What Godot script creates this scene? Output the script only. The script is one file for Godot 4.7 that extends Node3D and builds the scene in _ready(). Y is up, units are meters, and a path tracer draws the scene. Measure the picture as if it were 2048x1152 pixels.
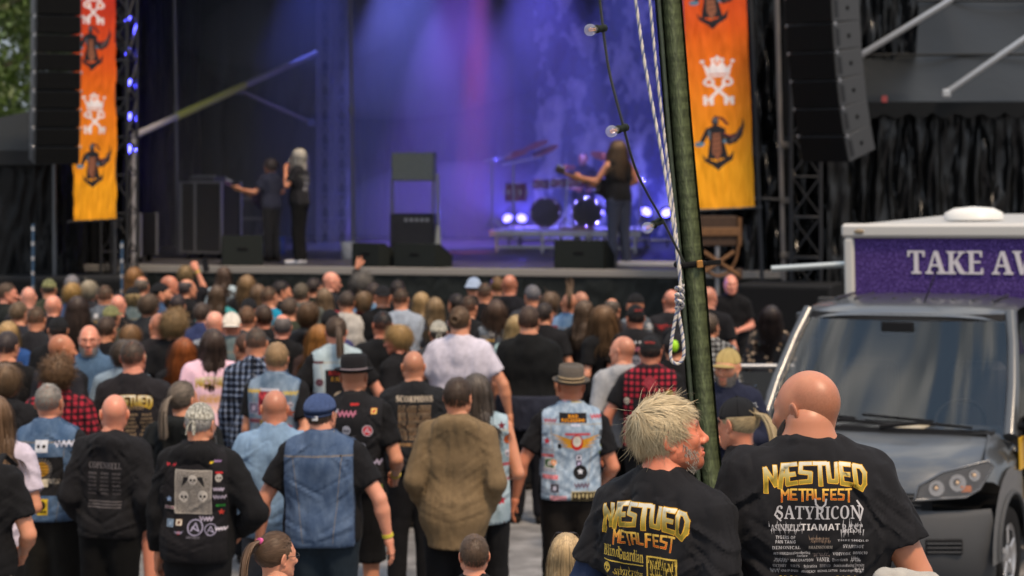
extends Node3D

# A festival crowd before an open-air stage: y up, metres, the stage lies towards -z.

func _ready() -> void:
	# camera
	var cam := Camera3D.new(); cam.name = "camera"; add_child(cam)
	cam.position = Vector3(0, EYE, 0)
	var glass := CameraAttributesPhysical.new()
	glass.frustum_focal_length = 70.0; glass.frustum_focus_distance = 6.6; glass.exposure_aperture = 3.8
	glass.frustum_near = 0.1; glass.frustum_far = 400.0
	cam.attributes = glass
	cam.near = 0.1; cam.far = 400.0
	cam.projection = Camera3D.PROJECTION_FRUSTUM
	cam.size = 2.0 * 0.1 * 576.0 / FPX
	cam.frustum_offset = Vector2(0, -0.1 * (576.0 - HORIZON) / FPX)
	# sky, sun, exposure
	var env := Environment.new()
	env.background_mode = Environment.BG_SKY
	var sky := Sky.new(); sky.sky_material = cloudy_sky(); env.sky = sky
	env.tonemap_mode = Environment.TONE_MAPPER_LINEAR
	env.tonemap_exposure = 1.95
	env.background_energy_multiplier = 0.8
	env.sdfgi_enabled = true; env.ssao_enabled = true; env.ssil_enabled = true
	env.volumetric_fog_enabled = true; env.volumetric_fog_density = 0.0
	var we := WorldEnvironment.new(); we.name = "environment"; we.environment = env; add_child(we)
	var sun := DirectionalLight3D.new(); sun.name = "sun"
	sun.rotation_degrees = Vector3(-60, 32, 0)
	sun.light_energy = 0.6; sun.light_angular_distance = 10.0; sun.light_color = Color(1.0, 0.89, 0.76); sun.shadow_enabled = true
	add_child(sun)
	# setting
	build_ground()
	build_stage()
	build_surroundings()
	print("setting ", Time.get_ticks_msec())
	build_stage_things()
	build_truck()
	build_pole()
	print("things ", Time.get_ticks_msec())
	build_people()
	build_carried()
	print("people ", Time.get_ticks_msec())

func cloudy_sky() -> PanoramaSkyMaterial:
	var nz := FastNoiseLite.new(); nz.seed = 11; nz.frequency = 1.7; nz.fractal_octaves = 5
	var im := Image.create(512, 256, false, Image.FORMAT_RGBF)
	for y in 256:
		var el := PI * (0.5 - (y + 0.5) / 256.0)
		for x in 512:
			var az := TAU * (x + 0.5) / 512.0
			var v := Vector3(cos(el) * cos(az), sin(el), cos(el) * sin(az))
			var base := Color(0.30, 0.44, 0.68).lerp(Color(0.66, 0.74, 0.82), pow(1.0 - clampf(v.y, 0.0, 1.0), 2.0))
			var q := Vector3(v.x, v.y * 1.6, v.z) * 2.1
			var c := clampf((nz.get_noise_3dv(q) + 0.14) * 3.4, 0.0, 1.0)
			var thick := clampf(0.5 + nz.get_noise_3dv(q * 1.9 + Vector3(5, 2, 1)) * 1.3, 0.0, 1.0)
			var cl := Color(0.5, 0.53, 0.58).lerp(Color(1.42, 1.36, 1.28), thick)
			var k := base.lerp(cl, c * 0.95) * (0.42 + 0.72 * clampf(v.y, 0.0, 1.0))   # an overcast sky is brightest overhead
			if v.y < 0.0: k = Color(0.20, 0.19, 0.18)
			im.set_pixel(x, y, k)
	var m := PanoramaSkyMaterial.new()
	m.panorama = ImageTexture.create_from_image(im)
	return m

# ---------------------------------------------------------------- fields and meshes
class Field:
	var kind := PackedInt32Array()
	var A := PackedVector3Array()
	var B := PackedVector3Array()
	var INV := PackedFloat32Array()
	var RA := PackedFloat32Array()
	var DR := PackedFloat32Array()
	var K := PackedFloat32Array()
	var LEN := PackedFloat32Array()
	var M: Array[Basis] = []
	var clips: Array[Plane] = []
	var noise: FastNoiseLite
	var amp := 0.0
	var nscale := Vector3.ONE
	var fine_amp := 0.0
	var fine_scale := Vector3.ONE
	var pleat_amp := 0.0

	func put(t: int, a: Vector3, b: Vector3, ra: float, rb: float, k: float, m := Basis()) -> void:
		kind.append(t); A.append(a); B.append(b)
		INV.append(1.0 / maxf(b.length_squared(), 1e-9)); LEN.append(b.length())
		RA.append(ra); DR.append(rb - ra); K.append(k); M.append(m)
	func cap(a: Vector3, ra: float, b: Vector3, rb: float, k := 0.02) -> void:
		put(0, a, b - a, ra, rb, k)
	func cone(a: Vector3, ra: float, b: Vector3, rb: float, k := 0.02) -> void:
		put(2, a, b - a, ra, rb, k)
	func ball(a: Vector3, r: float, k := 0.02) -> void:
		put(0, a, Vector3(0, 1e-5, 0), r, r, k)
	func ell(c: Vector3, r: Vector3, k := 0.02, rot := Vector3.ZERO) -> void:
		put(1, c, r, 0, 0, k, Basis.from_euler(rot).inverse())
	func cut_ell(c: Vector3, r: Vector3, k := 0.02, rot := Vector3.ZERO) -> void:
		put(11, c, r, 0, 0, k, Basis.from_euler(rot).inverse())
	func cut_cap(a: Vector3, ra: float, b: Vector3, rb: float, k := 0.02) -> void:
		put(10, a, b - a, ra, rb, k)
	func crease(a: Vector2, b: Vector2, width: float, height: float) -> void:
		put(20, Vector3(a.x, a.y, 0), Vector3(b.x - a.x, b.y - a.y, 0), width, width, height)
	func level(y: float, hw: float, r: float, z := 0.0, k := 0.08) -> void:
		cap(Vector3(-hw, y, z), r, Vector3(hw, y, z), r, k)

	func one(i: int, p: Vector3) -> float:
		var t := kind[i] % 10
		var q := p - A[i]
		if kind[i] == 20:   # a crease, measured across the cloth
			q.z = 0.0
			return (q - B[i] * clampf(q.dot(B[i]) * INV[i], 0.0, 1.0)).length() - RA[i]
		if t == 1:
			q = M[i] * q
			var r := B[i]
			var k0 := (q / r).length()
			var k1 := (q / (r * r)).length()
			return k0 * (k0 - 1.0) / maxf(k1, 1e-6)
		var h := q.dot(B[i]) * INV[i]
		if t == 0:
			h = clampf(h, 0.0, 1.0)
			return (q - B[i] * h).length() - (RA[i] + DR[i] * h)
		var e := (q - B[i] * h).length() - (RA[i] + DR[i] * clampf(h, 0.0, 1.0))
		return maxf(e, maxf(-h, h - 1.0) * LEN[i])

	func bounds() -> AABB:
		var box := AABB(A[0], Vector3.ZERO)
		for i in kind.size():
			if kind[i] >= 10:
				continue
			if kind[i] == 1:
				var m: float = maxf(B[i].x, maxf(B[i].y, B[i].z)) if M[i] != Basis() else 0.0
				var r := Vector3(m, m, m) if m > 0.0 else B[i]
				box = box.merge(AABB(A[i] - r, r * 2.0))
			else:
				var rr := maxf(RA[i], RA[i] + DR[i])
				box = box.merge(AABB(A[i], Vector3.ZERO).grow(rr)).merge(AABB(A[i] + B[i], Vector3.ZERO).grow(rr))
		for c in clips:
			if c.normal.y > 0.9: box.size.y = minf(box.end.y, c.d + 0.02) - box.position.y
			if c.normal.y < -0.9:
				var e := box.end.y
				box.position.y = maxf(box.position.y, -c.d - 0.02)
				box.size.y = e - box.position.y
		return box

	# surface nets: one vertex in each cell the surface crosses, one quad round each crossed edge
	func mesh(cell: float) -> Dictionary:
		var pad := cell * 2.0 + amp + fine_amp + 0.012
		var box := bounds().grow(pad)
		var lo := box.position
		var nx := int(box.size.x / cell) + 2
		var ny := int(box.size.y / cell) + 2
		var nz := int(box.size.z / cell) + 2
		var sy := nx
		var sz := nx * ny
		var g := PackedFloat32Array(); g.resize(nx * ny * nz); g.fill(9.0)
		var at := PackedInt32Array(); at.resize(nx * ny * nz); at.fill(-1)
		var V := PackedVector3Array()
		var N := PackedVector3Array()
		var I := PackedInt32Array()
		var BS := 6
		var R := cell * BS * 0.87
		var act: Array[Vector3i] = []
		var slack := amp + fine_amp
		var noisy := amp > 0.0
		for bz in range(0, nz - 1, BS):
			for by in range(0, ny - 1, BS):
				for bx in range(0, nx - 1, BS):
					var c := lo + Vector3(bx + BS * 0.5, by + BS * 0.5, bz + BS * 0.5) * cell
					var best := 9.0
					var ds := PackedFloat32Array(); ds.resize(kind.size())
					for i in kind.size():
						var e := one(i, c)
						ds[i] = e
						if kind[i] < 10: best = minf(best, e)
					if best > R + 0.05 + slack:
						continue
					var skip := false
					for pl in clips:
						if pl.distance_to(c) > R + cell: skip = true
					if skip: continue
					var ids := PackedInt32Array()
					for i in kind.size():
						if kind[i] >= 10:
							if ds[i] < R + absf(K[i]) + 0.02: ids.append(i)
						elif ds[i] < best + 2.0 * R + K[i] * 1.5: ids.append(i)
					if best < -R * 1.6 - slack and ids.size() > 0:
						var hit := false
						for i in ids:
							if kind[i] >= 10: hit = true
						for pl in clips:
							if absf(pl.distance_to(c)) < R * 1.3 + cell: hit = true
						if not hit: continue
					act.append(Vector3i(bx, by, bz))
					# the few parts that matter here, copied close at hand
					var n := ids.size()
					var lk := PackedInt32Array(); lk.resize(n)
					var la := PackedVector3Array(); la.resize(n)
					var lb := PackedVector3Array(); lb.resize(n)
					var li := PackedFloat32Array(); li.resize(n)
					var lr := PackedFloat32Array(); lr.resize(n)
					var ld := PackedFloat32Array(); ld.resize(n)
					var ls := PackedFloat32Array(); ls.resize(n)
					for j in n:
						var i := ids[j]
						lk[j] = kind[i]; la[j] = A[i]; lb[j] = B[i]; li[j] = INV[i]; lr[j] = RA[i]; ld[j] = DR[i]; ls[j] = K[i]
					for z in range(bz, mini(bz + BS + 1, nz)):
						for y in range(by, mini(by + BS + 1, ny)):
							var o := y * sy + z * sz
							for x in range(bx, mini(bx + BS + 1, nx)):
								if g[o + x] != 9.0: continue
								var p := lo + Vector3(x, y, z) * cell
								var d := 3.0
								for j in n:
									var t := lk[j]
									var e := 0.0
									if t == 0 or t == 10:
										var q := p - la[j]
										var bb := lb[j]
										var h := clampf(q.dot(bb) * li[j], 0.0, 1.0)
										e = (q - bb * h).length() - (lr[j] + ld[j] * h)
									elif t == 20:
										var q := p - la[j]
										q.z = 0.0
										var bb := lb[j]
										e = (q - bb * clampf(q.dot(bb) * li[j], 0.0, 1.0)).length() - lr[j]
										if e < 0.0:
											e /= lr[j]
											d -= ls[j] * e * e
										continue
									else:
										e = one(ids[j], p)
									var k := ls[j]
									if t < 10:
										var h := k - absf(d - e)
										d = minf(d, e)
										if h > 0.0: d -= h * h * 0.25 / k
									else:
										var h := k - absf(d + e)
										d = maxf(d, -e)
										if h > 0.0: d += h * h * 0.25 / k
								if noisy:
									d += amp * noise.get_noise_3dv(p * nscale)
									if fine_amp > 0.0: d += fine_amp * (0.5 - absf(noise.get_noise_3dv(p * fine_scale + Vector3(7, 3, 9))) * 2.0)
								for c2 in clips: d = maxf(d, c2.distance_to(p))
								g[o + x] = d
		for b in act:
			for z in range(b.z, mini(b.z + BS, nz - 1)):
				for y in range(b.y, mini(b.y + BS, ny - 1)):
					var o := y * sy + z * sz + b.x
					for x in range(b.x, mini(b.x + BS, nx - 1)):
						var a0 := g[o]; var a1 := g[o + 1]; var a2 := g[o + sy]; var a3 := g[o + sy + 1]
						var a4 := g[o + sz]; var a5 := g[o + sz + 1]; var a6 := g[o + sz + sy]; var a7 := g[o + sz + sy + 1]
						var m := int(a0 < 0.0) + int(a1 < 0.0) + int(a2 < 0.0) + int(a3 < 0.0) + int(a4 < 0.0) + int(a5 < 0.0) + int(a6 < 0.0) + int(a7 < 0.0)
						if m > 0 and m < 8:
							var s := Vector3.ZERO
							var cnt := 0
							if (a0 < 0.0) != (a1 < 0.0): s += Vector3(a0 / (a0 - a1), 0, 0); cnt += 1
							if (a2 < 0.0) != (a3 < 0.0): s += Vector3(a2 / (a2 - a3), 1, 0); cnt += 1
							if (a4 < 0.0) != (a5 < 0.0): s += Vector3(a4 / (a4 - a5), 0, 1); cnt += 1
							if (a6 < 0.0) != (a7 < 0.0): s += Vector3(a6 / (a6 - a7), 1, 1); cnt += 1
							if (a0 < 0.0) != (a2 < 0.0): s += Vector3(0, a0 / (a0 - a2), 0); cnt += 1
							if (a1 < 0.0) != (a3 < 0.0): s += Vector3(1, a1 / (a1 - a3), 0); cnt += 1
							if (a4 < 0.0) != (a6 < 0.0): s += Vector3(0, a4 / (a4 - a6), 1); cnt += 1
							if (a5 < 0.0) != (a7 < 0.0): s += Vector3(1, a5 / (a5 - a7), 1); cnt += 1
							if (a0 < 0.0) != (a4 < 0.0): s += Vector3(0, 0, a0 / (a0 - a4)); cnt += 1
							if (a1 < 0.0) != (a5 < 0.0): s += Vector3(1, 0, a1 / (a1 - a5)); cnt += 1
							if (a2 < 0.0) != (a6 < 0.0): s += Vector3(0, 1, a2 / (a2 - a6)); cnt += 1
							if (a3 < 0.0) != (a7 < 0.0): s += Vector3(1, 1, a3 / (a3 - a7)); cnt += 1
							at[o] = V.size()
							V.append(lo + (Vector3(x, y, z) + s / cnt) * cell)
							N.append(Vector3(a1 + a3 + a5 + a7 - a0 - a2 - a4 - a6, a2 + a3 + a6 + a7 - a0 - a1 - a4 - a5, a4 + a5 + a6 + a7 - a0 - a1 - a2 - a3).normalized())
						o += 1
		for b in act:
			for z in range(maxi(b.z, 1), mini(b.z + BS, nz - 1)):
				for y in range(maxi(b.y, 1), mini(b.y + BS, ny - 1)):
					var o := y * sy + z * sz + maxi(b.x, 1)
					for x in range(maxi(b.x, 1), mini(b.x + BS, nx - 1)):
						if at[o] >= 0:
							var inn := g[o] < 0.0
							if inn != (g[o + 1] < 0.0): quad(I, at[o], at[o - sy], at[o - sy - sz], at[o - sz], inn)
							if inn != (g[o + sy] < 0.0): quad(I, at[o], at[o - sz], at[o - sz - 1], at[o - 1], inn)
							if inn != (g[o + sz] < 0.0): quad(I, at[o], at[o - 1], at[o - 1 - sy], at[o - sy], inn)
						o += 1
		return {"v": V, "n": N, "i": I}

	func quad(I: PackedInt32Array, a: int, b: int, c: int, d: int, inn: bool) -> void:
		if a < 0 or b < 0 or c < 0 or d < 0: return
		if inn:
			I.append(a); I.append(c); I.append(b); I.append(a); I.append(d); I.append(c)
		else:
			I.append(a); I.append(b); I.append(c); I.append(a); I.append(c); I.append(d)

# collects triangles; front faces run clockwise
class Acc:
	var v := PackedVector3Array()
	var n := PackedVector3Array()
	var c := PackedColorArray()
	var uv := PackedVector2Array()
	var i := PackedInt32Array()
	func add(a: Dictionary, xf := Transform3D(), col := Color.WHITE) -> void:
		var o := v.size()
		v.append_array(xf * (a.v as PackedVector3Array))
		var nb := Transform3D(xf.basis.inverse().transposed(), Vector3.ZERO)
		var nn: PackedVector3Array = nb * (a.n as PackedVector3Array)
		if not xf.basis.is_conformal():
			for k in nn.size(): nn[k] = nn[k].normalized()
		n.append_array(nn)
		if a.has("c"):
			c.append_array(a.c)
		else:
			var cc := PackedColorArray(); cc.resize(nn.size()); cc.fill(col)
			c.append_array(cc)
		var ii: PackedInt32Array = (a.i as PackedInt32Array).duplicate()
		for k in ii.size(): ii[k] += o
		if xf.basis.determinant() < 0.0:
			for k in range(0, ii.size(), 3):
				var t := ii[k]; ii[k] = ii[k + 1]; ii[k + 1] = t
		i.append_array(ii)
	func vert(p: Vector3, nn: Vector3, col := Color.WHITE, t := Vector2.ZERO) -> int:
		v.append(p); n.append(nn); c.append(col); uv.append(t)
		return v.size() - 1
	func tri(a: int, b: int, d: int) -> void:
		i.append(a); i.append(b); i.append(d)
	# a flat four-sided face, corners in order round it; wound so that it faces along out
	func face(p: Array, out: Vector3, col := Color.WHITE, t: Array = []) -> void:
		var nn: Vector3 = ((p[1] - p[0]) as Vector3).cross(p[2] - p[0]).normalized()
		if nn.dot(out) < 0.0: nn = -nn
		var o := v.size()
		for k in p.size(): vert(p[k], nn, col, t[k] if t.size() > k else Vector2.ZERO)
		var cw: bool = ((p[1] - p[0]) as Vector3).cross(p[2] - p[0]).dot(nn) < 0.0
		for k in range(1, p.size() - 1):
			if cw: tri(o, o + k, o + k + 1)
			else: tri(o, o + k + 1, o + k)
	func box(a: Vector3, b: Vector3, xf := Transform3D(), bev := 0.0, col := Color.WHITE) -> void:
		var lo := Vector3(minf(a.x, b.x), minf(a.y, b.y), minf(a.z, b.z))
		var hi := Vector3(maxf(a.x, b.x), maxf(a.y, b.y), maxf(a.z, b.z))
		var mid := (lo + hi) / 2.0
		var h := (hi - lo) / 2.0
		var e := minf(bev, minf(h.x, minf(h.y, h.z)) * 0.9)
		for ax in 3:
			for s in [-1.0, 1.0]:
				var u := (ax + 1) % 3
				var w := (ax + 2) % 3
				var q: Array = []
				for k in [[-1, -1], [1, -1], [1, 1], [-1, 1]]:
					var p := Vector3.ZERO
					p[ax] = s * h[ax]; p[u] = k[0] * (h[u] - e); p[w] = k[1] * (h[w] - e)
					q.append(xf * (mid + p))
				var out := Vector3.ZERO; out[ax] = s
				face(q, xf.basis * out, col)
		if e > 0.0:
			for ax in 3:
				var u := (ax + 1) % 3
				var w := (ax + 2) % 3
				for su in [-1.0, 1.0]:
					for sw in [-1.0, 1.0]:
						var q: Array = []
						for k in [[-1, 0], [1, 0], [1, 1], [-1, 1]]:
							var p := Vector3.ZERO
							p[ax] = k[0] * (h[ax] - e)
							p[u] = su * (h[u] - (e if k[1] == 0 else 0.0)); p[w] = sw * (h[w] - (0.0 if k[1] == 0 else e))
							q.append(xf * (mid + p))
						var out := Vector3.ZERO; out[u] = su; out[w] = sw
						face(q, xf.basis * out, col)
			for k in 8:
				var s := Vector3(-1 if k & 1 else 1, -1 if k & 2 else 1, -1 if k & 4 else 1)
				face([xf * (mid + s * (h - Vector3(0, e, e))), xf * (mid + s * (h - Vector3(e, 0, e))), xf * (mid + s * (h - Vector3(e, e, 0)))], xf.basis * s, col)
	# a tube along points with a radius at each
	func tube(pts: Array, radii, sides := 8, col := Color.WHITE, caps := true, flat := 1.0) -> void:
		var o := v.size()
		var ref := Vector3.UP
		var last := Vector3.ZERO
		for k in pts.size():
			var d: Vector3 = ((pts[mini(k + 1, pts.size() - 1)] as Vector3) - pts[maxi(k - 1, 0)]).normalized()
			if k == 0:
				ref = d.cross(Vector3.UP if absf(d.y) < 0.9 else Vector3.RIGHT).normalized()
			else:
				ref = (ref - d * ref.dot(d)).normalized()
			last = d
			var s := d.cross(ref)
			var r: float = radii[k] if radii is Array else radii
			for j in sides:
				var a := TAU * j / sides
				var nn := ref * cos(a) + s * sin(a)
				vert(pts[k] + (ref * cos(a) + s * sin(a) * flat) * r, nn, col, Vector2(float(j) / sides, float(k)))
		for k in pts.size() - 1:
			for j in sides:
				var a := o + k * sides + j
				var b := o + k * sides + (j + 1) % sides
				tri(a, a + sides, b); tri(b, a + sides, b + sides)
		if caps:
			for e in [0, pts.size() - 1]:
				var d: Vector3 = (((pts[1] as Vector3) - pts[0]) * -1.0 if e == 0 else (pts[e] as Vector3) - pts[e - 1]).normalized()
				var m := vert(pts[e], d, col)
				var first := v.size()
				for j in sides: vert(v[o + e * sides + j], d, col)
				for j in sides:
					if e == 0: tri(m, first + j, first + (j + 1) % sides)
					else: tri(m, first + (j + 1) % sides, first + j)
	# a turned shape: profile of (radius, height) round the y axis
	func lathe(prof: Array, xf := Transform3D(), sides := 20, col := Color.WHITE, sx := 1.0, sz := 1.0) -> void:
		var o := v.size()
		for k in prof.size():
			var p: Vector2 = prof[k]
			var d: Vector2 = (prof[mini(k + 1, prof.size() - 1)] as Vector2) - prof[maxi(k - 1, 0)]
			var pn := Vector2(d.y, -d.x).normalized()
			for j in sides:
				var a := TAU * j / sides
				vert(xf * Vector3(p.x * cos(a) * sx, p.y, p.x * sin(a) * sz), (xf.basis * Vector3(pn.x * cos(a), pn.y, pn.x * sin(a))).normalized(), col, Vector2(float(j) / sides, p.y))
		for k in prof.size() - 1:
			for j in sides:
				var a := o + k * sides + j
				var b := o + k * sides + (j + 1) % sides
				tri(a, b, a + sides); tri(b, b + sides, a + sides)
	func mesh(colors := false) -> ArrayMesh:
		var arr := []; arr.resize(Mesh.ARRAY_MAX)
		arr[Mesh.ARRAY_VERTEX] = v; arr[Mesh.ARRAY_NORMAL] = n; arr[Mesh.ARRAY_INDEX] = i
		if uv.size() == v.size(): arr[Mesh.ARRAY_TEX_UV] = uv
		if colors: arr[Mesh.ARRAY_COLOR] = c
		var m := ArrayMesh.new()
		m.add_surface_from_arrays(Mesh.PRIMITIVE_TRIANGLES, arr)
		return m

func arrays_mesh(d: Dictionary) -> ArrayMesh:
	var arr := []; arr.resize(Mesh.ARRAY_MAX)
	arr[Mesh.ARRAY_VERTEX] = d.v; arr[Mesh.ARRAY_NORMAL] = d.n; arr[Mesh.ARRAY_INDEX] = d.i
	if d.has("uv"): arr[Mesh.ARRAY_TEX_UV] = d.uv
	if d.has("c"): arr[Mesh.ARRAY_COLOR] = d.c
	var m := ArrayMesh.new()
	m.add_surface_from_arrays(Mesh.PRIMITIVE_TRIANGLES, arr)
	return m

# ---------------------------------------------------------------- naming
var taken := {}
func numbered(n: String) -> String:
	taken[n] = taken.get(n, -1) + 1
	return n if taken[n] == 0 else "%s_%03d" % [n, taken[n]]
func tag(o: Node3D, label: String, category: String, group := "") -> Node3D:
	o.set_meta("label", label); o.set_meta("category", category)
	if group: o.set_meta("group", group)
	return o
func thing(called: String, label: String, category: String, where := Vector3.ZERO, group := "") -> Node3D:
	var o := Node3D.new()
	o.name = numbered(called); add_child(o); o.position = where
	return tag(o, label, category, group)
func part(called: String, m: Mesh, material: Material, parent: Node) -> MeshInstance3D:
	var o := MeshInstance3D.new()
	o.name = called if parent != self else numbered(called)
	o.mesh = m
	if material: o.material_override = material
	parent.add_child(o, true)
	return o
func struct(called: String, m: Mesh, material: Material) -> MeshInstance3D:
	var o := part(called, m, material, self)
	o.set_meta("kind", "structure")
	return o

# ---------------------------------------------------------------- where things stand
const FPX := 4000.0
const EYE := 3.2
const HORIZON := 310.0
# the point at distance d in front of the lens that the photograph shows at a pixel
func at(px: float, py: float, d: float) -> Vector3:
	return Vector3((px - 1024.0) * d / FPX, EYE - (py - HORIZON) * d / FPX, -d)
func ground_y(d: float) -> float:
	return 0.95 * pow(clampf((11.5 - d) / 6.24, 0.0, 1.6), 1.5)

# ---------------------------------------------------------------- materials
var mats := {}
func soft_noise(freq: float, seed_: int, size := 256, normal := false, strength := 4.0) -> NoiseTexture2D:
	var key := "n%s_%d_%d_%s_%s" % [freq, seed_, size, normal, strength]
	if mats.has(key): return mats[key]
	var f := FastNoiseLite.new(); f.frequency = freq; f.seed = seed_; f.fractal_octaves = 4
	var t := NoiseTexture2D.new()
	t.width = size; t.height = size; t.seamless = true; t.noise = f
	if normal: t.as_normal_map = true; t.bump_strength = strength
	mats[key] = t
	return t
func tone_noise(freq: float, seed_: int, lo: float, hi: float, size := 256) -> NoiseTexture2D:
	var key := "t%s_%d_%s_%s" % [freq, seed_, lo, hi]
	if mats.has(key): return mats[key]
	var f := FastNoiseLite.new(); f.frequency = freq; f.seed = seed_; f.fractal_octaves = 5
	var t := NoiseTexture2D.new()
	t.width = size; t.height = size; t.seamless = true; t.noise = f
	var gr := Gradient.new(); gr.set_color(0, Color(lo, lo, lo)); gr.set_color(1, Color(hi, hi, hi))
	t.color_ramp = gr
	mats[key] = t
	return t
func plain(col: Color, rough := 0.8, metal := 0.0, spec := 0.5) -> StandardMaterial3D:
	if col.v < 0.16 and spec == 0.5: spec = 0.22
	var key := "p%s%s%s%s" % [col.to_html(), rough, metal, spec]
	if mats.has(key): return mats[key]
	var m := StandardMaterial3D.new()
	m.albedo_color = col; m.roughness = rough; m.metallic = metal; m.metallic_specular = spec
	mats[key] = m
	return m
# woven cloth: fine weave relief, faint tone patches, a sheen of fibres
func cloth(col: Color, rough := 0.92, weave := 1.0) -> StandardMaterial3D:
	if col.v < 0.2: col = col.darkened(0.28)
	var key := "c%s%s%s" % [col.to_html(), rough, weave]
	if mats.has(key): return mats[key]
	var m := StandardMaterial3D.new()
	m.albedo_color = col; m.roughness = rough; m.metallic_specular = 0.3
	m.albedo_texture = tone_noise(0.03, 5, 0.86, 1.0)
	m.uv1_triplanar = true; m.uv1_scale = Vector3(2.6, 2.6, 2.6)
	m.heightmap_enabled = true; m.heightmap_texture = soft_noise(0.06, 9); m.heightmap_scale = 0.09 * weave
	m.rim_enabled = true; m.rim = 0.06; m.rim_tint = 0.5
	mats[key] = m
	return m
func denim(col: Color) -> StandardMaterial3D:
	var key := "d" + col.to_html()
	if mats.has(key): return mats[key]
	var m := StandardMaterial3D.new()
	m.albedo_color = col; m.roughness = 0.9; m.metallic_specular = 0.3
	m.albedo_texture = tone_noise(0.09, 17, 0.66, 1.0)
	m.uv1_triplanar = true; m.uv1_scale = Vector3(3.1, 2.0, 3.1)
	m.heightmap_enabled = true; m.heightmap_texture = soft_noise(0.09, 3); m.heightmap_scale = 0.1
	mats[key] = m
	return m
func skin(col: Color) -> StandardMaterial3D:
	var key := "s" + col.to_html()
	if mats.has(key): return mats[key]
	var m := StandardMaterial3D.new()
	m.albedo_color = Color(col.r * 1.0, col.g * 0.92, col.b * 0.86); m.roughness = 0.42; m.metallic_specular = 0.5
	m.vertex_color_use_as_albedo = true
	m.heightmap_enabled = true; m.heightmap_texture = soft_noise(0.12, 21); m.heightmap_scale = 0.03
	m.uv1_triplanar = true; m.uv1_scale = Vector3(9, 9, 9)
	m.subsurf_scatter_enabled = true; m.subsurf_scatter_strength = 0.12
	mats[key] = m
	return m
func hair_mat(col: Color) -> StandardMaterial3D:
	col = col.lightened(0.07)
	var key := "h" + col.to_html()
	if mats.has(key): return mats[key]
	var m := StandardMaterial3D.new()
	m.albedo_color = col; m.roughness = 0.5; m.metallic_specular = 0.4
	m.vertex_color_use_as_albedo = true
	mats[key] = m
	return m

# ---------------------------------------------------------------- people
var cache := {}
var rnd := RandomNumberGenerator.new()
const HEAD_SIZE := 1.0
const HEAD_AT := Vector3(0, 1.656, -0.012)

func ellp(c: Vector3, r: Vector3, col: Color, rings := 8, sides := 12) -> Dictionary:
	var a := Acc.new()
	for k in rings + 1:
		var t := PI * k / rings
		for j in sides:
			var s := TAU * j / sides
			var u := Vector3(sin(t) * cos(s), cos(t), sin(t) * sin(s))
			a.vert(c + u * r, (u / r).normalized(), col)
	for k in rings:
		for j in sides:
			var p := k * sides + j
			var q := k * sides + (j + 1) % sides
			a.tri(p, p + sides, q); a.tri(q, p + sides, q + sides)
	return {"v": a.v, "n": a.n, "i": a.i, "c": a.c}

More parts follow.
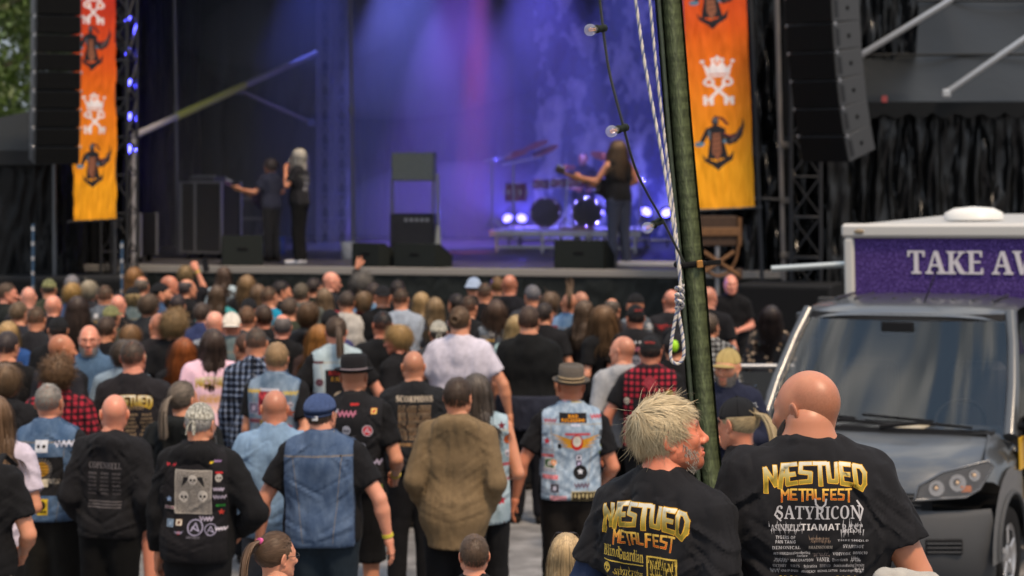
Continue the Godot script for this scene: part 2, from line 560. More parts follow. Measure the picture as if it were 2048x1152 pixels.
# head: origin between the ears, face towards -z, chin at -0.118, crown at +0.124
func head_arrays(kind: String, cell: float) -> Dictionary:
	var key := "head%s%s" % [kind, cell]
	if cache.has(key): return cache[key]
	var fem := kind.begins_with("f")
	var j := 0.9 if fem else 1.0
	var f := Field.new()
	f.ell(Vector3(0, 0.03, 0.014), Vector3(0.0765, 0.093, 0.098), 0.03)
	f.ell(Vector3(0, -0.02, -0.03), Vector3(0.064 * j, 0.088, 0.066), 0.05)
	f.ell(Vector3(0, -0.055, -0.036), Vector3(0.054 * j, 0.052, 0.05), 0.03)
	for s in [-1.0, 1.0]:
		f.cap(Vector3(s * 0.056 * j, -0.055, 0.0), 0.02, Vector3(s * 0.022 * j, -0.098, -0.066), 0.017, 0.035)
		f.ell(Vector3(s * 0.043 * j, -0.022, -0.07), Vector3(0.02, 0.015, 0.014), 0.03)   # cheekbone
		f.cap(Vector3(s * 0.008, 0.022, -0.094), 0.009, Vector3(s * 0.042, 0.021, -0.078), 0.008 if not fem else 0.005, 0.02)   # brow
		f.cut_ell(Vector3(s * 0.031, 0.002, -0.104), Vector3(0.019, 0.0125, 0.016), 0.014)   # eye socket
	f.ball(Vector3(0, -0.103, -0.078), 0.0145 if fem else 0.017, 0.03)
	f.cap(Vector3(0, 0.012, -0.094), 0.0075, Vector3(0, -0.033, -0.1185), 0.0115, 0.016)
	f.ball(Vector3(0, -0.037, -0.118), 0.0105, 0.01)
	for s in [-1.0, 1.0]:
		f.ball(Vector3(s * 0.0125, -0.041, -0.108), 0.0085, 0.01)
		f.cut_cap(Vector3(s * 0.006, -0.051, -0.116), 0.0035, Vector3(s * 0.007, -0.046, -0.11), 0.003, 0.004)
	f.cap(Vector3(-0.02, -0.068, -0.089), 0.0055, Vector3(0, -0.0655, -0.0985), 0.007, 0.012)
	f.cap(Vector3(0.02, -0.068, -0.089), 0.0055, Vector3(0, -0.0655, -0.0985), 0.007, 0.012)
	f.cap(Vector3(-0.017, -0.075, -0.0885), 0.005, Vector3(0.0, -0.078, -0.0965), 0.0085, 0.012)
	f.cap(Vector3(0.017, -0.075, -0.0885), 0.005, Vector3(0.0, -0.078, -0.0965), 0.0085, 0.012)
	f.cut_cap(Vector3(-0.022, -0.071, -0.098), 0.0025, Vector3(0.0, -0.0715, -0.108), 0.0025, 0.004)
	f.cut_cap(Vector3(0.022, -0.071, -0.098), 0.0025, Vector3(0.0, -0.0715, -0.108), 0.0025, 0.004)
	for s in [-1.0, 1.0]:   # ears: rim, lobe, hollow
		var rot := Vector3(-0.22, s * 0.42, s * -0.14)
		f.ell(Vector3(s * 0.0835, 0.0, 0.016), Vector3(0.0075, 0.032, 0.0195), 0.008, rot)
		f.ball(Vector3(s * 0.0775, -0.031, 0.006), 0.0085, 0.01)
		f.cut_ell(Vector3(s * 0.0925, 0.003, 0.011), Vector3(0.0055, 0.021, 0.011), 0.004, rot)
	f.cap(Vector3(0, -0.05, 0.03), 0.053 * j, Vector3(0, -0.15, 0.03), 0.056 * j, 0.035)
	f.clips.append(Plane(Vector3.DOWN, 0.15))
	var d := f.mesh(cell)
	var V: PackedVector3Array = d.v
	var C := PackedColorArray(); C.resize(V.size())
	var nz := FastNoiseLite.new(); nz.frequency = 22.0; nz.seed = 3
	for k in V.size():
		var p := V[k]
		var c := Color(1, 1, 1).darkened(0.06 + 0.09 * nz.get_noise_3dv(p) + 0.05 * nz.get_noise_3dv(p * 4.0))
		var red := 0.0
		red = maxf(red, 0.8 - p.distance_to(Vector3(signf(p.x) * 0.086, -0.005, 0.016)) / 0.05)
		red = maxf(red, 0.7 - p.distance_to(Vector3(0, -0.036, -0.118)) / 0.04)
		red = maxf(red, 0.55 - p.distance_to(Vector3(signf(p.x) * 0.042, -0.032, -0.075)) / 0.07)
		red = maxf(red, 0.3 + 0.4 * nz.get_noise_3dv(p * 0.5))
		c = c.lerp(Color(1.0, 0.62, 0.55), clampf(red, 0.0, 0.6) * 0.7)
		if p.z < -0.085 and absf(p.y + 0.071) < 0.012 and absf(p.x) < 0.024:
			c = c.lerp(Color(0.85, 0.4, 0.38), 0.6)
		if p.z < -0.06 and absf(p.y - 0.0245 + absf(p.x) * 0.06) < 0.0055 and absf(p.x) > 0.012 and absf(p.x) < 0.05:
			c = Color(0.42, 0.34, 0.28)
		if kind.contains("shaved"):   # cropped stubble over the scalp
			var u := (p - Vector3(0, 0.03, 0.014)) / Vector3(0.0765, 0.093, 0.098)
			var un := u.normalized()
			var cover := clampf((un.z + 0.25) * 3.0, 0.0, 1.0) * clampf((un.y + 0.55 + maxf(un.z - 0.1, 0.0) * 0.25) * 5.0, 0.0, 1.0)
			if not kind.contains("full"): cover *= clampf((0.72 - un.y) * 2.2, 0.0, 1.0)
			c = c.lerp(Color(0.5, 0.43, 0.38), cover * (0.6 + 0.3 * nz.get_noise_3dv(p * 6.0)))
		if kind.contains("beardy") and p.y < -0.045 and p.z < 0.0 and p.y < -0.055 + absf(p.x) * 0.6 and absf(p.y + 0.071) > 0.008:
			c = c.lerp(Color(0.4, 0.36, 0.34), 0.55 + 0.2 * nz.get_noise_3dv(p * 5.0))
		C[k] = c
	d.c = C
	var a := Acc.new()
	a.add(d)
	for s in [-1.0, 1.0]:
		a.add(ellp(Vector3(s * 0.0305, 0.0015, -0.0795), Vector3(0.0122, 0.0122, 0.0122), Color(1.0, 1.05, 1.1)))
		a.add(ellp(Vector3(s * 0.0308, 0.0012, -0.0885), Vector3(0.0052, 0.0052, 0.0035), Color(0.12, 0.13, 0.15)))
		for e in [[0.0085, 0.5], [-0.0075, 0.75]]:   # lids
			a.add(ellp(Vector3(s * 0.031, e[0], -0.0855), Vector3(0.0145, 0.0045, 0.0075), Color(e[1] + 0.25, e[1] + 0.12, e[1] + 0.1)))
	var out := {"v": a.v, "n": a.n, "i": a.i, "c": a.c}
	cache[key] = out
	return out

func hand_arrays(kind: String, cell: float) -> Dictionary:
	var key := "hand%s%s" % [kind, cell]
	if cache.has(key): return cache[key]
	var f := Field.new()
	var curl: float = {"relaxed": 0.36, "grip": 1.15, "point": 1.2, "open": 0.12, "horns": 1.2}[kind]
	f.cap(Vector3(0, 0.03, 0), 0.026, Vector3(0, -0.012, 0), 0.025, 0.02)
	var zs := [-0.031, -0.0105, 0.0105, 0.0295]
	var ln := [0.072, 0.08, 0.074, 0.058]
	for k in 4:
		var root := Vector3(0.003, -0.088 + absf(zs[k] + 0.008) * 0.28, zs[k] * 1.08)
		f.cap(Vector3(0, -0.008, zs[k] * 0.55), 0.0165, root, 0.0125, 0.02)
		var c := curl
		if kind == "point" and k == 0: c = 0.05
		if kind == "horns" and (k == 0 or k == 3): c = 0.05
		var p := root
		var ang := c * 0.55
		var seg := [0.46, 0.3, 0.24]
		for q in 3:
			var nx: Vector3 = p + Vector3(-sin(ang), -cos(ang), (zs[k] * 0.6)* 0.12) * (ln[k] * seg[q])
			f.cap(p, 0.0098 - q * 0.0012, nx, 0.0092 - q * 0.0014, 0.004)
			p = nx
			ang += c * (1.0 if q == 0 else 0.8)
	var t1 := Vector3(-0.008, -0.052, -0.05)
	f.cap(Vector3(-0.004, -0.014, -0.022), 0.018, t1, 0.0125, 0.016)
	var t2 := t1 + Vector3(-0.012 - curl * 0.012, -0.026, -0.012 + curl * 0.014)
	f.cap(t1, 0.0118, t2, 0.0105, 0.006)
	f.cap(t2, 0.0105, t2 + Vector3(-0.007 - curl * 0.01, -0.024, curl * 0.009), 0.0085, 0.004)
	var d := f.mesh(cell)
	cache[key] = d
	return d

# arms: shoulder, elbow, wrist, way the thumb points, kind of hand (s = +1 on the right seen from behind)
func arm(pose: String, s: float, w: float) -> Array:
	var sh := Vector3(s * (0.152 + 0.024 * w), 1.43, 0.0)
	var x := 0.012 + 0.035 * maxf(w - 1.0, 0.0) * 3.0
	match pose:
		"pocket": return [sh, Vector3(s * (0.24 + x), 1.15, 0.07), Vector3(s * (0.178 + x), 0.955, -0.07), Vector3(0, 0.2, -1), "relaxed"]
		"front": return [sh, Vector3(s * (0.24 + x), 1.14, 0.055), Vector3(s * 0.12, 1.1, -0.2 - 0.1 * w), Vector3(0, 1, 0), "grip"]
		"cross": return [sh, Vector3(s * (0.255 + x), 1.165, 0.0), Vector3(-s * 0.03, 1.17, -0.22 - 0.06 * w), Vector3(0, 1, 0), "relaxed"]
		"phone": return [sh, Vector3(s * 0.26, 1.44, -0.25), Vector3(s * 0.16, 1.71, -0.3), Vector3(-s, 0.3, 0), "grip"]
		"raised": return [sh, Vector3(s * 0.3, 1.55, -0.2), Vector3(s * 0.27, 1.83, -0.24), Vector3(-s, 0, 0.2), "horns"]
		"mic": return [sh, Vector3(s * 0.25, 1.2, -0.12), Vector3(s * 0.06, 1.44, -0.2), Vector3(0, 1, 0.3), "grip"]
		"fret": return [sh, Vector3(s * 0.3, 1.2, -0.1), Vector3(s * 0.42, 1.26, -0.33), Vector3(0, 1, 0), "grip"]
		"pick": return [sh, Vector3(s * 0.29, 1.2, 0.02), Vector3(s * 0.08, 1.06, -0.2), Vector3(0, 1, 0), "grip"]
		"behind": return [sh, Vector3(s * (0.25 + x), 1.13, 0.11), Vector3(s * 0.05, 1.0, 0.17), Vector3(0, 0, 1), "relaxed"]
		"lean": return [sh, Vector3(s * (0.265 + x), 1.13, -0.05), Vector3(s * 0.19, 1.0, -0.26), Vector3(0, 1, -0.3), "relaxed"]
		"akimbo": return [sh, Vector3(s * (0.33 + x), 1.15, 0.03), Vector3(s * (0.2 + x), 1.02, -0.12), Vector3(0, 1, -0.3), "relaxed"]
		"bent": return [sh, Vector3(s * (0.27 + x), 1.135, 0.06), Vector3(s * 0.235, 1.0, -0.16), Vector3(0, 1, -0.3), "grip"]
		"wide": return [sh, Vector3(s * (0.31 + x), 1.16, 0.04), Vector3(s * (0.35 + x), 0.92, 0.0), Vector3(0, 0, -1), "relaxed"]
	return [sh, Vector3(s * (0.21 + x), 1.135, 0.03), Vector3(s * (0.228 + x), 0.885, -0.03), Vector3(0, 0, -1), "relaxed"]

func torso(f: Field, w: float, fem: bool, inf: float, hem := 0.0) -> void:
	var g := 0.62 + 0.38 * w
	var belly := maxf(w - 1.08, 0.0)
	f.level(0.93, 0.064 * w + (0.018 if fem else 0.0), 0.102 * g + inf + hem, 0.015, 0.09)
	f.level(1.0, 0.068 * w + (0.01 if fem else 0.0), 0.102 * g + inf + hem * 0.7, 0.0, 0.09)
	f.level(1.1, (0.058 if fem else 0.07) * w, 0.096 * g + inf + hem * 0.3 + belly * 0.06, -belly * 0.1, 0.09)
	f.level(1.27, (0.074 if fem else 0.094) * w, 0.106 * g + inf, 0.008, 0.09)
	f.level(1.39, (0.088 if fem else 0.112) * (0.6 + 0.4 * w), 0.092 * g + inf, 0.012, 0.06)
	for s in [-1.0, 1.0]:
		f.cap(Vector3(s * (0.125 + 0.02 * w), 1.44, 0.008), 0.05 + inf, Vector3(s * 0.03, 1.505, 0.018), 0.05 + inf * 0.6, 0.05)
		if fem: f.ell(Vector3(s * 0.07, 1.28, -0.095), Vector3(0.06, 0.065, 0.05) + Vector3(inf, inf, inf), 0.04)

func hip_legs(f: Field, w: float, inf: float, ankle: float, stance := 1.0) -> void:
	var g := 0.7 + 0.3 * w
	for s in [-1.0, 1.0]:
		var hip := Vector3(s * 0.088 * (0.6 + 0.4 * w), 0.9, 0.012)
		var knee := Vector3(s * 0.098 * stance, 0.49, -0.005)
		f.cap(hip, 0.09 * g + inf, knee, 0.057 * g + inf, 0.035)
		f.cap(knee, 0.057 * g + inf, Vector3(s * 0.108 * stance, ankle, 0.03), 0.042 + inf * 1.25, 0.02)

func body_arrays(w: float, fem: bool, al: String, ar: String, cell: float) -> Dictionary:
	var key := "body%s%s%s%s%s" % [w, fem, al, ar, cell]
	if cache.has(key): return cache[key]
	var f := Field.new()
	torso(f, w, fem, 0.0)
	var nr := 0.05 if fem else 0.055 + 0.045 * maxf(w - 1.0, 0.0)
	f.cap(Vector3(0, 1.46, 0.02), nr + 0.012, Vector3(0, 1.585, 0.012), nr, 0.05)
	hip_legs(f, w, 0.0, 0.09)
	for s in [-1.0, 1.0]:
		f.cap(Vector3(s * 0.108, 0.05, 0.045), 0.036, Vector3(s * 0.12, 0.035, -0.13), 0.03, 0.03)
		var a := arm(al if s < 0.0 else ar, s, w)
		var g := (0.72 if fem else 0.82) + 0.22 * w
		f.cap(a[0], 0.054 * g, a[1], 0.041 * g, 0.03)
		var mid: Vector3 = (a[1] as Vector3).lerp(a[2], 0.3)
		f.cap(a[1], 0.04 * g, mid, 0.043 * g, 0.012)
		f.cap(mid, 0.043 * g, a[2], 0.027 * (0.7 + 0.3 * g), 0.012)
	var d := f.mesh(cell)
	cache[key] = d
	return d

func full_body(w: float, fem: bool, al: String, ar: String, yaw: float, pitch: float, head: String, near: int, drop := 0.0) -> ArrayMesh:
	var key := "full%s%s%s%s%s%s%s%d%s" % [w, fem, al, ar, yaw, pitch, head, near, drop]
	if cache.has(key): return cache[key]
	var st := SurfaceTool.new()
	var bc: float = [0.028, 0.0185, 0.011][near]
	st.append_from(tinted("body%s%s%s%s%s" % [w, fem, al, ar, bc], body_arrays(w, fem, al, ar, bc), Color(0.97, 0.9, 0.88)), 0, Transform3D())
	var hc: float = [0.0075, 0.0055, 0.0032][near]
	st.append_from(tinted("head%s%s" % [head, hc], head_arrays(head, hc), Color.WHITE), 0, head_xf(yaw, pitch, drop))
	for s in [-1.0, 1.0]:
		var r := arm(al if s < 0.0 else ar, s, w)
		var y: Vector3 = -((r[2] as Vector3) - r[1]).normalized()
		var z: Vector3 = -(r[3] as Vector3)
		z = (z - y * z.dot(y)).normalized()
		var fc: float = [0.0065, 0.0052, 0.0036][near]
		var hm := tinted("hand%s%s%s" % [r[4], fc, s], hand_arrays(r[4], fc), Color(1.0, 0.88, 0.84), s < 0.0)
		st.append_from(hm, 0, Transform3D(Basis(y.cross(z), y, z), (r[2] as Vector3) + ((r[2] as Vector3) - r[1]).normalized() * 0.012))
	var m := st.commit()
	cache[key] = m
	return m

func tinted(key: String, d: Dictionary, col: Color, mirrored := false) -> ArrayMesh:
	key = "tint" + key
	if cache.has(key): return cache[key]
	var a := Acc.new()
	a.add(d, Transform3D(Basis(Vector3(-1, 0, 0), Vector3(0, 1, 0), Vector3(0, 0, 1)) if mirrored else Basis(), Vector3.ZERO), col)
	cache[key] = a.mesh(true)
	return cache[key]

func head_xf(yaw: float, pitch: float, drop := 0.0) -> Transform3D:
	return Transform3D(Basis.from_euler(Vector3(deg_to_rad(pitch), deg_to_rad(yaw), 0)) * HEAD_SIZE, HEAD_AT - Vector3(0, drop, drop * 0.4))

# the back of a garment is a surface of its own, laid out in metres, so that a print can sit on it
func with_back(d: Dictionary) -> ArrayMesh:
	var V: PackedVector3Array = d.v
	var N: PackedVector3Array = d.n
	var I: PackedInt32Array = d.i
	var U := PackedVector2Array(); U.resize(V.size())
	for k in V.size(): U[k] = Vector2(0.5 + V[k].x / 0.64, (1.56 - V[k].y) / 0.64)
	var back := PackedInt32Array()
	var rest := PackedInt32Array()
	for k in range(0, I.size(), 3):
		var t := V[I[k]] + V[I[k + 1]] + V[I[k + 2]]
		var nn := N[I[k]] + N[I[k + 1]] + N[I[k + 2]]
		var onback: bool = nn.z > 0.6 and absf(t.x) < 0.9
		for q in 3:
			if onback: back.append(I[k + q])
			else: rest.append(I[k + q])
	var m := ArrayMesh.new()
	for idx in [back, rest]:
		var arr := []; arr.resize(Mesh.ARRAY_MAX)
		arr[Mesh.ARRAY_VERTEX] = V; arr[Mesh.ARRAY_NORMAL] = N; arr[Mesh.ARRAY_TEX_UV] = U; arr[Mesh.ARRAY_INDEX] = idx
		m.add_surface_from_arrays(Mesh.PRIMITIVE_TRIANGLES, arr)
	return m

func folds(f: Field, amp: float, seed_: int) -> void:
	f.noise = FastNoiseLite.new(); f.noise.seed = seed_; f.noise.frequency = 1.0; f.noise.fractal_octaves = 2
	f.amp = amp; f.nscale = Vector3(7.0, 3.6, 7.0)
	f.fine_amp = amp * 0.75; f.fine_scale = Vector3(9.0, 4.2, 9.0)

func garment(style: String, w: float, fem: bool, al: String, ar: String, near: int, hem := 0.0) -> ArrayMesh:
	var key := "g%s%s%s%s%s%d%s" % [style, w, fem, al, ar, near, hem]
	if cache.has(key): return cache[key]
	var f := Field.new()
	var inf: float = {"tee": 0.016, "shirt": 0.02, "hoodie": 0.022, "vest": 0.029, "jacket": 0.019, "tank": 0.014, "base": 0.001}[style]
	var bottom: float = {"tee": 0.9, "shirt": 0.86, "hoodie": 0.9, "vest": 0.93, "jacket": 0.74, "tank": 0.92, "base": 0.94}[style] + hem
	torso(f, w, fem, inf, {"tee": 0.012, "shirt": 0.022, "hoodie": 0.008, "vest": 0.016, "jacket": 0.026, "tank": 0.004, "base": 0.0}[style])
	if bottom < 0.85: f.cone(Vector3(0, bottom - 0.01, 0.01), 0.175 * (0.5 + 0.5 * w), Vector3(0, 1.0, 0.01), 0.14 * (0.5 + 0.5 * w), 0.1)
	for s in [-1.0, 1.0]:
		var a := arm(al if s < 0.0 else ar, s, w)
		var sh: Vector3 = a[0]; var el: Vector3 = a[1]; var wr: Vector3 = a[2]
		var g := (0.74 if fem else 0.84) + 0.22 * w
		if style == "tee":
			f.ball(sh, 0.052 * g + inf, 0.03)
			f.cone(sh, 0.054 * g + inf, sh.lerp(el, 0.7), 0.052 * g + inf * 1.3, 0.03)
		elif style in ["shirt", "hoodie", "jacket", "base"]:
			if style == "base": inf = 0.005
			f.cap(sh, 0.056 * g + inf, el, 0.047 * g + inf, 0.03)
			f.cap(el, 0.047 * g + inf, el.lerp(wr, 0.5), 0.043 * g + inf, 0.02)
			f.cone(el.lerp(wr, 0.45), 0.043 * g + inf, wr, 0.034 + inf * 0.8, 0.02)
	if style == "hoodie" or style == "jacket":
		var hd := 1.25 if style == "jacket" else 1.0
		f.ell(Vector3(0, 1.475, 0.115), Vector3(0.11 * hd, 0.07 * hd, 0.04), 0.05, Vector3(0.3, 0, 0))
		f.ell(Vector3(0, 1.525, 0.08), Vector3(0.095 * hd, 0.03, 0.045), 0.05, Vector3(0.2, 0, 0))
		for s in [-1.0, 1.0]: f.cap(Vector3(s * 0.1, 1.49, 0.07), 0.04, Vector3(s * 0.075, 1.475, -0.08), 0.03, 0.03)
	elif style == "tank":
		f.clips.append(Plane(Vector3(0.98, 0.2, 0), 0.46)); f.clips.append(Plane(Vector3(-0.98, 0.2, 0), 0.46))
	elif style == "vest":
		var vr := 0.05 if fem else 0.055 + 0.045 * maxf(w - 1.0, 0.0)
		f.cap(Vector3(0, 1.38, 0.04), vr + 0.062, Vector3(0, 1.47, 0.03), vr + 0.05, 0.04)
		f.cone(Vector3(0, 1.45, 0.025), vr + 0.044, Vector3(0, 1.562, 0.02), vr + 0.03, 0.02)
		f.clips.append(Plane(Vector3.RIGHT, 0.2 + 0.035 * (w - 1.0))); f.clips.append(Plane(Vector3.LEFT, 0.2 + 0.035 * (w - 1.0)))
	elif style != "base":
		var top := 1.572 if style == "shirt" else 1.538
		var nr := 0.05 if fem else 0.055 + 0.045 * maxf(w - 1.0, 0.0)
		f.cap(Vector3(0, 1.4, 0.03), nr + 0.05, Vector3(0, 1.47, 0.022), nr + 0.036, 0.04)
		f.cone(Vector3(0, 1.44, 0.02), nr + 0.034, Vector3(0, top, 0.012), nr + 0.0145, 0.03)
	f.clips.append(Plane(Vector3.DOWN, -bottom))
	folds(f, {"tee": 0.009, "shirt": 0.01, "hoodie": 0.01, "vest": 0.007, "jacket": 0.008, "tank": 0.004, "base": 0.003}[style], key.hash() % 1000)
	if style in ["jacket", "shirt", "vest"]:
		f.nscale = Vector3(9, 1.6, 9); f.fine_scale = Vector3(12, 2.6, 12)
	if style == "base": f.amp = 0.0; f.fine_amp = 0.0
	elif near > 0:   # pulled creases from the armpits and shoulders, soft rolls above the hem
		rnd.seed = key.hash()
		for s in [-1.0, 1.0]:
			for k in 16:
				var up := (0.004 + 0.005 * rnd.randf()) * (0.55 if style == "jacket" else 1.0)
				if k % 2: up = -up
				var wd := rnd.randf_range(0.012, 0.024)
				var j := rnd.randf_range(-0.03, 0.03)
				if k < 5: f.crease(Vector2(s * rnd.randf_range(0.03, 0.1), 1.47 + j * 0.5), Vector2(s * 0.2, 1.38 - k * 0.03 + j), wd, up)
				elif k < 10: f.crease(Vector2(s * 0.19, 1.33 - (k - 5) * 0.05 + j), Vector2(s * rnd.randf_range(-0.02, 0.09), 1.22 - (k - 5) * 0.06 + j), wd, up)
				elif k < 13: f.crease(Vector2(s * 0.18, 1.4 - (k - 10) * 0.05 + j), Vector2(s * 0.29, 1.33 - (k - 10) * 0.06 + j), wd, up)
				else: f.crease(Vector2(s * 0.2, 1.08 - (k - 13) * 0.05 + j), Vector2(s * 0.02, 0.99 - (k - 13) * 0.03 + j), wd * 1.4, up)
	var m := with_back(f.mesh([0.022, 0.0148, 0.0088][near]))
	cache[key] = m
	return m

func trousers(style: String, w: float, near: int) -> ArrayMesh:
	var key := "tr%s%s%d" % [style, w, near]
	if cache.has(key): return cache[key]
	var f := Field.new()
	var g := 0.62 + 0.38 * w
	f.level(0.95, 0.068 * w, 0.102 * g + 0.022, 0.014, 0.09)
	f.level(1.0, 0.068 * w, 0.1 * g + 0.012, 0.0, 0.07)
	hip_legs(f, w, 0.034 if style == "shorts" else 0.022, 0.07, 1.0)
	f.clips.append(Plane(Vector3.UP, 1.03))
	f.clips.append(Plane(Vector3.DOWN, -0.46 if style == "shorts" else -0.055))
	folds(f, 0.006, 31 + near)
	var m := arrays_mesh(f.mesh([0.028, 0.02, 0.0125][near]))
	cache[key] = m
	return m

func shoe_mesh(s: float) -> ArrayMesh:
	var key := "shoe%s" % s
	if cache.has(key): return cache[key]
	var f := Field.new()
	f.cap(Vector3(s * 0.108, 0.035, 0.055), 0.041, Vector3(s * 0.125, 0.028, -0.15), 0.036, 0.03)
	f.cap(Vector3(s * 0.108, 0.1, 0.04), 0.047, Vector3(s * 0.11, 0.05, 0.02), 0.046, 0.04)
	f.clips.append(Plane(Vector3.DOWN, 0.0)); f.clips.append(Plane(Vector3.UP, 0.13))
	var m := arrays_mesh(f.mesh(0.012))
	cache[key] = m
	return m

# ---------------------------------------------------------------- hair
const CRANIUM := Vector3(0, 0.03, 0.014)
func hair_zone(u: Vector3, zone: String) -> bool:
	var n := u.normalized()
	if n.z < -0.2 and n.y < 0.62 - 0.25 * absf(n.x): return false
	if n.z < 0.12 and n.y < -0.12: return false
	if n.y < -0.62: return false
	if zone == "side" and (n.y > 0.5 or (n.z < -0.1 and n.y > 0.2)): return false
	if zone == "hawk" and absf(n.x) > 0.2: return false
	if zone == "top" and n.y < 0.25: return false
	return true

# style -> n strands, length, width, lift from the scalp, pull downwards, wave, zone, base thickness
func hair_style(style: String) -> Array:
	return {
		"buzz": [500, 0.008, 0.003, 1.0, 0.0, 0.2, "all", 0.003],
		"short": [1100, 0.032, 0.0042, 0.55, 0.25, 0.35, "all", 0.006],
		"fade": [2400, 0.026, 0.0055, 0.5, 0.2, 0.35, "all", 0.001],
		"side": [700, 0.03, 0.0042, 0.3, 0.3, 0.4, "side", 0.004],
		"curly": [1500, 0.085, 0.0055, 1.1, 0.06, 1.3, "all", 0.03],
		"medium": [1200, 0.12, 0.005, 0.6, 0.5, 0.35, "all", 0.012],
		"messy": [7500, 0.078, 0.0024, 0.34, 0.12, 0.42, "all", 0.005],
		"long": [1300, 0.42, 0.0075, 0.12, 0.9, 0.1, "all", 0.01],
		"wavy": [1500, 0.44, 0.0085, 0.22, 0.8, 0.3, "all", 0.016],
		"sidelong": [900, 0.36, 0.007, 0.1, 0.85, 0.12, "side", 0.006],
		"pony": [900, 0.05, 0.005, 0.1, 0.0, 0.1, "all", 0.007],
		"bun": [900, 0.05, 0.005, 0.1, 0.0, 0.1, "all", 0.008],
		"hawk": [700, 0.16, 0.006, 1.2, -0.05, 0.15, "hawk", 0.004],
		"child": [2200, 0.02, 0.0026, 0.8, 0.1, 0.25, "all", 0.004],
		"childpony": [2600, 0.06, 0.0026, 0.1, 0.0, 0.08, "all", 0.007],
		"blonde": [3600, 0.36, 0.004, 0.1, 0.9, 0.07, "all", 0.01],
	}[style]

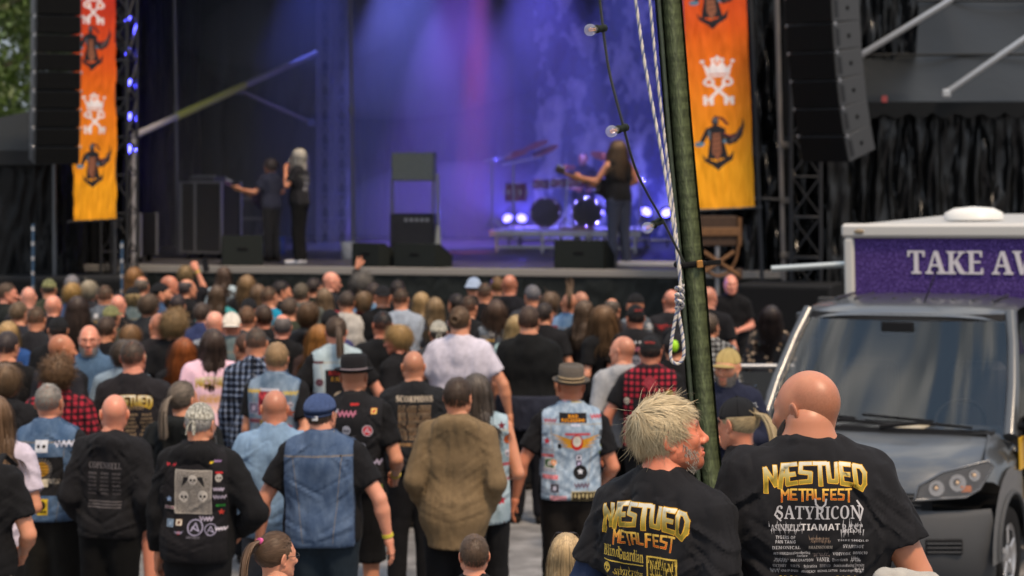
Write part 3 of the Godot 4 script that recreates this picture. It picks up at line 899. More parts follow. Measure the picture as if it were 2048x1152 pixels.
func hair_mesh(style: String, under := false) -> ArrayMesh:
	var key := "hair%s%s" % [style, under]
	if cache.has(key): return cache[key]
	var S := hair_style(style)
	var a := Acc.new()
	var r0 := Vector3(0.0765, 0.093, 0.098)
	var nz := FastNoiseLite.new(); nz.frequency = 1.0; nz.seed = style.hash() % 997
	var f := Field.new()
	var t: float = S[7]
	var longish: bool = S[1] > 0.3
	var tail := style.contains("pony") or style == "bun"
	if style == "fade" or style == "buzz": t = 0.0
	if style == "hawk":
		f.ell(CRANIUM + Vector3(0, 0.03, 0.02), Vector3(0.014, 0.1, 0.1), 0.02)
	else:
		f.ell(CRANIUM + Vector3(0, 0, 0.004), r0 + Vector3(t, t, t), 0.02)
		if longish:
			for s in [-1.0, 1.0]:
				f.cap(Vector3(s * 0.045, 0.0, 0.07), 0.04, Vector3(s * 0.05, -0.16, 0.1), 0.036, 0.04)
				f.cap(Vector3(s * 0.05, -0.16, 0.1), 0.036, Vector3(s * 0.055, -S[1] * 0.72, 0.135), 0.022, 0.04)
			f.cap(Vector3(0, -0.1, 0.09), 0.04, Vector3(0, -S[1] * 0.78, 0.145), 0.022, 0.05)
		f.cut_ell(Vector3(0, -0.052, -0.098), Vector3(0.11, 0.1, 0.088), 0.01)
		f.cut_ell(Vector3(0, -0.085, -0.02), Vector3(0.12, 0.075, 0.06), 0.012)
		if style == "side" or style == "sidelong": f.cut_ell(Vector3(0, 0.135, -0.03), Vector3(0.075, 0.085, 0.12), 0.01)
		if style == "fade": f.cut_ell(Vector3(0, -0.06, 0.0), Vector3(0.13, 0.1, 0.2), 0.01)
		if under: f.clips.append(Plane(Vector3.UP, 0.04))
		if not longish and not tail: f.clips.append(Plane(Vector3(0, -1, 0.25).normalized(), 0.022))
	f.noise = nz; f.amp = 0.0035 + t * 0.25; f.nscale = Vector3(60, 26, 60) if not style == "curly" else Vector3(45, 45, 45)
	var sh := f.mesh(0.0065)
	var C := PackedColorArray(); C.resize((sh.v as PackedVector3Array).size())
	for k in C.size():
		var tone := 0.62 + 0.3 * nz.get_noise_3dv((sh.v[k] as Vector3) * Vector3(90, 14, 90))
		C[k] = Color(tone, tone, tone)
	sh.c = C
	if style != "fade": a.add(sh)
	rnd.seed = style.hash()
	var n: int = S[0]
	var made := 0
	var k := 0
	var crown := Vector3(0, 0.13, 0.045) if style != "messy" else Vector3(0.012, 0.105, 0.09)
	while made < n and k < n * 4:
		k += 1
		var y := 1.0 - 2.0 * rnd.randf() * 0.86
		var ph := rnd.randf() * TAU
		var u := Vector3(sqrt(1.0 - y * y) * cos(ph), y, sqrt(1.0 - y * y) * sin(ph))
		if not hair_zone(u, S[6]) or (under and u.y > 0.05): continue
		made += 1
		var p := CRANIUM + u * (r0 + Vector3(t, t, t) * 0.6)
		var nn := (u / r0).normalized()
		var away := p - crown
		var comb := away - nn * away.dot(nn)
		comb = comb.normalized() if comb.length() > 0.01 else Vector3(0, 0, 1)
		if tail:
			comb = (Vector3(0, 0.035, 0.115) - p)
			comb = (comb - nn * comb.dot(nn)).normalized()
		var dir: Vector3 = (nn * S[3] * (0.6 + 0.8 * rnd.randf()) + comb).normalized()
		var L: float = S[1] * (0.65 + 0.5 * rnd.randf())
		if style == "fade": L *= clampf(0.22 + u.y * 1.3, 0.16, 1.0)
		if style == "hawk":
			dir = (nn + Vector3(0, 0.5, 0.25)).normalized(); L *= 0.5 + 0.5 * clampf(u.y, 0, 1)
		var segs := 3 if S[1] < 0.05 else (5 if S[1] < 0.2 else 9)
		var step := L / segs
		var fly := rnd.randf() < (0.025 if style == "messy" else 0.09)
		if fly and not tail: dir = (dir + nn * 0.5).normalized()
		var tone := (0.62 + 0.5 * rnd.randf()) * (1.0 + 0.55 * nz.get_noise_3dv(u * 2.6))
		var wob := rnd.randf() * 50.0
		var pts: Array = [p]
		var nrm: Array = [nn]
		for q in segs:
			var wv: float = S[5]
			dir = (dir + Vector3(0, -1, 0) * float(S[4]) * (0.35 + 0.65 * q / segs) * (2.0 if longish else 1.0)).normalized()
			if not longish and not fly and style != "curly" and style != "hawk":   # short hair lies along the head
				var hn := ((p - CRANIUM) / (r0 * r0)).normalized()
				var up := dir.dot(hn)
				if up > S[3] * 0.45: dir = (dir - hn * (up - S[3] * 0.45)).normalized()
			if style == "messy":   # locks: neighbours bend alike
				var rp: Vector3 = pts[0] * 34.0
				dir = (dir + Vector3(nz.get_noise_3d(rp.x, rp.y + q * 0.5, rp.z), nz.get_noise_3d(rp.x + 30, rp.y, rp.z + q * 0.5), nz.get_noise_3d(rp.x, rp.y + 60, rp.z)) * 0.75).normalized()
				wv = 0.16
			dir = (dir + Vector3(nz.get_noise_2d(wob, q * 1.7), nz.get_noise_2d(wob + 20, q * 1.7), nz.get_noise_2d(wob + 40, q * 1.7)) * wv * 1.4).normalized()
			p += dir * step
			for e in [[CRANIUM, r0 + Vector3(t + 0.004, t + 0.004, t + 0.004)], [Vector3(0, -0.13, 0.03), Vector3(0.062, 0.09, 0.066)], [Vector3(0, -0.36, 0.022), Vector3(0.25, 0.2, 0.15)]]:
				var w: Vector3 = (p - e[0]) / e[1]
				if w.length() < 1.0: p = e[0] + w.normalized() * e[1]
			pts.append(p)
			nrm.append(((p - CRANIUM) * Vector3(1, 0.25, 1)).normalized() if longish and p.y < -0.05 else ((p - CRANIUM) / r0).normalized())
		ribbon(a, pts, nrm, S[2], tone)
	if tail:
		var big := style == "pony" or style == "childpony"
		var root := Vector3(0, 0.045, 0.122) if style != "childpony" else Vector3(0, 0.09, 0.105)
		for q in (420 if big else 300):
			var off := Vector3(rnd.randf_range(-1, 1), rnd.randf_range(-1, 1), rnd.randf_range(-1, 1)) * 0.02
			var pts: Array = [root + off * 0.5]
			var nrm: Array = [off.normalized()]
			var p := root + off * 0.6 + Vector3(0, 0, 0.02)
			var dir := Vector3(off.x * 8.0, 0.3, 1.0).normalized()
			var turn := rnd.randf() * TAU
			for s in 8:
				if big:
					dir = (dir + Vector3(rnd.randf_range(-0.06, 0.06), -0.62, -0.02)).normalized()
					p += dir * (0.036 if style == "pony" else 0.033) * rnd.randf_range(0.8, 1.15)
				else:
					turn += 0.7
					p = root + Vector3(cos(turn) * 0.03, sin(turn) * 0.03, 0.02 + off.z) + off * 0.4
				pts.append(p); nrm.append((off + Vector3(0, 0, 0.012)).normalized())
			ribbon(a, pts, nrm, 0.0048, 0.6 + 0.5 * rnd.randf())
	var m := a.mesh(true)
	cache[key] = m
	return m

func ribbon(a: Acc, pts: Array, nrm: Array, w: float, tone: float) -> void:
	var o := a.v.size()
	var last := pts.size() - 1
	for q in pts.size():
		var d: Vector3 = ((pts[mini(q + 1, last)] as Vector3) - pts[maxi(q - 1, 0)]).normalized()
		var s := d.cross(nrm[q]).normalized() * w * (1.0 - 0.75 * float(q) / last) * 0.5
		var c := Color(tone, tone, tone)
		a.vert(pts[q] + s, nrm[q], c); a.vert(pts[q] - s, nrm[q], c)
	for q in last:
		var b := o + q * 2
		a.tri(b, b + 1, b + 2); a.tri(b + 1, b + 3, b + 2)

func beard_mesh(style: String) -> ArrayMesh:
	var key := "beard" + style
	if cache.has(key): return cache[key]
	var a := Acc.new()
	rnd.seed = key.hash()
	var L: float = {"short": 0.02, "stubble": 0.009, "long": 0.07}[style]
	for q in {"short": 3000, "stubble": 1500, "long": 1100}[style]:
		var ang := rnd.randf_range(-1.5, 1.5)
		if rnd.randf() < absf(ang) / 1.6 - (0.25 if style == "short" else 0.0): continue
		var y := rnd.randf_range(-0.122, -0.05 + 0.035 * clampf(absf(ang) - 0.9, 0.0, 1.0) / 0.6)
		if absf(ang) < 0.35 and y > -0.088: y = rnd.randf_range(-0.062, -0.055) if rnd.randf() < 0.5 else -0.1
		var rx := 0.078 - 0.024 * clampf((-0.06 - y) / 0.06, 0, 1)
		var p := Vector3(sin(ang) * rx, y, -0.02 - cos(ang) * (0.07 if y > -0.09 else 0.07 - (-0.09 - y) * 0.7))
		var nn := Vector3(sin(ang), -0.35, -cos(ang)).normalized()
		var dir := (nn * 0.5 + Vector3(0, -1, 0)).normalized()
		ribbon(a, [p - nn * 0.004, p + dir * L * 0.5, p + (dir + Vector3(0, -0.4, 0)).normalized() * L * rnd.randf_range(0.7, 1.1)], [nn, nn, nn], 0.005 if style != "stubble" else 0.0024, 0.6 + 0.6 * rnd.randf())
	var m := a.mesh(true)
	cache[key] = m
	return m

# ---------------------------------------------------------------- prints (flat dye, thread and ink on cloth and boards)
var fonts := {}
class Canvas:
	var img: Image
	var W: int
	var H: int
	var fonts: Dictionary
	func _init(w: int, h: int, base: Color, shared: Dictionary) -> void:
		W = w; H = h; fonts = shared
		img = Image.create(w, h, false, Image.FORMAT_RGBA8)
		img.fill(base)
	func rect(x: float, y: float, w: float, h: float, c: Color) -> void:
		img.fill_rect(Rect2i(int(x), int(y), maxi(int(w), 1), maxi(int(h), 1)), c)
	func shade(c: Color, g: Array, y: float) -> Color:
		if g.is_empty(): return c
		return (g[1] as Color).lerp(g[3], clampf((y - g[0]) / (g[2] - g[0]), 0.0, 1.0))
	func poly(p: PackedVector2Array, c: Color, g: Array = []) -> void:
		var lo := p[0].y; var hi := p[0].y
		for q in p: lo = minf(lo, q.y); hi = maxf(hi, q.y)
		for y in range(maxi(int(lo), 0), mini(int(hi) + 1, H)):
			var xs := PackedFloat32Array()
			var yy := y + 0.5
			for k in p.size():
				var a := p[k]; var b := p[(k + 1) % p.size()]
				if (a.y <= yy) != (b.y <= yy): xs.append(a.x + (yy - a.y) * (b.x - a.x) / (b.y - a.y))
			xs.sort()
			var col := shade(c, g, y)
			for k in range(0, xs.size() - 1, 2):
				var x0 := clampi(roundi(xs[k]), 0, W); var x1 := clampi(roundi(xs[k + 1]), 0, W)
				if x1 > x0: img.fill_rect(Rect2i(x0, y, x1 - x0, 1), col)
	func disc(x: float, y: float, rx: float, ry: float, c: Color) -> void:
		var p := PackedVector2Array()
		for k in 20: p.append(Vector2(x + rx * cos(TAU * k / 20), y + ry * sin(TAU * k / 20)))
		poly(p, c)
	func line(p: Array, w: float, c: Color, g: Array = []) -> void:
		for k in p.size() - 1:
			var a: Vector2 = p[k]; var b: Vector2 = p[k + 1]
			var d := (b - a).normalized() * w * 0.5
			var s := Vector2(-d.y, d.x)
			poly(PackedVector2Array([a - d * 0.7 + s, b + d * 0.7 + s, b + d * 0.7 - s, a - d * 0.7 - s]), c, g)
	func measure(t: String, size: int, serif: String) -> float:
		var r: RID = fonts[serif].get_rids()[0]
		var ts := TextServerManager.get_primary_interface()
		var w := 0.0
		for ch in t: w += ts.font_get_glyph_advance(r, size, ts.font_get_glyph_index(r, size, ch.unicode_at(0), 0)).x
		return w
	# lettering centred on x, its feet on y, squeezed to the width given
	func text(t: String, x: float, y: float, size: int, c: Color, serif := "sans", width := 0.0, tall := 1.0) -> void:
		var r: RID = fonts[serif].get_rids()[0]
		var ts := TextServerManager.get_primary_interface()
		var full := measure(t, size, serif)
		var sx := width / full if width > 0.0 else 1.0
		var pen := x - full * sx / 2.0
		for ch in t:
			var gi := ts.font_get_glyph_index(r, size, ch.unicode_at(0), 0)
			var sz := Vector2i(size, 0)
			ts.font_render_glyph(r, sz, gi)
			var box: Rect2 = ts.font_get_glyph_uv_rect(r, sz, gi)
			if box.size.x > 0.0:
				var src := ts.font_get_texture_image(r, sz, ts.font_get_glyph_texture_idx(r, sz, gi)).get_region(Rect2i(box))
				src.convert(Image.FORMAT_RGBA8)
				src.resize(maxi(int(box.size.x * sx), 1), maxi(int(box.size.y * tall), 1), Image.INTERPOLATE_BILINEAR)
				var ink := Image.create(src.get_width(), src.get_height(), false, Image.FORMAT_RGBA8)
				for yy in src.get_height():
					for xx in src.get_width():
						ink.set_pixel(xx, yy, Color(c.r, c.g, c.b, src.get_pixel(xx, yy).a * c.a))
				var off := ts.font_get_glyph_offset(r, sz, gi)
				img.blend_rect(ink, Rect2i(0, 0, ink.get_width(), ink.get_height()), Vector2i(int(pen + off.x * sx), int(y + off.y * tall)))
			pen += ts.font_get_glyph_advance(r, size, gi).x * sx
	# thorny lettering: the word with spikes and roots growing out of it
	func thorny(t: String, x: float, y: float, w: float, h: float, c: Color, seed_: int) -> void:
		var g := RandomNumberGenerator.new(); g.seed = seed_
		text(t, x, y + h * 0.36, int(h * 0.95), c, "serif", w)
		for k in 14:
			var px := x + (k / 13.0 - 0.5) * w * 1.08
			var s := 1.0 if g.randf() < 0.5 else -1.0
			var tip := Vector2(px + g.randf_range(-0.08, 0.08) * w, y + s * h * g.randf_range(0.5, 0.95))
			poly(PackedVector2Array([Vector2(px - h * 0.05, y + s * h * 0.1), tip, Vector2(px + h * 0.06, y + s * h * 0.1)]), c)
	func fleck(x0: float, y0: float, x1: float, y1: float, c: Color, k: float, seed_: int) -> void:
		var nz := FastNoiseLite.new(); nz.seed = seed_; nz.frequency = 0.09; nz.fractal_octaves = 3
		for y in range(int(y0), int(y1)):
			for x in range(int(x0), int(x1)):
				var v := nz.get_noise_2d(x, y)
				if v > k: img.set_pixel(x, y, c)

const GLYPHS := {
	"N": [[0, 1.15, 0.0, 0, 0.7, 0.95, 0.7, 0]], "Æ": [[0, 1.1, 0.28, 0, 1.15, 0], [0.52, 0, 0.52, 1, 1.15, 1], [0.2, 0.52, 1.0, 0.52]],
	"S": [[0.75, 0, 0.08, 0, 0.02, 0.45, 0.72, 0.55, 0.66, 1, 0, 1]], "T": [[0, 0, 0.85, 0], [0.42, 0, 0.42, 1.2]],
	"V": [[0, 0, 0.06, 0.95, 0.6, 0.95, 0.66, 0]], "E": [[0.7, 0, 0.02, 0, 0.02, 1, 0.7, 1], [0.02, 0.5, 0.56, 0.5]],
	"D": [[0.04, 1, 0.04, 0, 0.52, 0, 0.76, 0.25, 0.7, 0.8, 0.45, 1.08, 0.04, 1]], "M": [[0, 1.15, 0, 0, 0.42, 0.5, 0.84, 0, 0.84, 1]],
	"A": [[0, 1.1, 0.06, 0, 0.64, 0, 0.7, 1], [0.05, 0.55, 0.66, 0.55]], "L": [[0.02, 0, 0.02, 1, 0.62, 1]], "F": [[0.66, 0, 0.02, 0, 0.02, 1.2], [0.02, 0.5, 0.5, 0.5]],
}
# the festival's angular letters, arched, gold edged with a metal fill
func festival(c: Canvas, word: String, x: float, y: float, w: float, h: float, arch: float, hot: bool) -> void:
	var total := 0.0
	for ch in word: total += (1.3 if ch == "Æ" else (1.0 if ch == "M" else 0.86)) + 0.14
	var u := w / total
	for pass_ in 3:
		var pen := x - w / 2.0
		for ch in word:
			var wide: float = (1.3 if ch == "Æ" else (1.0 if ch == "M" else 0.86)) + 0.14
			for st in GLYPHS[ch]:
				var pts: Array = []
				for k in range(0, st.size(), 2):
					var px: float = pen + (st[k] + 0.1) * u
					var rel := (px - x) / (w / 2.0)
					pts.append(Vector2(px, y + rel * rel * arch + st[k + 1] * h * (1.0 + 0.16 * absf(rel))))
				var bold := 0.78 if hot else 1.0
				if pass_ == 0: c.line(pts, h * 0.3 * bold, Color("8a5a1c"))
				elif pass_ == 1: c.line(pts, h * 0.265 * bold, Color("d8a838") if not hot else Color("e8b64a"))
				else: c.line(pts, h * 0.2 * bold, Color.WHITE, [y, Color("d9d6c8"), y + h * 1.1, Color("8d7a2e")] if not hot else [y, Color("e6c25c"), y + h * 1.1, Color("b4481c")])
			pen += wide * u

func tex(c: Canvas) -> ImageTexture:
	return ImageTexture.create_from_image(c.img)
func canvas(w: int, h: int, base: Color) -> Canvas:
	if fonts.is_empty():
		for k in [["sans", "Droid Sans", 700], ["serif", "Droid Serif", 700], ["mono", "Droid Sans Mono", 400]]:
			var f := SystemFont.new(); f.font_names = PackedStringArray([k[1]]); f.font_weight = k[2]
			fonts[k[0]] = f
	return Canvas.new(w, h, base, fonts)
func denim_canvas(n: int, col: Color, worn: float, seed_: int) -> Canvas:
	var c := canvas(n, n, col)
	var nz := FastNoiseLite.new(); nz.seed = seed_; nz.frequency = 0.035; nz.fractal_octaves = 4
	var li := col.lerp(Color("c9d6e2"), worn)
	for y in n:
		for x in n:
			var v := 0.7 * nz.get_noise_2d(x * 0.4, y * 0.22) + 0.35 * nz.get_noise_2d(x * 9.0, y * 2.0)
			c.img.set_pixel(x, y, col.lerp(li, clampf(v * 0.9 + 0.4, 0.0, 1.0)))
	# yoke and panel seams in thread
	var th := Color("b98f52").lerp(col, 0.45)
	for s in [[0.1, 0.2, 0.9, 0.2], [0.1, 0.208, 0.9, 0.208], [0.27, 0.2, 0.36, 1.0], [0.73, 0.2, 0.64, 1.0]]:
		c.line([Vector2(s[0], s[1]) * n, Vector2(s[2], s[3]) * n], n * 0.004, th)
	return c
func printed(t: Texture2D) -> StandardMaterial3D:
	var m := StandardMaterial3D.new()
	m.albedo_texture = t; m.roughness = 0.9; m.metallic_specular = 0.3
	m.heightmap_enabled = true; m.heightmap_texture = soft_noise(0.06, 9); m.heightmap_scale = 0.1
	m.rim_enabled = true; m.rim = 0.05; m.rim_tint = 0.5
	return m

# small sewn badges: a shape with an edge and a device on it
func badge(c: Canvas, kind: String, x: float, y: float, r: float, a: Color, b: Color) -> void:
	match kind:
		"round":
			c.disc(x, y, r, r, b); c.disc(x, y, r * 0.84, r * 0.84, a)
			c.line([Vector2(x - r * 0.5, y + r * 0.4), Vector2(x, y - r * 0.5), Vector2(x + r * 0.5, y + r * 0.4), Vector2(x - r * 0.4, y)], r * 0.16, b)
		"strip":
			c.rect(x - r * 1.7, y - r * 0.5, r * 3.4, r, b); c.rect(x - r * 1.6, y - r * 0.4, r * 3.2, r * 0.8, a)
			for k in 7: c.rect(x - r * 1.4 + k * r * 0.41, y - r * 0.25, r * 0.22, r * (0.5 if k % 2 else 0.38), b)
		"skull":
			c.disc(x, y - r * 0.1, r * 0.7, r * 0.75, b); c.rect(x - r * 0.36, y + r * 0.4, r * 0.72, r * 0.4, b)
			c.disc(x - r * 0.28, y, r * 0.19, r * 0.22, a); c.disc(x + r * 0.28, y, r * 0.19, r * 0.22, a)
			c.disc(x, y + r * 0.32, r * 0.09, r * 0.13, a)
			for k in 4: c.rect(x - r * 0.3 + k * r * 0.18, y + r * 0.55, r * 0.05, r * 0.24, a)
		"square":
			c.rect(x - r, y - r, r * 2, r * 2, b); c.rect(x - r * 0.88, y - r * 0.88, r * 1.76, r * 1.76, a)
			c.disc(x, y, r * 0.45, r * 0.55, b)
			c.line([Vector2(x - r * 0.7, y + r * 0.7), Vector2(x + r * 0.7, y - r * 0.7)], r * 0.14, b)
		"star":
			var p := PackedVector2Array()
			for k in 10: p.append(Vector2(x, y) + Vector2(sin(TAU * k / 10), -cos(TAU * k / 10)) * r * (1.0 if k % 2 == 0 else 0.45))
			c.poly(p, b)
		"wings":
			for s in [-1.0, 1.0]:
				for k in 4:
					c.poly(PackedVector2Array([Vector2(x + s * r * 0.2, y - r * 0.1 + k * r * 0.12), Vector2(x + s * r * (1.9 - k * 0.25), y - r * 0.55 + k * r * 0.3), Vector2(x + s * r * 0.3, y + r * 0.15 + k * r * 0.12)]), b)
			c.disc(x, y + r * 0.1, r * 0.42, r * 0.55, Color("b3241e")); c.disc(x, y, r * 0.3, r * 0.38, a)
		"thorn":
			var p: Array = []
			for k in 9: p.append(Vector2(x - r * 1.5 + k * r * 0.375, y + r * (0.45 if k % 2 else -0.45)))
			c.line(p, r * 0.24, b); c.line([Vector2(x - r * 1.6, y), Vector2(x + r * 1.6, y)], r * 0.16, b)

func scatter_badges(c: Canvas, list: Array) -> void:
	for b in list: badge(c, b[0], b[1] * c.W, b[2] * c.H, b[3] * c.W, Color(b[4]), Color(b[5]))

func print_of(kind: String) -> StandardMaterial3D:
	var key := "print" + kind
	if mats.has(key): return mats[key]
	var c: Canvas
	var ink := Color("1c1c1f")
	match kind:
		"festival_a":   # silver list
			c = canvas(1024, 1024, ink)
			festival(c, "NÆSTVED", 512, 205, 520, 88, 34, false)
			festival(c, "METALFEST", 512, 336, 360, 46, 6, true)
			var s := Color("b4b2b4")
			c.text("SATYRICON", 520, 492, 100, s, "serif", 430, 0.95)
			for q in [[502, -1], [548, 1]]: c.line([Vector2(525, 436), Vector2(q[0], 412), Vector2(q[0] + 4 * q[1], 385)], 9, s)
			c.line([Vector2(318, 430), Vector2(300, 470), Vector2(330, 500)], 8, s); c.line([Vector2(716, 400), Vector2(742, 440), Vector2(726, 498)], 9, s)
			c.thorny("ASINHELL", 352, 535, 150, 46, s, 4)
			c.text("TIAMAT", 528, 549, 46, Color("d0ccca"), "sans", 200)
			c.thorny("BÆST", 688, 540, 105, 62, s, 7)
			c.text("TYGERS OF", 352, 594, 24, s, "sans", 98); c.text("PAN TANG", 352, 617, 24, s, "sans", 104)
			c.thorny("NECROWRETCH", 524, 600, 96, 34, Color("8b7563"), 9); c.text("THRESHOLD", 692, 609, 21, s, "sans", 158, 0.7)
			c.text("DEMONICAL", 356, 646, 22, s, "serif", 144); c.text("BRAINSTORM", 528, 646, 22, Color("a39a90"), "serif", 122); c.text("SVARTSOT", 694, 643, 24, s, "serif", 104)
			c.text("RED WARSZAWA", 344, 676, 19, s, "sans", 104); c.text("Smothering", 436, 672, 18, s, "serif", 84); c.text("Surface", 436, 688, 18, s, "serif", 54)
			c.thorny("DENIAL", 532, 678, 74, 26, Color("8f807a"), 12); c.text("VOIVODE", 636, 680, 19, s, "serif", 92); c.text("DEFECTO", 730, 677, 19, s, "sans", 76)
			c.thorny("CENTURY", 332, 705, 62, 24, s, 13); c.text("MACERATION", 436, 712, 19, s, "sans", 120); c.text("VANIR", 542, 714, 27, s, "serif", 62); c.text("Everdawn", 628, 713, 24, s, "serif", 82); c.thorny("DIS", 708, 706, 46, 26, s, 15)
			for k in 6: c.text(["VICTORY", "VIRUS", "Sylvatica", "HORNED", "Dominator", "Blazing Eternity"][k], 326 + k * 76, 744, 19, s.darkened(0.15 if k == 3 else 0.0), "serif", [70, 44, 68, 56, 66, 96][k])
			c.thorny("IOTUN", 304, 764, 40, 22, s, 19)
			for k in 4: c.text(["KING OF GYGES", "ADVOCACY", "MICHAEL CATTON", "Sinful Angels"][k], [376, 468, 566, 668][k], 770, 16, s, "sans", [86, 72, 104, 80][k])
			c.thorny("BULT", 728, 764, 42, 24, s, 23)
			# laid out large, then brought to its size on the cloth
			c.text("29-30-31", 400, 826, 48, Color("c89a2e"), "serif", 150); c.text("MAJ", 520, 826, 44, Color("c89a2e"), "serif", 70); c.text("2024", 660, 826, 48, Color("c89a2e"), "serif", 110)
			resettle(c, Rect2i(232, 180, 560, 660), Vector2i(530, 600), 96, ink)
		"festival_b":   # gold list
			c = canvas(1024, 1024, ink)
			festival(c, "NÆSTVED", 500, 270, 530, 96, 34, false)
			festival(c, "METALFEST", 500, 412, 380, 52, 6, true)
			var s := Color("c9a948")
			c.text("Blind", 300, 552, 76, s, "serif", 130); c.text("Guardian", 432, 560, 76, s, "serif", 168)
			c.line([Vector2(240, 572), Vector2(380, 580), Vector2(510, 574)], 6, s)
			badge(c, "skull", 268, 612, 34, ink, s)
			c.thorny("SEPTICFLESH", 412, 626, 190, 42, s, 31)
			c.rect(530, 520, 184, 150, s); c.rect(538, 528, 168, 134, Color("2e2917"))
			c.thorny("NAPALM", 622, 562, 150, 58, s, 33); c.thorny("DEATH", 622, 628, 150, 58, s, 35)
			c.text("Unleashed", 300, 682, 30, s, "serif", 110); c.text("Grave Digger", 420, 690, 42, s, "serif", 200)
			c.text("FLOTSAM AND JETSAM", 610, 704, 34, s, "serif", 230); c.text("ALCEST", 290, 726, 34, s, "serif", 110); c.text("SODOM", 430, 740, 46, s, "serif", 140)
			for k in 5: c.text(["MERCENARY", "VOLA", "XENTRIX", "Artillery", "KONVENT"][k], 290 + k * 108, 786, 28, s, "serif", 90)
			c.text("25-26-27 MAJ 2023", 500, 840, 44, s, "serif", 380)
			resettle(c, Rect2i(222, 245, 560, 610), Vector2i(545, 610), 150, ink)
		"festival_small":
			c = canvas(512, 512, Color("1f1d20"))
			var s := Color("a58a68")
			festival(c, "NÆSTVED", 256, 120, 240, 46, 12, false)
			c.text("METALFEST", 256, 196, 26, s, "sans", 150)
			for k in 9:
				for j in 3: c.text(["GRAVE", "SKELETON", "OBLIVION", "HYMN", "STORMEN", "VANDAL", "ASHES", "NORDEN", "RUST"][(k + j * 4) % 9], 166 + j * 90, 230 + k * 22, 17, s, "sans", [64, 82, 56][(k + j) % 3])
			c.text("MAJ 24", 290, 444, 30, Color("bfa57c"), "sans", 110)
		"tour_list":
			c = canvas(512, 512, Color("1c1d20"))
			c.text("SCORPIONS", 256, 118, 54, Color("c7b7a2"), "serif", 220, 0.9)
			for k in 14: c.text("2%d.0%d  %s" % [k + 1, k % 8 + 1, ["PARIS, FRANCE", "BERLIN, GERMANY", "LONDON, ENGLAND", "OSLO, NORWAY", "MADRID, SPAIN", "MILAN, ITALY", "KOPENHAGEN"][k % 7]], 256, 148 + k * 15, 15, Color("c0a07c").lerp(Color("a8794a"), 0.3 * (k % 3)), "sans", 196)
			c.text("WORLD TOUR", 256, 378, 26, Color("b98a55"), "serif", 200)
		"hoodie_list":
			c = canvas(512, 512, Color("1a1a1d"))
			var s := Color("6f6a6c")
			c.text("COPENHELL", 256, 178, 42, s, "serif", 170)
			for k in 6:
				for j in 3:
					c.text(["IRON", "METAL", "STORM", "HELVETE", "PANDEMONIUM", "GEHENNA"][(k + j * 2) % 6], 192 + j * 62, 208 + k * 20, 15, s.darkened(0.1 * (k % 3)), "sans", 44)
			for k in 3: c.rect(172, 338 + k * 14, 170, 6, s.darkened(0.2))
		"pink":
			c = canvas(512, 512, Color("dcb6c6"))
			festival(c, "NÆSTVED", 256, 130, 216, 42, 6, false)
			c.text("METALFEST", 256, 200, 24, Color("c89a30"), "sans", 130)
			c.fleck(170, 240, 345, 300, Color("d9a862"), 0.0, 5); c.fleck(190, 305, 330, 360, Color("d9b07a"), 0.1, 6)
			c.text("WE ARE METAL", 256, 285, 30, Color("cf9a4c"), "sans", 170)
		"white_logo":
			c = canvas(256, 256, Color("222226"))
			for k in 3: c.thorny(["HEAVY", "METAL", "HELL"][k], 128, 90 + k * 34, 96, 30, Color("c9c9cc"), 40 + k)
		"red_logo":
			c = canvas(256, 256, Color("242328"))
			c.thorny("SLAYER", 128, 70, 90, 28, Color("b02a2a"), 50); c.rect(70, 92, 116, 40, Color("35343a"))
			for k in 3: c.text("NORTH", 128, 112 + k * 22, 18, Color("8b8b90"), "sans", 80)
		"red_text":
			c = canvas(256, 256, Color("222226"))
			c.thorny("METALLICA", 128, 62, 120, 26, Color("c03434"), 51); c.text("MAJ 24", 128, 100, 20, Color("9c9ca0"), "sans", 80)
		"plaid_red", "plaid_blue", "plaid_grey":
			var base: Color = {"plaid_red": Color("9c2434"), "plaid_blue": Color("2f4468"), "plaid_grey": Color("77756f")}[kind]
			c = canvas(512, 512, base)
			for k in 14:
				c.img.blend_rect(solid(512, 17, Color(0.05, 0.05, 0.07, 0.72)), Rect2i(0, 0, 512, 17), Vector2i(0, k * 38))
				c.img.blend_rect(solid(17, 512, Color(0.05, 0.05, 0.07, 0.72)), Rect2i(0, 0, 17, 512), Vector2i(k * 38, 0))
				if kind != "plaid_red":
					c.img.blend_rect(solid(512, 3, Color(0.85, 0.88, 0.92, 0.7)), Rect2i(0, 0, 512, 3), Vector2i(0, k * 38 + 26))
					c.img.blend_rect(solid(3, 512, Color(0.85, 0.88, 0.92, 0.7)), Rect2i(0, 0, 3, 512), Vector2i(k * 38 + 26, 0))
		"vest_red":
			var base := print_of("plaid_red").albedo_texture
			c = canvas(512, 512, Color.BLACK)
			c.img.blit_rect(base.get_image(), Rect2i(0, 0, 512, 512), Vector2i.ZERO)
			c.rect(150, 205, 212, 307, Color("1e1d21"))
			scatter_badges(c, [["round", 0.5, 0.19, 0.07, "7d2833", "8b3a42"], ["round", 0.73, 0.33, 0.045, "2a2a10", "c2b23a"], ["skull", 0.22, 0.42, 0.05, "1c1c1e", "b9b0a0"], ["thorn", 0.5, 0.5, 0.08, "1e1d21", "a8a4a8"], ["star", 0.5, 0.66, 0.1, "1e1d21", "7c2a30"], ["strip", 0.5, 0.8, 0.08, "9c2434", "d8b040"]])
		"camo":
			c = canvas(256, 256, Color("a3a196"))
			c.fleck(0, 0, 256, 256, Color("2c2b27"), 0.08, 8); c.fleck(0, 0, 256, 256, Color("c5c3b8"), 0.3, 9); c.fleck(0, 0, 256, 256, Color("6a6455"), 0.34, 10)
		"camo_green":
			c = canvas(256, 256, Color("6b6f4a"))
			c.fleck(0, 0, 256, 256, Color("34391f"), 0.12, 8); c.fleck(0, 0, 256, 256, Color("9a8f66"), 0.3, 9)
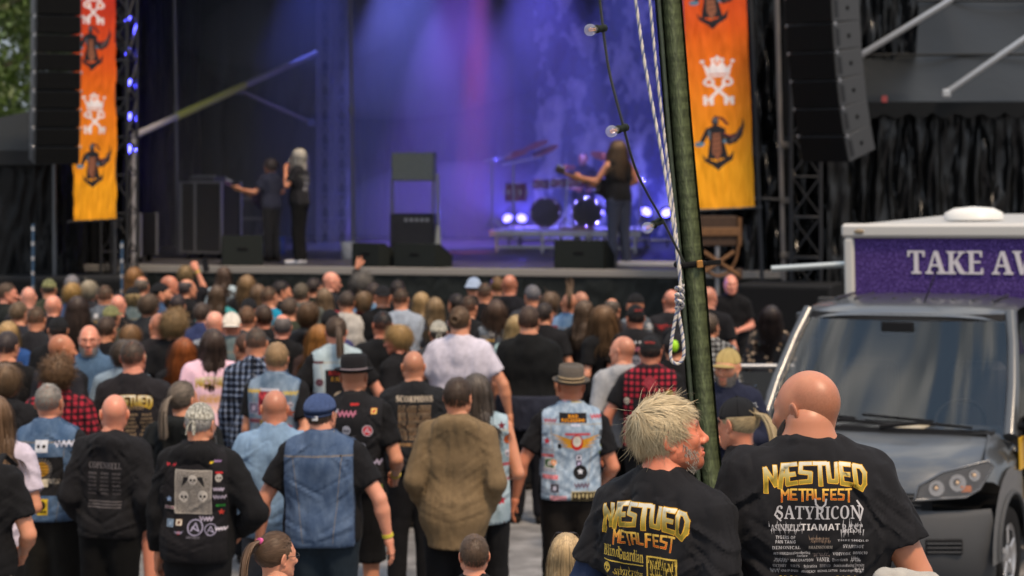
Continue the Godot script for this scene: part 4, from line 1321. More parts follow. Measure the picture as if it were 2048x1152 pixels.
		"floral":
			c = canvas(512, 512, Color("1b1c22"))
			rnd.seed = 12
			for k in 46:
				var p := Vector2(rnd.randf() * 512, rnd.randf() * 512)
				for j in 5: c.disc(p.x + cos(j * 1.257) * 9, p.y + sin(j * 1.257) * 9, 7, 7, Color("c9b39c") if k % 3 else Color("75604e"))
				c.disc(p.x, p.y, 4, 4, Color("8c6a3a"))
				c.line([p + Vector2(14, 6), p + Vector2(34, 20)], 5, Color("3d4a3c"))
		"backdrop":
			c = canvas(512, 512, Color("1a2140"))
			c.fleck(0, 0, 512, 512, Color("222c52"), 0.1, 30)
		"vest_skulls":   # long black vest with a framed panel of three skulls
			c = canvas(1024, 1024, Color("18171a"))
			var s := Color("9a938b")
			c.rect(352, 236, 356, 410, s); c.rect(362, 246, 336, 390, Color("55504c"))
			c.fleck(362, 246, 698, 636, s, 0.02, 61)
			c.poly(PackedVector2Array([Vector2(420, 400), Vector2(530, 270), Vector2(640, 400), Vector2(620, 300), Vector2(440, 300)]), Color("1d1c1f"))
			for q in [[530, 330, 62], [440, 490, 66], [622, 480, 66]]: badge(c, "skull", q[0], q[1], q[2], Color("1d1c1f"), Color("b1aaa2"))
			scatter_badges(c, [["thorn", 0.3, 0.19, 0.03, "1d1c1f", "a52a34"], ["wings", 0.66, 0.16, 0.028, "c4b22e", "c4b22e"], ["thorn", 0.73, 0.15, 0.02, "1d1c1f", "8d6f9a"], ["skull", 0.75, 0.3, 0.045, "1d1c1f", "b3aca4"], ["strip", 0.75, 0.252, 0.02, "b02c30", "b02c30"], ["thorn", 0.75, 0.4, 0.03, "1d1c1f", "a99fb0"], ["thorn", 0.76, 0.47, 0.034, "1d1c1f", "a99fb0"],
				["strip", 0.765, 0.55, 0.022, "2f7d34", "2f7d34"], ["star", 0.77, 0.61, 0.03, "1d1c1f", "b1382e"], ["round", 0.545, 0.75, 0.075, "1d1c1f", "8f8aa0"], ["round", 0.685, 0.765, 0.055, "1d1c1f", "8f8aa0"], ["square", 0.39, 0.71, 0.03, "c9bfae", "5d4034"], ["wings", 0.39, 0.8, 0.03, "8f8aa0", "8f8aa0"], ["thorn", 0.64, 0.67, 0.04, "1d1c1f", "a99fb0"], ["thorn", 0.77, 0.76, 0.03, "1d1c1f", "b9b3c0"],
				["star", 0.29, 0.5, 0.03, "1d1c1f", "7a8fb0"], ["strip", 0.29, 0.58, 0.03, "77405a", "c9bfae"], ["square", 0.305, 0.72, 0.035, "5f7288", "8899aa"]])
			c.text("ADEVSION", 540, 868, 28, Color("8d8894"), "serif", 130)
		"vest_mummy":   # blue vest with a black centre panel
			c = denim_canvas(512, Color("384f6c"), 0.25, 70)
			c.rect(150, 178, 215, 195, Color("1c1c1e"))
			for k in 22: c.line([Vector2(256, 250), Vector2(256 + cos(k * 0.285) * 52, 236 + sin(k * 0.285) * 52)], 5, Color("8e867c"))
			c.disc(256, 240, 34, 38, Color("b8862e"))
			for k in 4: c.rect(226, 215 + k * 16, 60, 4, Color("4a3414"))
			c.rect(228, 290, 54, 40, Color("c5b9a0")); c.thorny("HOLY", 312, 300, 60, 30, Color("b4ac9e"), 71)
			c.rect(224, 92, 66, 62, Color("c9cbd2")); c.disc(242, 124, 9, 9, Color("1c1c1e")); c.disc(272, 124, 9, 9, Color("1c1c1e"))
			scatter_badges(c, [["strip", 0.3, 0.24, 0.04, "8d3b3b", "8d3b3b"], ["thorn", 0.72, 0.22, 0.06, "35527c", "b9bccb"], ["wings", 0.3, 0.82, 0.03, "22222a", "22222a"], ["thorn", 0.75, 0.82, 0.045, "22222a", "22222a"]])
			c.rect(230, 388, 56, 80, Color("b59a22")); c.disc(258, 420, 18, 22, Color("2b2510")); c.rect(236, 446, 44, 10, Color("2b2510"))
		"vest_wings":   # pale vest covered in badges
			c = denim_canvas(1024, Color("6f8398"), 0.75, 80)
			c.rect(372, 92, 290, 104, Color("1e1d20")); c.text("BAD", 517, 142, 46, Color("e8971f"), "sans", 110); c.text("RELIGION", 517, 186, 46, Color("e8971f"), "sans", 250)
			c.rect(430, 300, 270, 26, Color("b34a52"))
			badge(c, "wings", 560, 390, 150, Color("d9d4c8"), Color("c08a2a"))
			c.disc(560, 390, 44, 58, Color("d6d2c6"))
			scatter_badges(c, [["thorn", 0.27, 0.17, 0.04, "6f8398", "8d2b34"], ["thorn", 0.76, 0.13, 0.045, "6f8398", "a2343c"], ["strip", 0.53, 0.215, 0.03, "c9ccd6", "7680a6"], ["star", 0.24, 0.38, 0.04, "1c1c1e", "8d2430"], ["strip", 0.25, 0.47, 0.035, "5d6c7c", "c9ccd6"], ["strip", 0.25, 0.53, 0.035, "a42e3a", "d9a0a0"], ["square", 0.27, 0.61, 0.05, "2d5d3a", "d6d2c6"], ["round", 0.31, 0.6, 0.035, "c9702a", "d6d2c6"],
				["strip", 0.27, 0.68, 0.04, "7f8290", "c9ccd6"], ["strip", 0.28, 0.75, 0.045, "b04050", "e0a8ac"], ["square", 0.32, 0.86, 0.045, "23232a", "8f8fa0"], ["square", 0.57, 0.55, 0.03, "d0cede", "23232a"], ["square", 0.57, 0.61, 0.03, "23232a", "b0a8c8"], ["round", 0.585, 0.7, 0.075, "1c1c1e", "1c1c1e"], ["star", 0.585, 0.69, 0.035, "1c1c1e", "c9ccd6"], ["thorn", 0.6, 0.83, 0.05, "9a98a8", "5d4a5a"],
				["square", 0.82, 0.3, 0.04, "3c444e", "8f98a0"], ["skull", 0.82, 0.42, 0.045, "3c3f34", "8f9a70"], ["strip", 0.83, 0.5, 0.03, "8aa032", "8aa032"], ["square", 0.85, 0.6, 0.045, "3a2226", "5d4045"], ["strip", 0.36, 0.96, 0.05, "c9808a", "c9a8b0"], ["strip", 0.66, 0.94, 0.1, "2a241e", "a89a70"]])
		"vest_black":   # black vest, white embroidery
			c = canvas(512, 512, Color("1d1d20"))
			scatter_badges(c, [["thorn", 0.3, 0.17, 0.05, "1d1d20", "a9acb8"], ["thorn", 0.47, 0.19, 0.06, "1d1d20", "b06a80"], ["strip", 0.55, 0.1, 0.025, "b23030", "b23030"], ["square", 0.74, 0.17, 0.03, "c9b060", "a83a34"], ["strip", 0.29, 0.27, 0.04, "2c3338", "5d6a70"], ["round", 0.27, 0.38, 0.055, "1d1d20", "8f93a0"], ["round", 0.68, 0.36, 0.055, "b02430", "b9b6c0"], ["skull", 0.47, 0.36, 0.06, "1d1d20", "a4a6b4"],
				["wings", 0.47, 0.44, 0.05, "a4a6b4", "8f93a4"], ["skull", 0.34, 0.53, 0.06, "1d1d20", "a4a6b4"], ["skull", 0.62, 0.53, 0.06, "1d1d20", "a4a6b4"], ["skull", 0.48, 0.56, 0.06, "1d1d20", "a4a6b4"], ["thorn", 0.72, 0.68, 0.055, "1d1d20", "9c94ac"], ["thorn", 0.72, 0.83, 0.05, "1d1d20", "7f858c"], ["strip", 0.73, 0.92, 0.035, "a8242c", "c9c4c0"], ["round", 0.8, 0.93, 0.03, "5d8a3a", "b9a040"]])
			c.line([Vector2(246, 240), Vector2(246, 350)], 9, Color("a4a6b4")); c.line([Vector2(205, 265), Vector2(287, 265)], 9, Color("a4a6b4"))
		"vest_patchy":
			c = denim_canvas(512, Color("4f6276"), 0.5, 90)
			scatter_badges(c, [["strip", 0.47, 0.2, 0.075, "c5c6d0", "7d8494"], ["square", 0.48, 0.34, 0.14, "6d1f2a", "84323a"], ["thorn", 0.48, 0.26, 0.08, "6d1f2a", "c04048"], ["thorn", 0.28, 0.2, 0.05, "4f6276", "c0a040"], ["thorn", 0.72, 0.22, 0.05, "4f6276", "c0a850"], ["star", 0.72, 0.45, 0.06, "1c1c20", "8a4a3a"], ["skull", 0.72, 0.36, 0.05, "2b2030", "a8a0a8"], ["square", 0.28, 0.4, 0.06, "4a4a60", "9a8fa4"], ["strip", 0.3, 0.55, 0.05, "5b2030", "a06a70"], ["star", 0.7, 0.62, 0.05, "1c1c20", "a03040"], ["strip", 0.5, 0.58, 0.08, "2a2a30", "c9b050"], ["round", 0.5, 0.75, 0.07, "2a2a30", "a08040"]])
		"vest_pale":
			c = denim_canvas(512, Color("8fa0a6"), 0.6, 95)
			c.rect(165, 150, 185, 300, Color("1b1b1e"))
			c.text("NIGHT", 256, 186, 40, Color("b5342e"), "sans", 140); c.text("FALL", 256, 224, 36, Color("c9902e"), "serif", 110)
			badge(c, "skull", 256, 340, 56, Color("24343a"), Color("a99a86"))
			scatter_badges(c, [["strip", 0.25, 0.2, 0.035, "5d1f28", "2a1a1e"], ["round", 0.76, 0.17, 0.04, "8d6a70", "a03a40"], ["round", 0.25, 0.45, 0.05, "4a2a34", "7a5a64"], ["strip", 0.25, 0.6, 0.04, "2a2a30", "8d8d98"]])
		"vest_circle":
			c = denim_canvas(512, Color("7f949e"), 0.5, 97)
			c.rect(150, 110, 190, 250, Color("1a1a1c")); c.disc(262, 240, 62, 62, Color("b03a44")); c.disc(262, 240, 46, 46, Color("1a1a1c"))
			c.text("A", 262, 270, 80, Color("b03a44"), "sans")
			scatter_badges(c, [["round", 0.8, 0.3, 0.045, "b4562a", "8d3f1e"], ["star", 0.74, 0.16, 0.045, "1a1a1c", "5d1f28"], ["strip", 0.5, 0.14, 0.05, "7f949e", "b9ad84"], ["skull", 0.8, 0.44, 0.05, "2b2b30", "b4aeb8"], ["strip", 0.8, 0.55, 0.035, "8d2b38", "c98a90"], ["square", 0.42, 0.78, 0.05, "b03a44", "c9a050"], ["square", 0.58, 0.78, 0.05, "2a3a68", "b9b9c4"], ["strip", 0.75, 0.7, 0.04, "7a2030", "c9c4cc"], ["square", 0.5, 0.92, 0.08, "23232a", "b9a8c0"], ["star", 0.72, 0.9, 0.05, "1c1c1e", "a02c38"]])
		"vest_plain":
			c = denim_canvas(512, Color("384a66"), 0.22, 98)
		"vest_blue":
			c = denim_canvas(512, Color("46668c"), 0.35, 99)
			c.rect(170, 190, 170, 210, Color("202126")); c.thorny("GRAVE", 256, 215, 120, 34, Color("9a9aa6"), 100); badge(c, "skull", 256, 310, 58, Color("202126"), Color("8d8d98"))
			scatter_badges(c, [["strip", 0.27, 0.2, 0.05, "5b2a38", "8d5060"], ["square", 0.75, 0.2, 0.06, "b9bcc8", "7a86a0"]])
		"vest_grey":
			c = denim_canvas(512, Color("4c5a5c"), 0.3, 101)
			scatter_badges(c, [["strip", 0.34, 0.36, 0.05, "22242e", "9a9aae"], ["strip", 0.6, 0.36, 0.05, "7a5a26", "a8405a"], ["square", 0.5, 0.52, 0.08, "2a2a34", "7a7a8a"]])
		"vest_mixed":
			c = denim_canvas(512, Color("3c4148"), 0.4, 103)
			rnd.seed = 5
			for k in 26: badge(c, ["round", "strip", "square", "skull", "thorn", "star"][k % 6], rnd.randf_range(130, 380), rnd.randf_range(60, 460), rnd.randf_range(15, 26), Color(["2a2a30", "7d2a30", "c9c5bd", "2d4a68"][k % 4]), Color(["c9c5bd", "d0a040", "8d2b34", "a9acb8"][(k + 1) % 4]))
		"studded":
			c = canvas(512, 512, Color("1d1d20"))
			for k in 9: c.disc(120 + k * 34, 90, 10, 10, Color("b0b0b4"))
			c.thorny("MORBID", 256, 140, 160, 36, Color("c06a80"), 105)
			scatter_badges(c, [["skull", 0.5, 0.45, 0.1, "1d1d20", "8d8d98"], ["strip", 0.3, 0.4, 0.04, "2d4a68", "8fa0b8"]])
	mats[key] = printed(tex(c))
	return mats[key]
func resettle(c: Canvas, from: Rect2i, size: Vector2i, top: int, base: Color) -> void:
	var r := c.img.get_region(from)
	r.resize(size.x, size.y, Image.INTERPOLATE_LANCZOS)
	c.img.fill(base)
	c.img.blit_rect(r, Rect2i(0, 0, size.x, size.y), Vector2i((c.W - size.x) / 2, top))
func solid(w: int, h: int, c: Color) -> Image:
	var i := Image.create(w, h, false, Image.FORMAT_RGBA8); i.fill(c)
	return i

# ---------------------------------------------------------------- headwear (head coordinates, face towards -z)
func dome(r: Vector3, y0: float, down := 0.25, col := Color.WHITE) -> Acc:
	var a := Acc.new()
	var prof: Array = []
	for k in 13:
		var t := lerpf(-down, PI / 2, k / 12.0)
		prof.append(Vector2(cos(t), sin(t) * r.y))
	prof[12].x = 0.0005
	a.lathe(prof, Transform3D(Basis(), Vector3(0, y0, 0.014)), 28, col, r.x, r.z)
	return a
func brim(z: float, len: float, half: float, droop: float) -> Acc:
	var a := Acc.new()
	for side in 2:
		var o := a.v.size()
		for k in 9:
			for j in 4:
				var u := k / 4.0 - 1.0
				var ang := u * half
				var r := 0.1 + len * (j / 3.0) * sqrt(maxf(1.0 - u * u * 0.8, 0.0))
				a.vert(Vector3(sin(ang) * (0.083 + (r - 0.1) * 0.75), 0.042 - u * u * droop - 0.004 * side - (r - 0.1) * 0.2, 0.014 + z * cos(ang) * r), Vector3(0, 1 - 2 * side, 0))
		for k in 8:
			for j in 3:
				var p := o + k * 4 + j
				if (side == 0) == (z < 0.0): a.tri(p, p + 1, p + 4); a.tri(p + 1, p + 5, p + 4)
				else: a.tri(p, p + 4, p + 1); a.tri(p + 1, p + 4, p + 5)
	return a
func round_hat(crown: Array, parent: Node, m: Material, sx: float, sz: float, called: String) -> void:
	var a := Acc.new(); a.lathe(crown, Transform3D(Basis(), Vector3(0, 0, 0.014)), 32, Color.WHITE, sx, sz)
	part(called, a.mesh(), m, parent)
func headwear(kind: String, holder: Node3D, col: Color) -> void:
	var m: StandardMaterial3D = cloth(col)
	var h := MeshInstance3D.new()
	h.name = {"cap": "cap", "back_cap": "cap", "red_cap": "cap", "white_cap": "cap", "erris": "cap", "beanie": "beanie", "beret": "cap", "camo": "bandana", "camo_cap": "cap", "porkpie": "hat", "fedora": "hat", "bucket": "bucket_hat", "bandana": "bandana", "tan_cap": "cap"}[kind]
	holder.add_child(h, true)
	if kind in ["camo", "camo_cap"]: m = mat_camo(kind)
	if kind in ["cap", "back_cap", "red_cap", "camo_cap", "white_cap", "erris", "tan_cap"]:
		h.mesh = dome(Vector3(0.0845, 0.098, 0.108), 0.036, 0.08).mesh(); h.material_override = m
		part("brim", brim(1.0 if kind in ["back_cap", "white_cap"] else -1.0, 0.07, 0.95, 0.022).mesh(), m, h)
		var b := Acc.new(); b.add(ellp(Vector3(0, 0.135, 0.014), Vector3(0.008, 0.005, 0.008), Color.WHITE)); part("button", b.mesh(), m, h)
		var sm := Acc.new()
		for k in 6:
			var pts: Array = []
			for q in 9:
				var t := lerpf(0.0, PI / 2, q / 8.0)
				pts.append(Vector3(cos(t) * 0.0848 * sin(k * TAU / 6), 0.036 + sin(t) * 0.0984, 0.014 + cos(t) * 0.1083 * cos(k * TAU / 6)))
			sm.tube(pts, 0.0011, 4, Color.WHITE, false)
		part("seam", sm.mesh(), cloth(col.darkened(0.3)), h)
		if kind in ["red_cap", "erris"]:
			var t := TextMesh.new(); var f := SystemFont.new(); f.font_names = PackedStringArray(["Droid Serif"]); f.font_weight = 700
			t.font = f; t.text = "METAL" if kind == "red_cap" else "Ferris"; t.font_size = 16; t.pixel_size = 0.0014 if kind == "red_cap" else 0.0021; t.depth = 0.003
			var tm := part("lettering", t, plain(Color("a8322c") if kind == "red_cap" else Color("b6b6b8"), 0.8), h)
			if kind == "red_cap": tm.position = Vector3(0, 0.075, 0.117); tm.rotation.x = -0.35
			else: tm.position = Vector3(0.082, 0.085, 0.02); tm.rotation = Vector3(-0.45, PI / 2, 0)
	elif kind == "beret":
		h.mesh = dome(Vector3(0.094, 0.085, 0.114), 0.045, 0.5).mesh(); h.material_override = denim(col)
		var a := Acc.new()
		var ring: Array = []
		for k in 25: ring.append(Vector3(sin(k * TAU / 24) * 0.083, 0.014 - 0.006 * cos(k * TAU / 24), 0.014 + cos(k * TAU / 24) * 0.106))
		a.tube(ring, 0.0075, 6, Color.WHITE, false); part("rim", a.mesh(), denim(col.darkened(0.15)), h)
		var b := Acc.new(); b.box(Vector3(-0.004, -0.012, 0.118), Vector3(0.034, 0.014, 0.1225), Transform3D(), 0.001); part("tag", b.mesh(), plain(Color("d8d8da")), h)
	elif kind in ["camo", "bandana", "beanie"]:
		h.mesh = dome(Vector3(0.084, 0.096, 0.107), 0.034, 0.35 if kind != "bandana" else 0.15).mesh(); h.material_override = m
		if kind != "beanie":
			var a := Acc.new()
			for s in [-1.0, 1.0]: a.tube([Vector3(s * 0.008, 0.02, 0.122), Vector3(s * 0.02, -0.01, 0.135), Vector3(s * 0.026, -0.06, 0.14)], [0.009, 0.014, 0.008], 8, Color.WHITE, true, 0.4)
			part("knot", a.mesh(), m, h)
	elif kind in ["porkpie", "fedora"]:
		var tall := 0.1 if kind == "porkpie" else 0.105
		var y := 0.045
		h.mesh = null
		var a := Acc.new()
		a.lathe([Vector2(1.0, y), Vector2(0.99, y + tall * 0.7), Vector2(0.94, y + tall), Vector2(0.85, y + tall + 0.004), Vector2(0.72, y + tall - 0.012), Vector2(0.002, y + tall - 0.01)], Transform3D(Basis(), Vector3(0, 0, 0.014)), 32, Color.WHITE, 0.086, 0.106)
		h.mesh = a.mesh(); h.material_override = m
		round_hat([Vector2(0.94, y + 0.002), Vector2(1.25, y - 0.006), Vector2(1.5, y + 0.004), Vector2(1.54, y + 0.016), Vector2(1.5, y + 0.011), Vector2(1.25, y + 0.002), Vector2(0.98, y + 0.008)], h, m, 0.083, 0.1, "brim")
		var bc := [Color("7d7278")] if kind == "porkpie" else [Color("b59f7e"), Color("3a3330"), Color("b59f7e")]
		for k in bc.size():
			var th := 0.017 if kind == "porkpie" else 0.0115
			round_hat([Vector2(1.0, y + 0.004 + k * th), Vector2(1.018, y + 0.005 + k * th), Vector2(1.018, y + 0.003 + (k + 1) * th), Vector2(1.0, y + 0.004 + (k + 1) * th)], h, cloth(bc[k]), 0.0872, 0.1072, "band")
	elif kind == "bucket":
		h.mesh = dome(Vector3(0.086, 0.085, 0.107), 0.04, 0.05).mesh(); h.material_override = m
		round_hat([Vector2(1.0, 0.045), Vector2(1.3, 0.005), Vector2(1.28, 0.0), Vector2(0.98, 0.035)], h, m, 0.086, 0.105, "brim")
func mat_camo(kind: String) -> StandardMaterial3D:
	var key := "camo" + kind
	if mats.has(key): return mats[key]
	var m := (print_of("camo" if kind == "camo" else "camo_green") as StandardMaterial3D).duplicate()
	m.uv1_triplanar = true; m.uv1_scale = Vector3(3.4, 3.4, 3.4)
	mats[key] = m
	return m

func dress(o: MeshInstance3D, fabric: Material, back: Material) -> void:
	o.set_surface_override_material(0, back if back else fabric)
	o.set_surface_override_material(1, fabric)

func person(s: Dictionary) -> Node3D:
	var px: float = s.x
	var py: float = s.y
	var d: float
	var h: float
	if s.has("d"):
		d = s.d
		h = EYE - (py - HORIZON) * d / FPX - s.get("base", ground_y(d))
	else:
		h = s.get("h", 1.76)
		d = (EYE - h - s.get("base", 0.0)) * FPX / (py - HORIZON)
	var near: int = s.get("near", 2 if d < 7.0 else (1 if d < 15.0 else 0))
	var w: float = s.get("w", 1.0)
	if near < 2: w *= 0.94
	if near == 0: w = 0.95 if w < 1.04 else (1.12 if w < 1.2 else 1.35)
	elif near == 1: w = snappedf(w, 0.07)
	var drop: float = s.get("drop", 0.0)
	var fem: bool = s.get("f", false)
	var al: String = s.get("al", "down")
	var ar: String = s.get("ar", "down")
	var chance := absi((s.lab as String).hash())
	var hy: float = s.get("hy", [0.0, -14.0, 10.0, 0.0, 20.0, -7.0, -22.0][chance % 7] if near < 2 else 0.0)
	var hp: float = s.get("hp", [0.0, -6.0, 5.0][chance / 7 % 3] if near < 2 else 0.0)
	if near == 0 and not s.has("al") and not s.has("ar"):
		al = ["down", "front", "down", "pocket"][chance / 3 % 4]
		ar = ["down", "front", "down", "bent"][chance / 3 % 4]
	var top: String = s.get("top", "tee")
	var leg: String = s.get("leg", "jeans")
	var root := thing("person", s.lab, "person", Vector3((px - 1024.0) * d / FPX, s.get("base", ground_y(d)), -d), s.get("grp", "people in the crowd"))
	root.scale = Vector3.ONE * (h / (1.782 - drop))
	root.rotation.y = deg_to_rad(s.get("turn", (chance % 23 - 11) * 1.1))
	root.rotation.z = deg_to_rad(s.get("tilt", (chance % 5 - 2) * 0.7 if near < 2 else 0.0))
	var sk := Color(s.get("sk", "c99a80"))
	part("body", full_body(w, fem, al, ar, hy, hp, s.get("head", "f" if fem else "m"), near, drop), skin(sk), root)
	var tc := Color(s.get("tc", "26262a"))
	var fabric: Material = denim(tc) if s.get("denim", false) else cloth(tc, s.get("rough", 0.92))
	if s.has("pat"):
		fabric = print_tri(s.pat)
	var o := part({"tee": "t_shirt", "shirt": "shirt", "hoodie": "hoodie", "jacket": "jacket", "tank": "tank_top"}[top], garment(top, w, fem, al, ar, near, s.get("hem", 0.0)), null, root)
	dress(o, fabric, print_of(s.print) if s.has("print") else fabric)
	if s.has("under"): dress(part("undershirt", garment("base", w, fem, al, ar, near), null, root), cloth(Color(s.under)), null)
	if s.has("vest"):
		var vf: Material = print_tri("plaid_red") if s.vest == "vest_red" else (denim(Color(s.get("vc", "4f6a8c"))) if s.get("vd", true) else cloth(Color(s.get("vc", "1d1d20"))))
		dress(part("vest", garment("vest", w, fem, al, ar, near, s.get("vhem", 0.0)), null, root), vf, print_of(s.vest) if s.vest != "" else vf)
	part("shorts" if leg == "shorts" else "trousers", trousers(leg, w, near), cloth(Color(s.get("lc", "1f2024")), 0.9), root)
	for k in [-1.0, 1.0]: part("shoe", shoe_mesh(k), plain(Color(s.get("shoes", "26221f")), 0.7), root)
	var hold := Node3D.new(); hold.transform = head_xf(hy, hp, drop)
	if s.has("hat"): headwear(s.hat, root, Color(s.get("hatc", "232326")))
	for c in root.get_children():
		if c.name in ["cap", "hat", "beanie", "bandana", "bucket_hat"]: c.transform = hold.transform
	if s.has("hair"):
		var hm := part("hair", hair_mesh(s.hair, s.has("hat")), hair_mat(Color(s.get("hc", "4a3626"))), root)
		hm.transform = hold.transform
	if s.has("beard"):
		part("beard", beard_mesh(s.beard), hair_mat(Color(s.get("bc", s.get("hc", "5a4a3c")))), root).transform = hold.transform
	if s.get("glasses", false):
		var a := Acc.new()
		for q in [-1.0, 1.0]:
			var ring: Array = []
			for k in 13: ring.append(Vector3(q * 0.031 + sin(k * TAU / 12) * 0.02, 0.0 + cos(k * TAU / 12) * 0.015, -0.106))
			a.tube(ring, 0.0017, 5, Color.WHITE, false)
			a.tube([Vector3(q * 0.05, 0.004, -0.105), Vector3(q * 0.079, 0.008, -0.06), Vector3(q * 0.08, 0.012, 0.02)], 0.0015, 5)
		a.tube([Vector3(-0.011, 0.003, -0.107), Vector3(0.011, 0.003, -0.107)], 0.0016, 5)
		part("glasses", a.mesh(), plain(Color("3a3230"), 0.4), root).transform = hold.transform
	if s.get("shades", false):
		var a := Acc.new()
		for q in [-1.0, 1.0]:
			a.add(ellp(Vector3(q * 0.036, 0.128, -0.03), Vector3(0.027, 0.006, 0.018), Color.WHITE))
			a.tube([Vector3(q * 0.062, 0.124, -0.025), Vector3(q * 0.088, 0.08, 0.02), Vector3(q * 0.089, 0.03, 0.06)], 0.0025, 5)
		part("sunglasses", a.mesh(), plain(Color("241f1e"), 0.15), root).transform = hold.transform
	if s.has("tied"):   # jacket knotted round the waist
		var tf := Field.new(); torso(tf, w, fem, 0.034, 0.03)
		tf.cone(Vector3(0, 0.76, 0.02), 0.19, Vector3(0, 1.0, 0.01), 0.15, 0.08)
		tf.clips.append(Plane(Vector3.UP, 1.06)); tf.clips.append(Plane(Vector3.DOWN, -0.78)); folds(tf, 0.012, 77)
		part("tied_jacket", arrays_mesh(tf.mesh(0.018)), cloth(Color(s.tied)), root)
	if s.has("tie"):
		var ta := Acc.new(); ta.tube([Vector3(0, 0.09, 0.1), Vector3(0, 0.094, 0.118)], 0.019, 12)
		part("hair_tie", ta.mesh(), plain(Color(s.tie), 0.6), root).transform = hold.transform
	if s.get("band", "") != "":
		var r := arm(ar, 1.0, w)
		var wr: Vector3 = (r[1] as Vector3).lerp(r[2], 0.93)
		var dir: Vector3 = ((r[2] as Vector3) - r[1]).normalized()
		var a := Acc.new(); a.tube([wr - dir * 0.01, wr + dir * 0.01], 0.034, 14)
		part("wristband", a.mesh(), plain(Color(s.band), 0.6), root)
	hold.free()
	return root
func print_tri(kind: String) -> StandardMaterial3D:
	var key := "tri" + kind
	if mats.has(key): return mats[key]
	var m := (print_of(kind) as StandardMaterial3D).duplicate()
	m.uv1_triplanar = true; m.uv1_scale = Vector3(1.6, 1.6, 1.6)
	mats[key] = m
	return m

# ---------------------------------------------------------------- ground
func build_ground() -> void:
	var a := Acc.new()
	var ds := [0.0, 2.0, 3.5, 4.5, 5.2, 6.0, 6.8, 7.6, 8.4, 9.2, 10.0, 10.8, 11.5, 14.0, 20.0, 40.0, 90.0, 260.0]
	ds.push_front(-30.0)
	for d in ds:
		for x in [-150.0, 150.0]:
			var e := 0.01
			var sl := (ground_y(d + e) - ground_y(d - e)) / (2.0 * e)
			a.vert(Vector3(x, ground_y(d), -d), Vector3(0, 1, sl).normalized(), Color.WHITE, Vector2(x, d))
	for k in ds.size() - 1:
		var o := k * 2
		a.tri(o, o + 2, o + 1); a.tri(o + 1, o + 2, o + 3)
	var m := StandardMaterial3D.new()
	m.albedo_color = Color("8b8a8a"); m.roughness = 0.9
	m.albedo_texture = tone_noise(0.012, 41, 0.62, 1.0, 512)
	m.uv1_triplanar = true; m.uv1_world_triplanar = true; m.uv1_scale = Vector3(0.35, 0.35, 0.35)
	m.heightmap_enabled = true; m.heightmap_texture = soft_noise(0.2, 44, 512); m.heightmap_scale = 0.6
	struct("ground", a.mesh(), m)

# ---------------------------------------------------------------- the stage's own frame
const STAGE_O := Vector3(-1.3, 0, -30.0)
const STAGE_TURN := -0.17
const DECK := 1.5
func stage_xf() -> Transform3D:
	return Transform3D(Basis(Vector3.UP, STAGE_TURN), STAGE_O)
func sp(x: float, y: float, z: float) -> Vector3:
	return stage_xf() * Vector3(x, y, z)
# stage x of the point z metres behind the front edge that stands under photograph column px
func sx(px: float, z: float) -> float:
	var b := Basis(Vector3.UP, STAGE_TURN)
	var m := (px - 1024.0) / FPX
	return -(STAGE_O.x + z * b.z.x + m * (STAGE_O.z + z * b.z.z)) / (b.x.x + m * b.x.z)
func sdist(px: float, z: float) -> float:
	return -sp(sx(px, z), 0, z).z
# height shown at photograph row py
func sh(px: float, py: float, z: float) -> float:
	return EYE - (py - HORIZON) * sdist(px, z) / FPX
func on_stage(o: Node3D, px: float, z: float, y := DECK, turn := 0.0) -> Node3D:
	o.transform = Transform3D(Basis(Vector3.UP, STAGE_TURN + deg_to_rad(turn)), sp(sx(px, z), y, z))
	return o

# hanging cloth: a sheet of nx by ny cells with folds running down it
func drape(w: float, h: float, fold: float, count: float, seed_: int, nx := 90, ny := 26, gather := 0.3) -> ArrayMesh:
	var nz := FastNoiseLite.new(); nz.seed = seed_; nz.frequency = 1.0
	var a := Acc.new()
	for j in ny + 1:
		for i in nx + 1:
			var u := float(i) / nx
			var v := float(j) / ny
			var p := u * count + gather * 2.0 * nz.get_noise_2d(u * 5.0, v * 1.6) + 1.2 * nz.get_noise_2d(u * 3.0, 9.0)
			var z := fold * (sin(p * TAU) * 0.6 + 0.7 * nz.get_noise_2d(p * 2.3, v * 2.0) + 0.16 * nz.get_noise_2d(p * 6.0, v * 7.0)) * (0.55 + 0.45 * v)
			a.vert(Vector3((u - 0.5) * w, -v * h, z), Vector3.BACK, Color.WHITE, Vector2(u, v))
	for j in ny:
		for i in nx:
			var p := j * (nx + 1) + i
			a.tri(p, p + 1, p + nx + 1); a.tri(p + 1, p + nx + 2, p + nx + 1)
	for j in ny + 1:
		for i in nx + 1:
			var l := a.v[j * (nx + 1) + maxi(i - 1, 0)]; var r := a.v[j * (nx + 1) + mini(i + 1, nx)]
			var t := a.v[maxi(j - 1, 0) * (nx + 1) + i]; var b := a.v[mini(j + 1, ny) * (nx + 1) + i]
			a.n[j * (nx + 1) + i] = (r - l).cross(t - b).normalized()
	return a.mesh()
func bar(a: Vector3, b: Vector3, r: float, sides := 10) -> ArrayMesh:
	var c := Acc.new(); c.tube([a, b], r, sides)
	return c.mesh()
func block(a: Vector3, b: Vector3, bev := 0.01) -> ArrayMesh:
	var c := Acc.new(); c.box(a, b, Transform3D(), bev)
	return c.mesh()
func tarp(col: Color, rough: float) -> StandardMaterial3D:
	var key := "tarp%s%s" % [col.to_html(), rough]
	if mats.has(key): return mats[key]
	var m := StandardMaterial3D.new()
	m.albedo_color = col.darkened(0.3); m.roughness = rough; m.metallic_specular = 0.5 if rough < 0.4 else 0.3
	m.heightmap_enabled = true; m.heightmap_texture = soft_noise(0.012, 61); m.heightmap_scale = 0.35
	m.uv1_triplanar = true; m.uv1_scale = Vector3(0.6, 0.6, 0.6)
	mats[key] = m
	return m

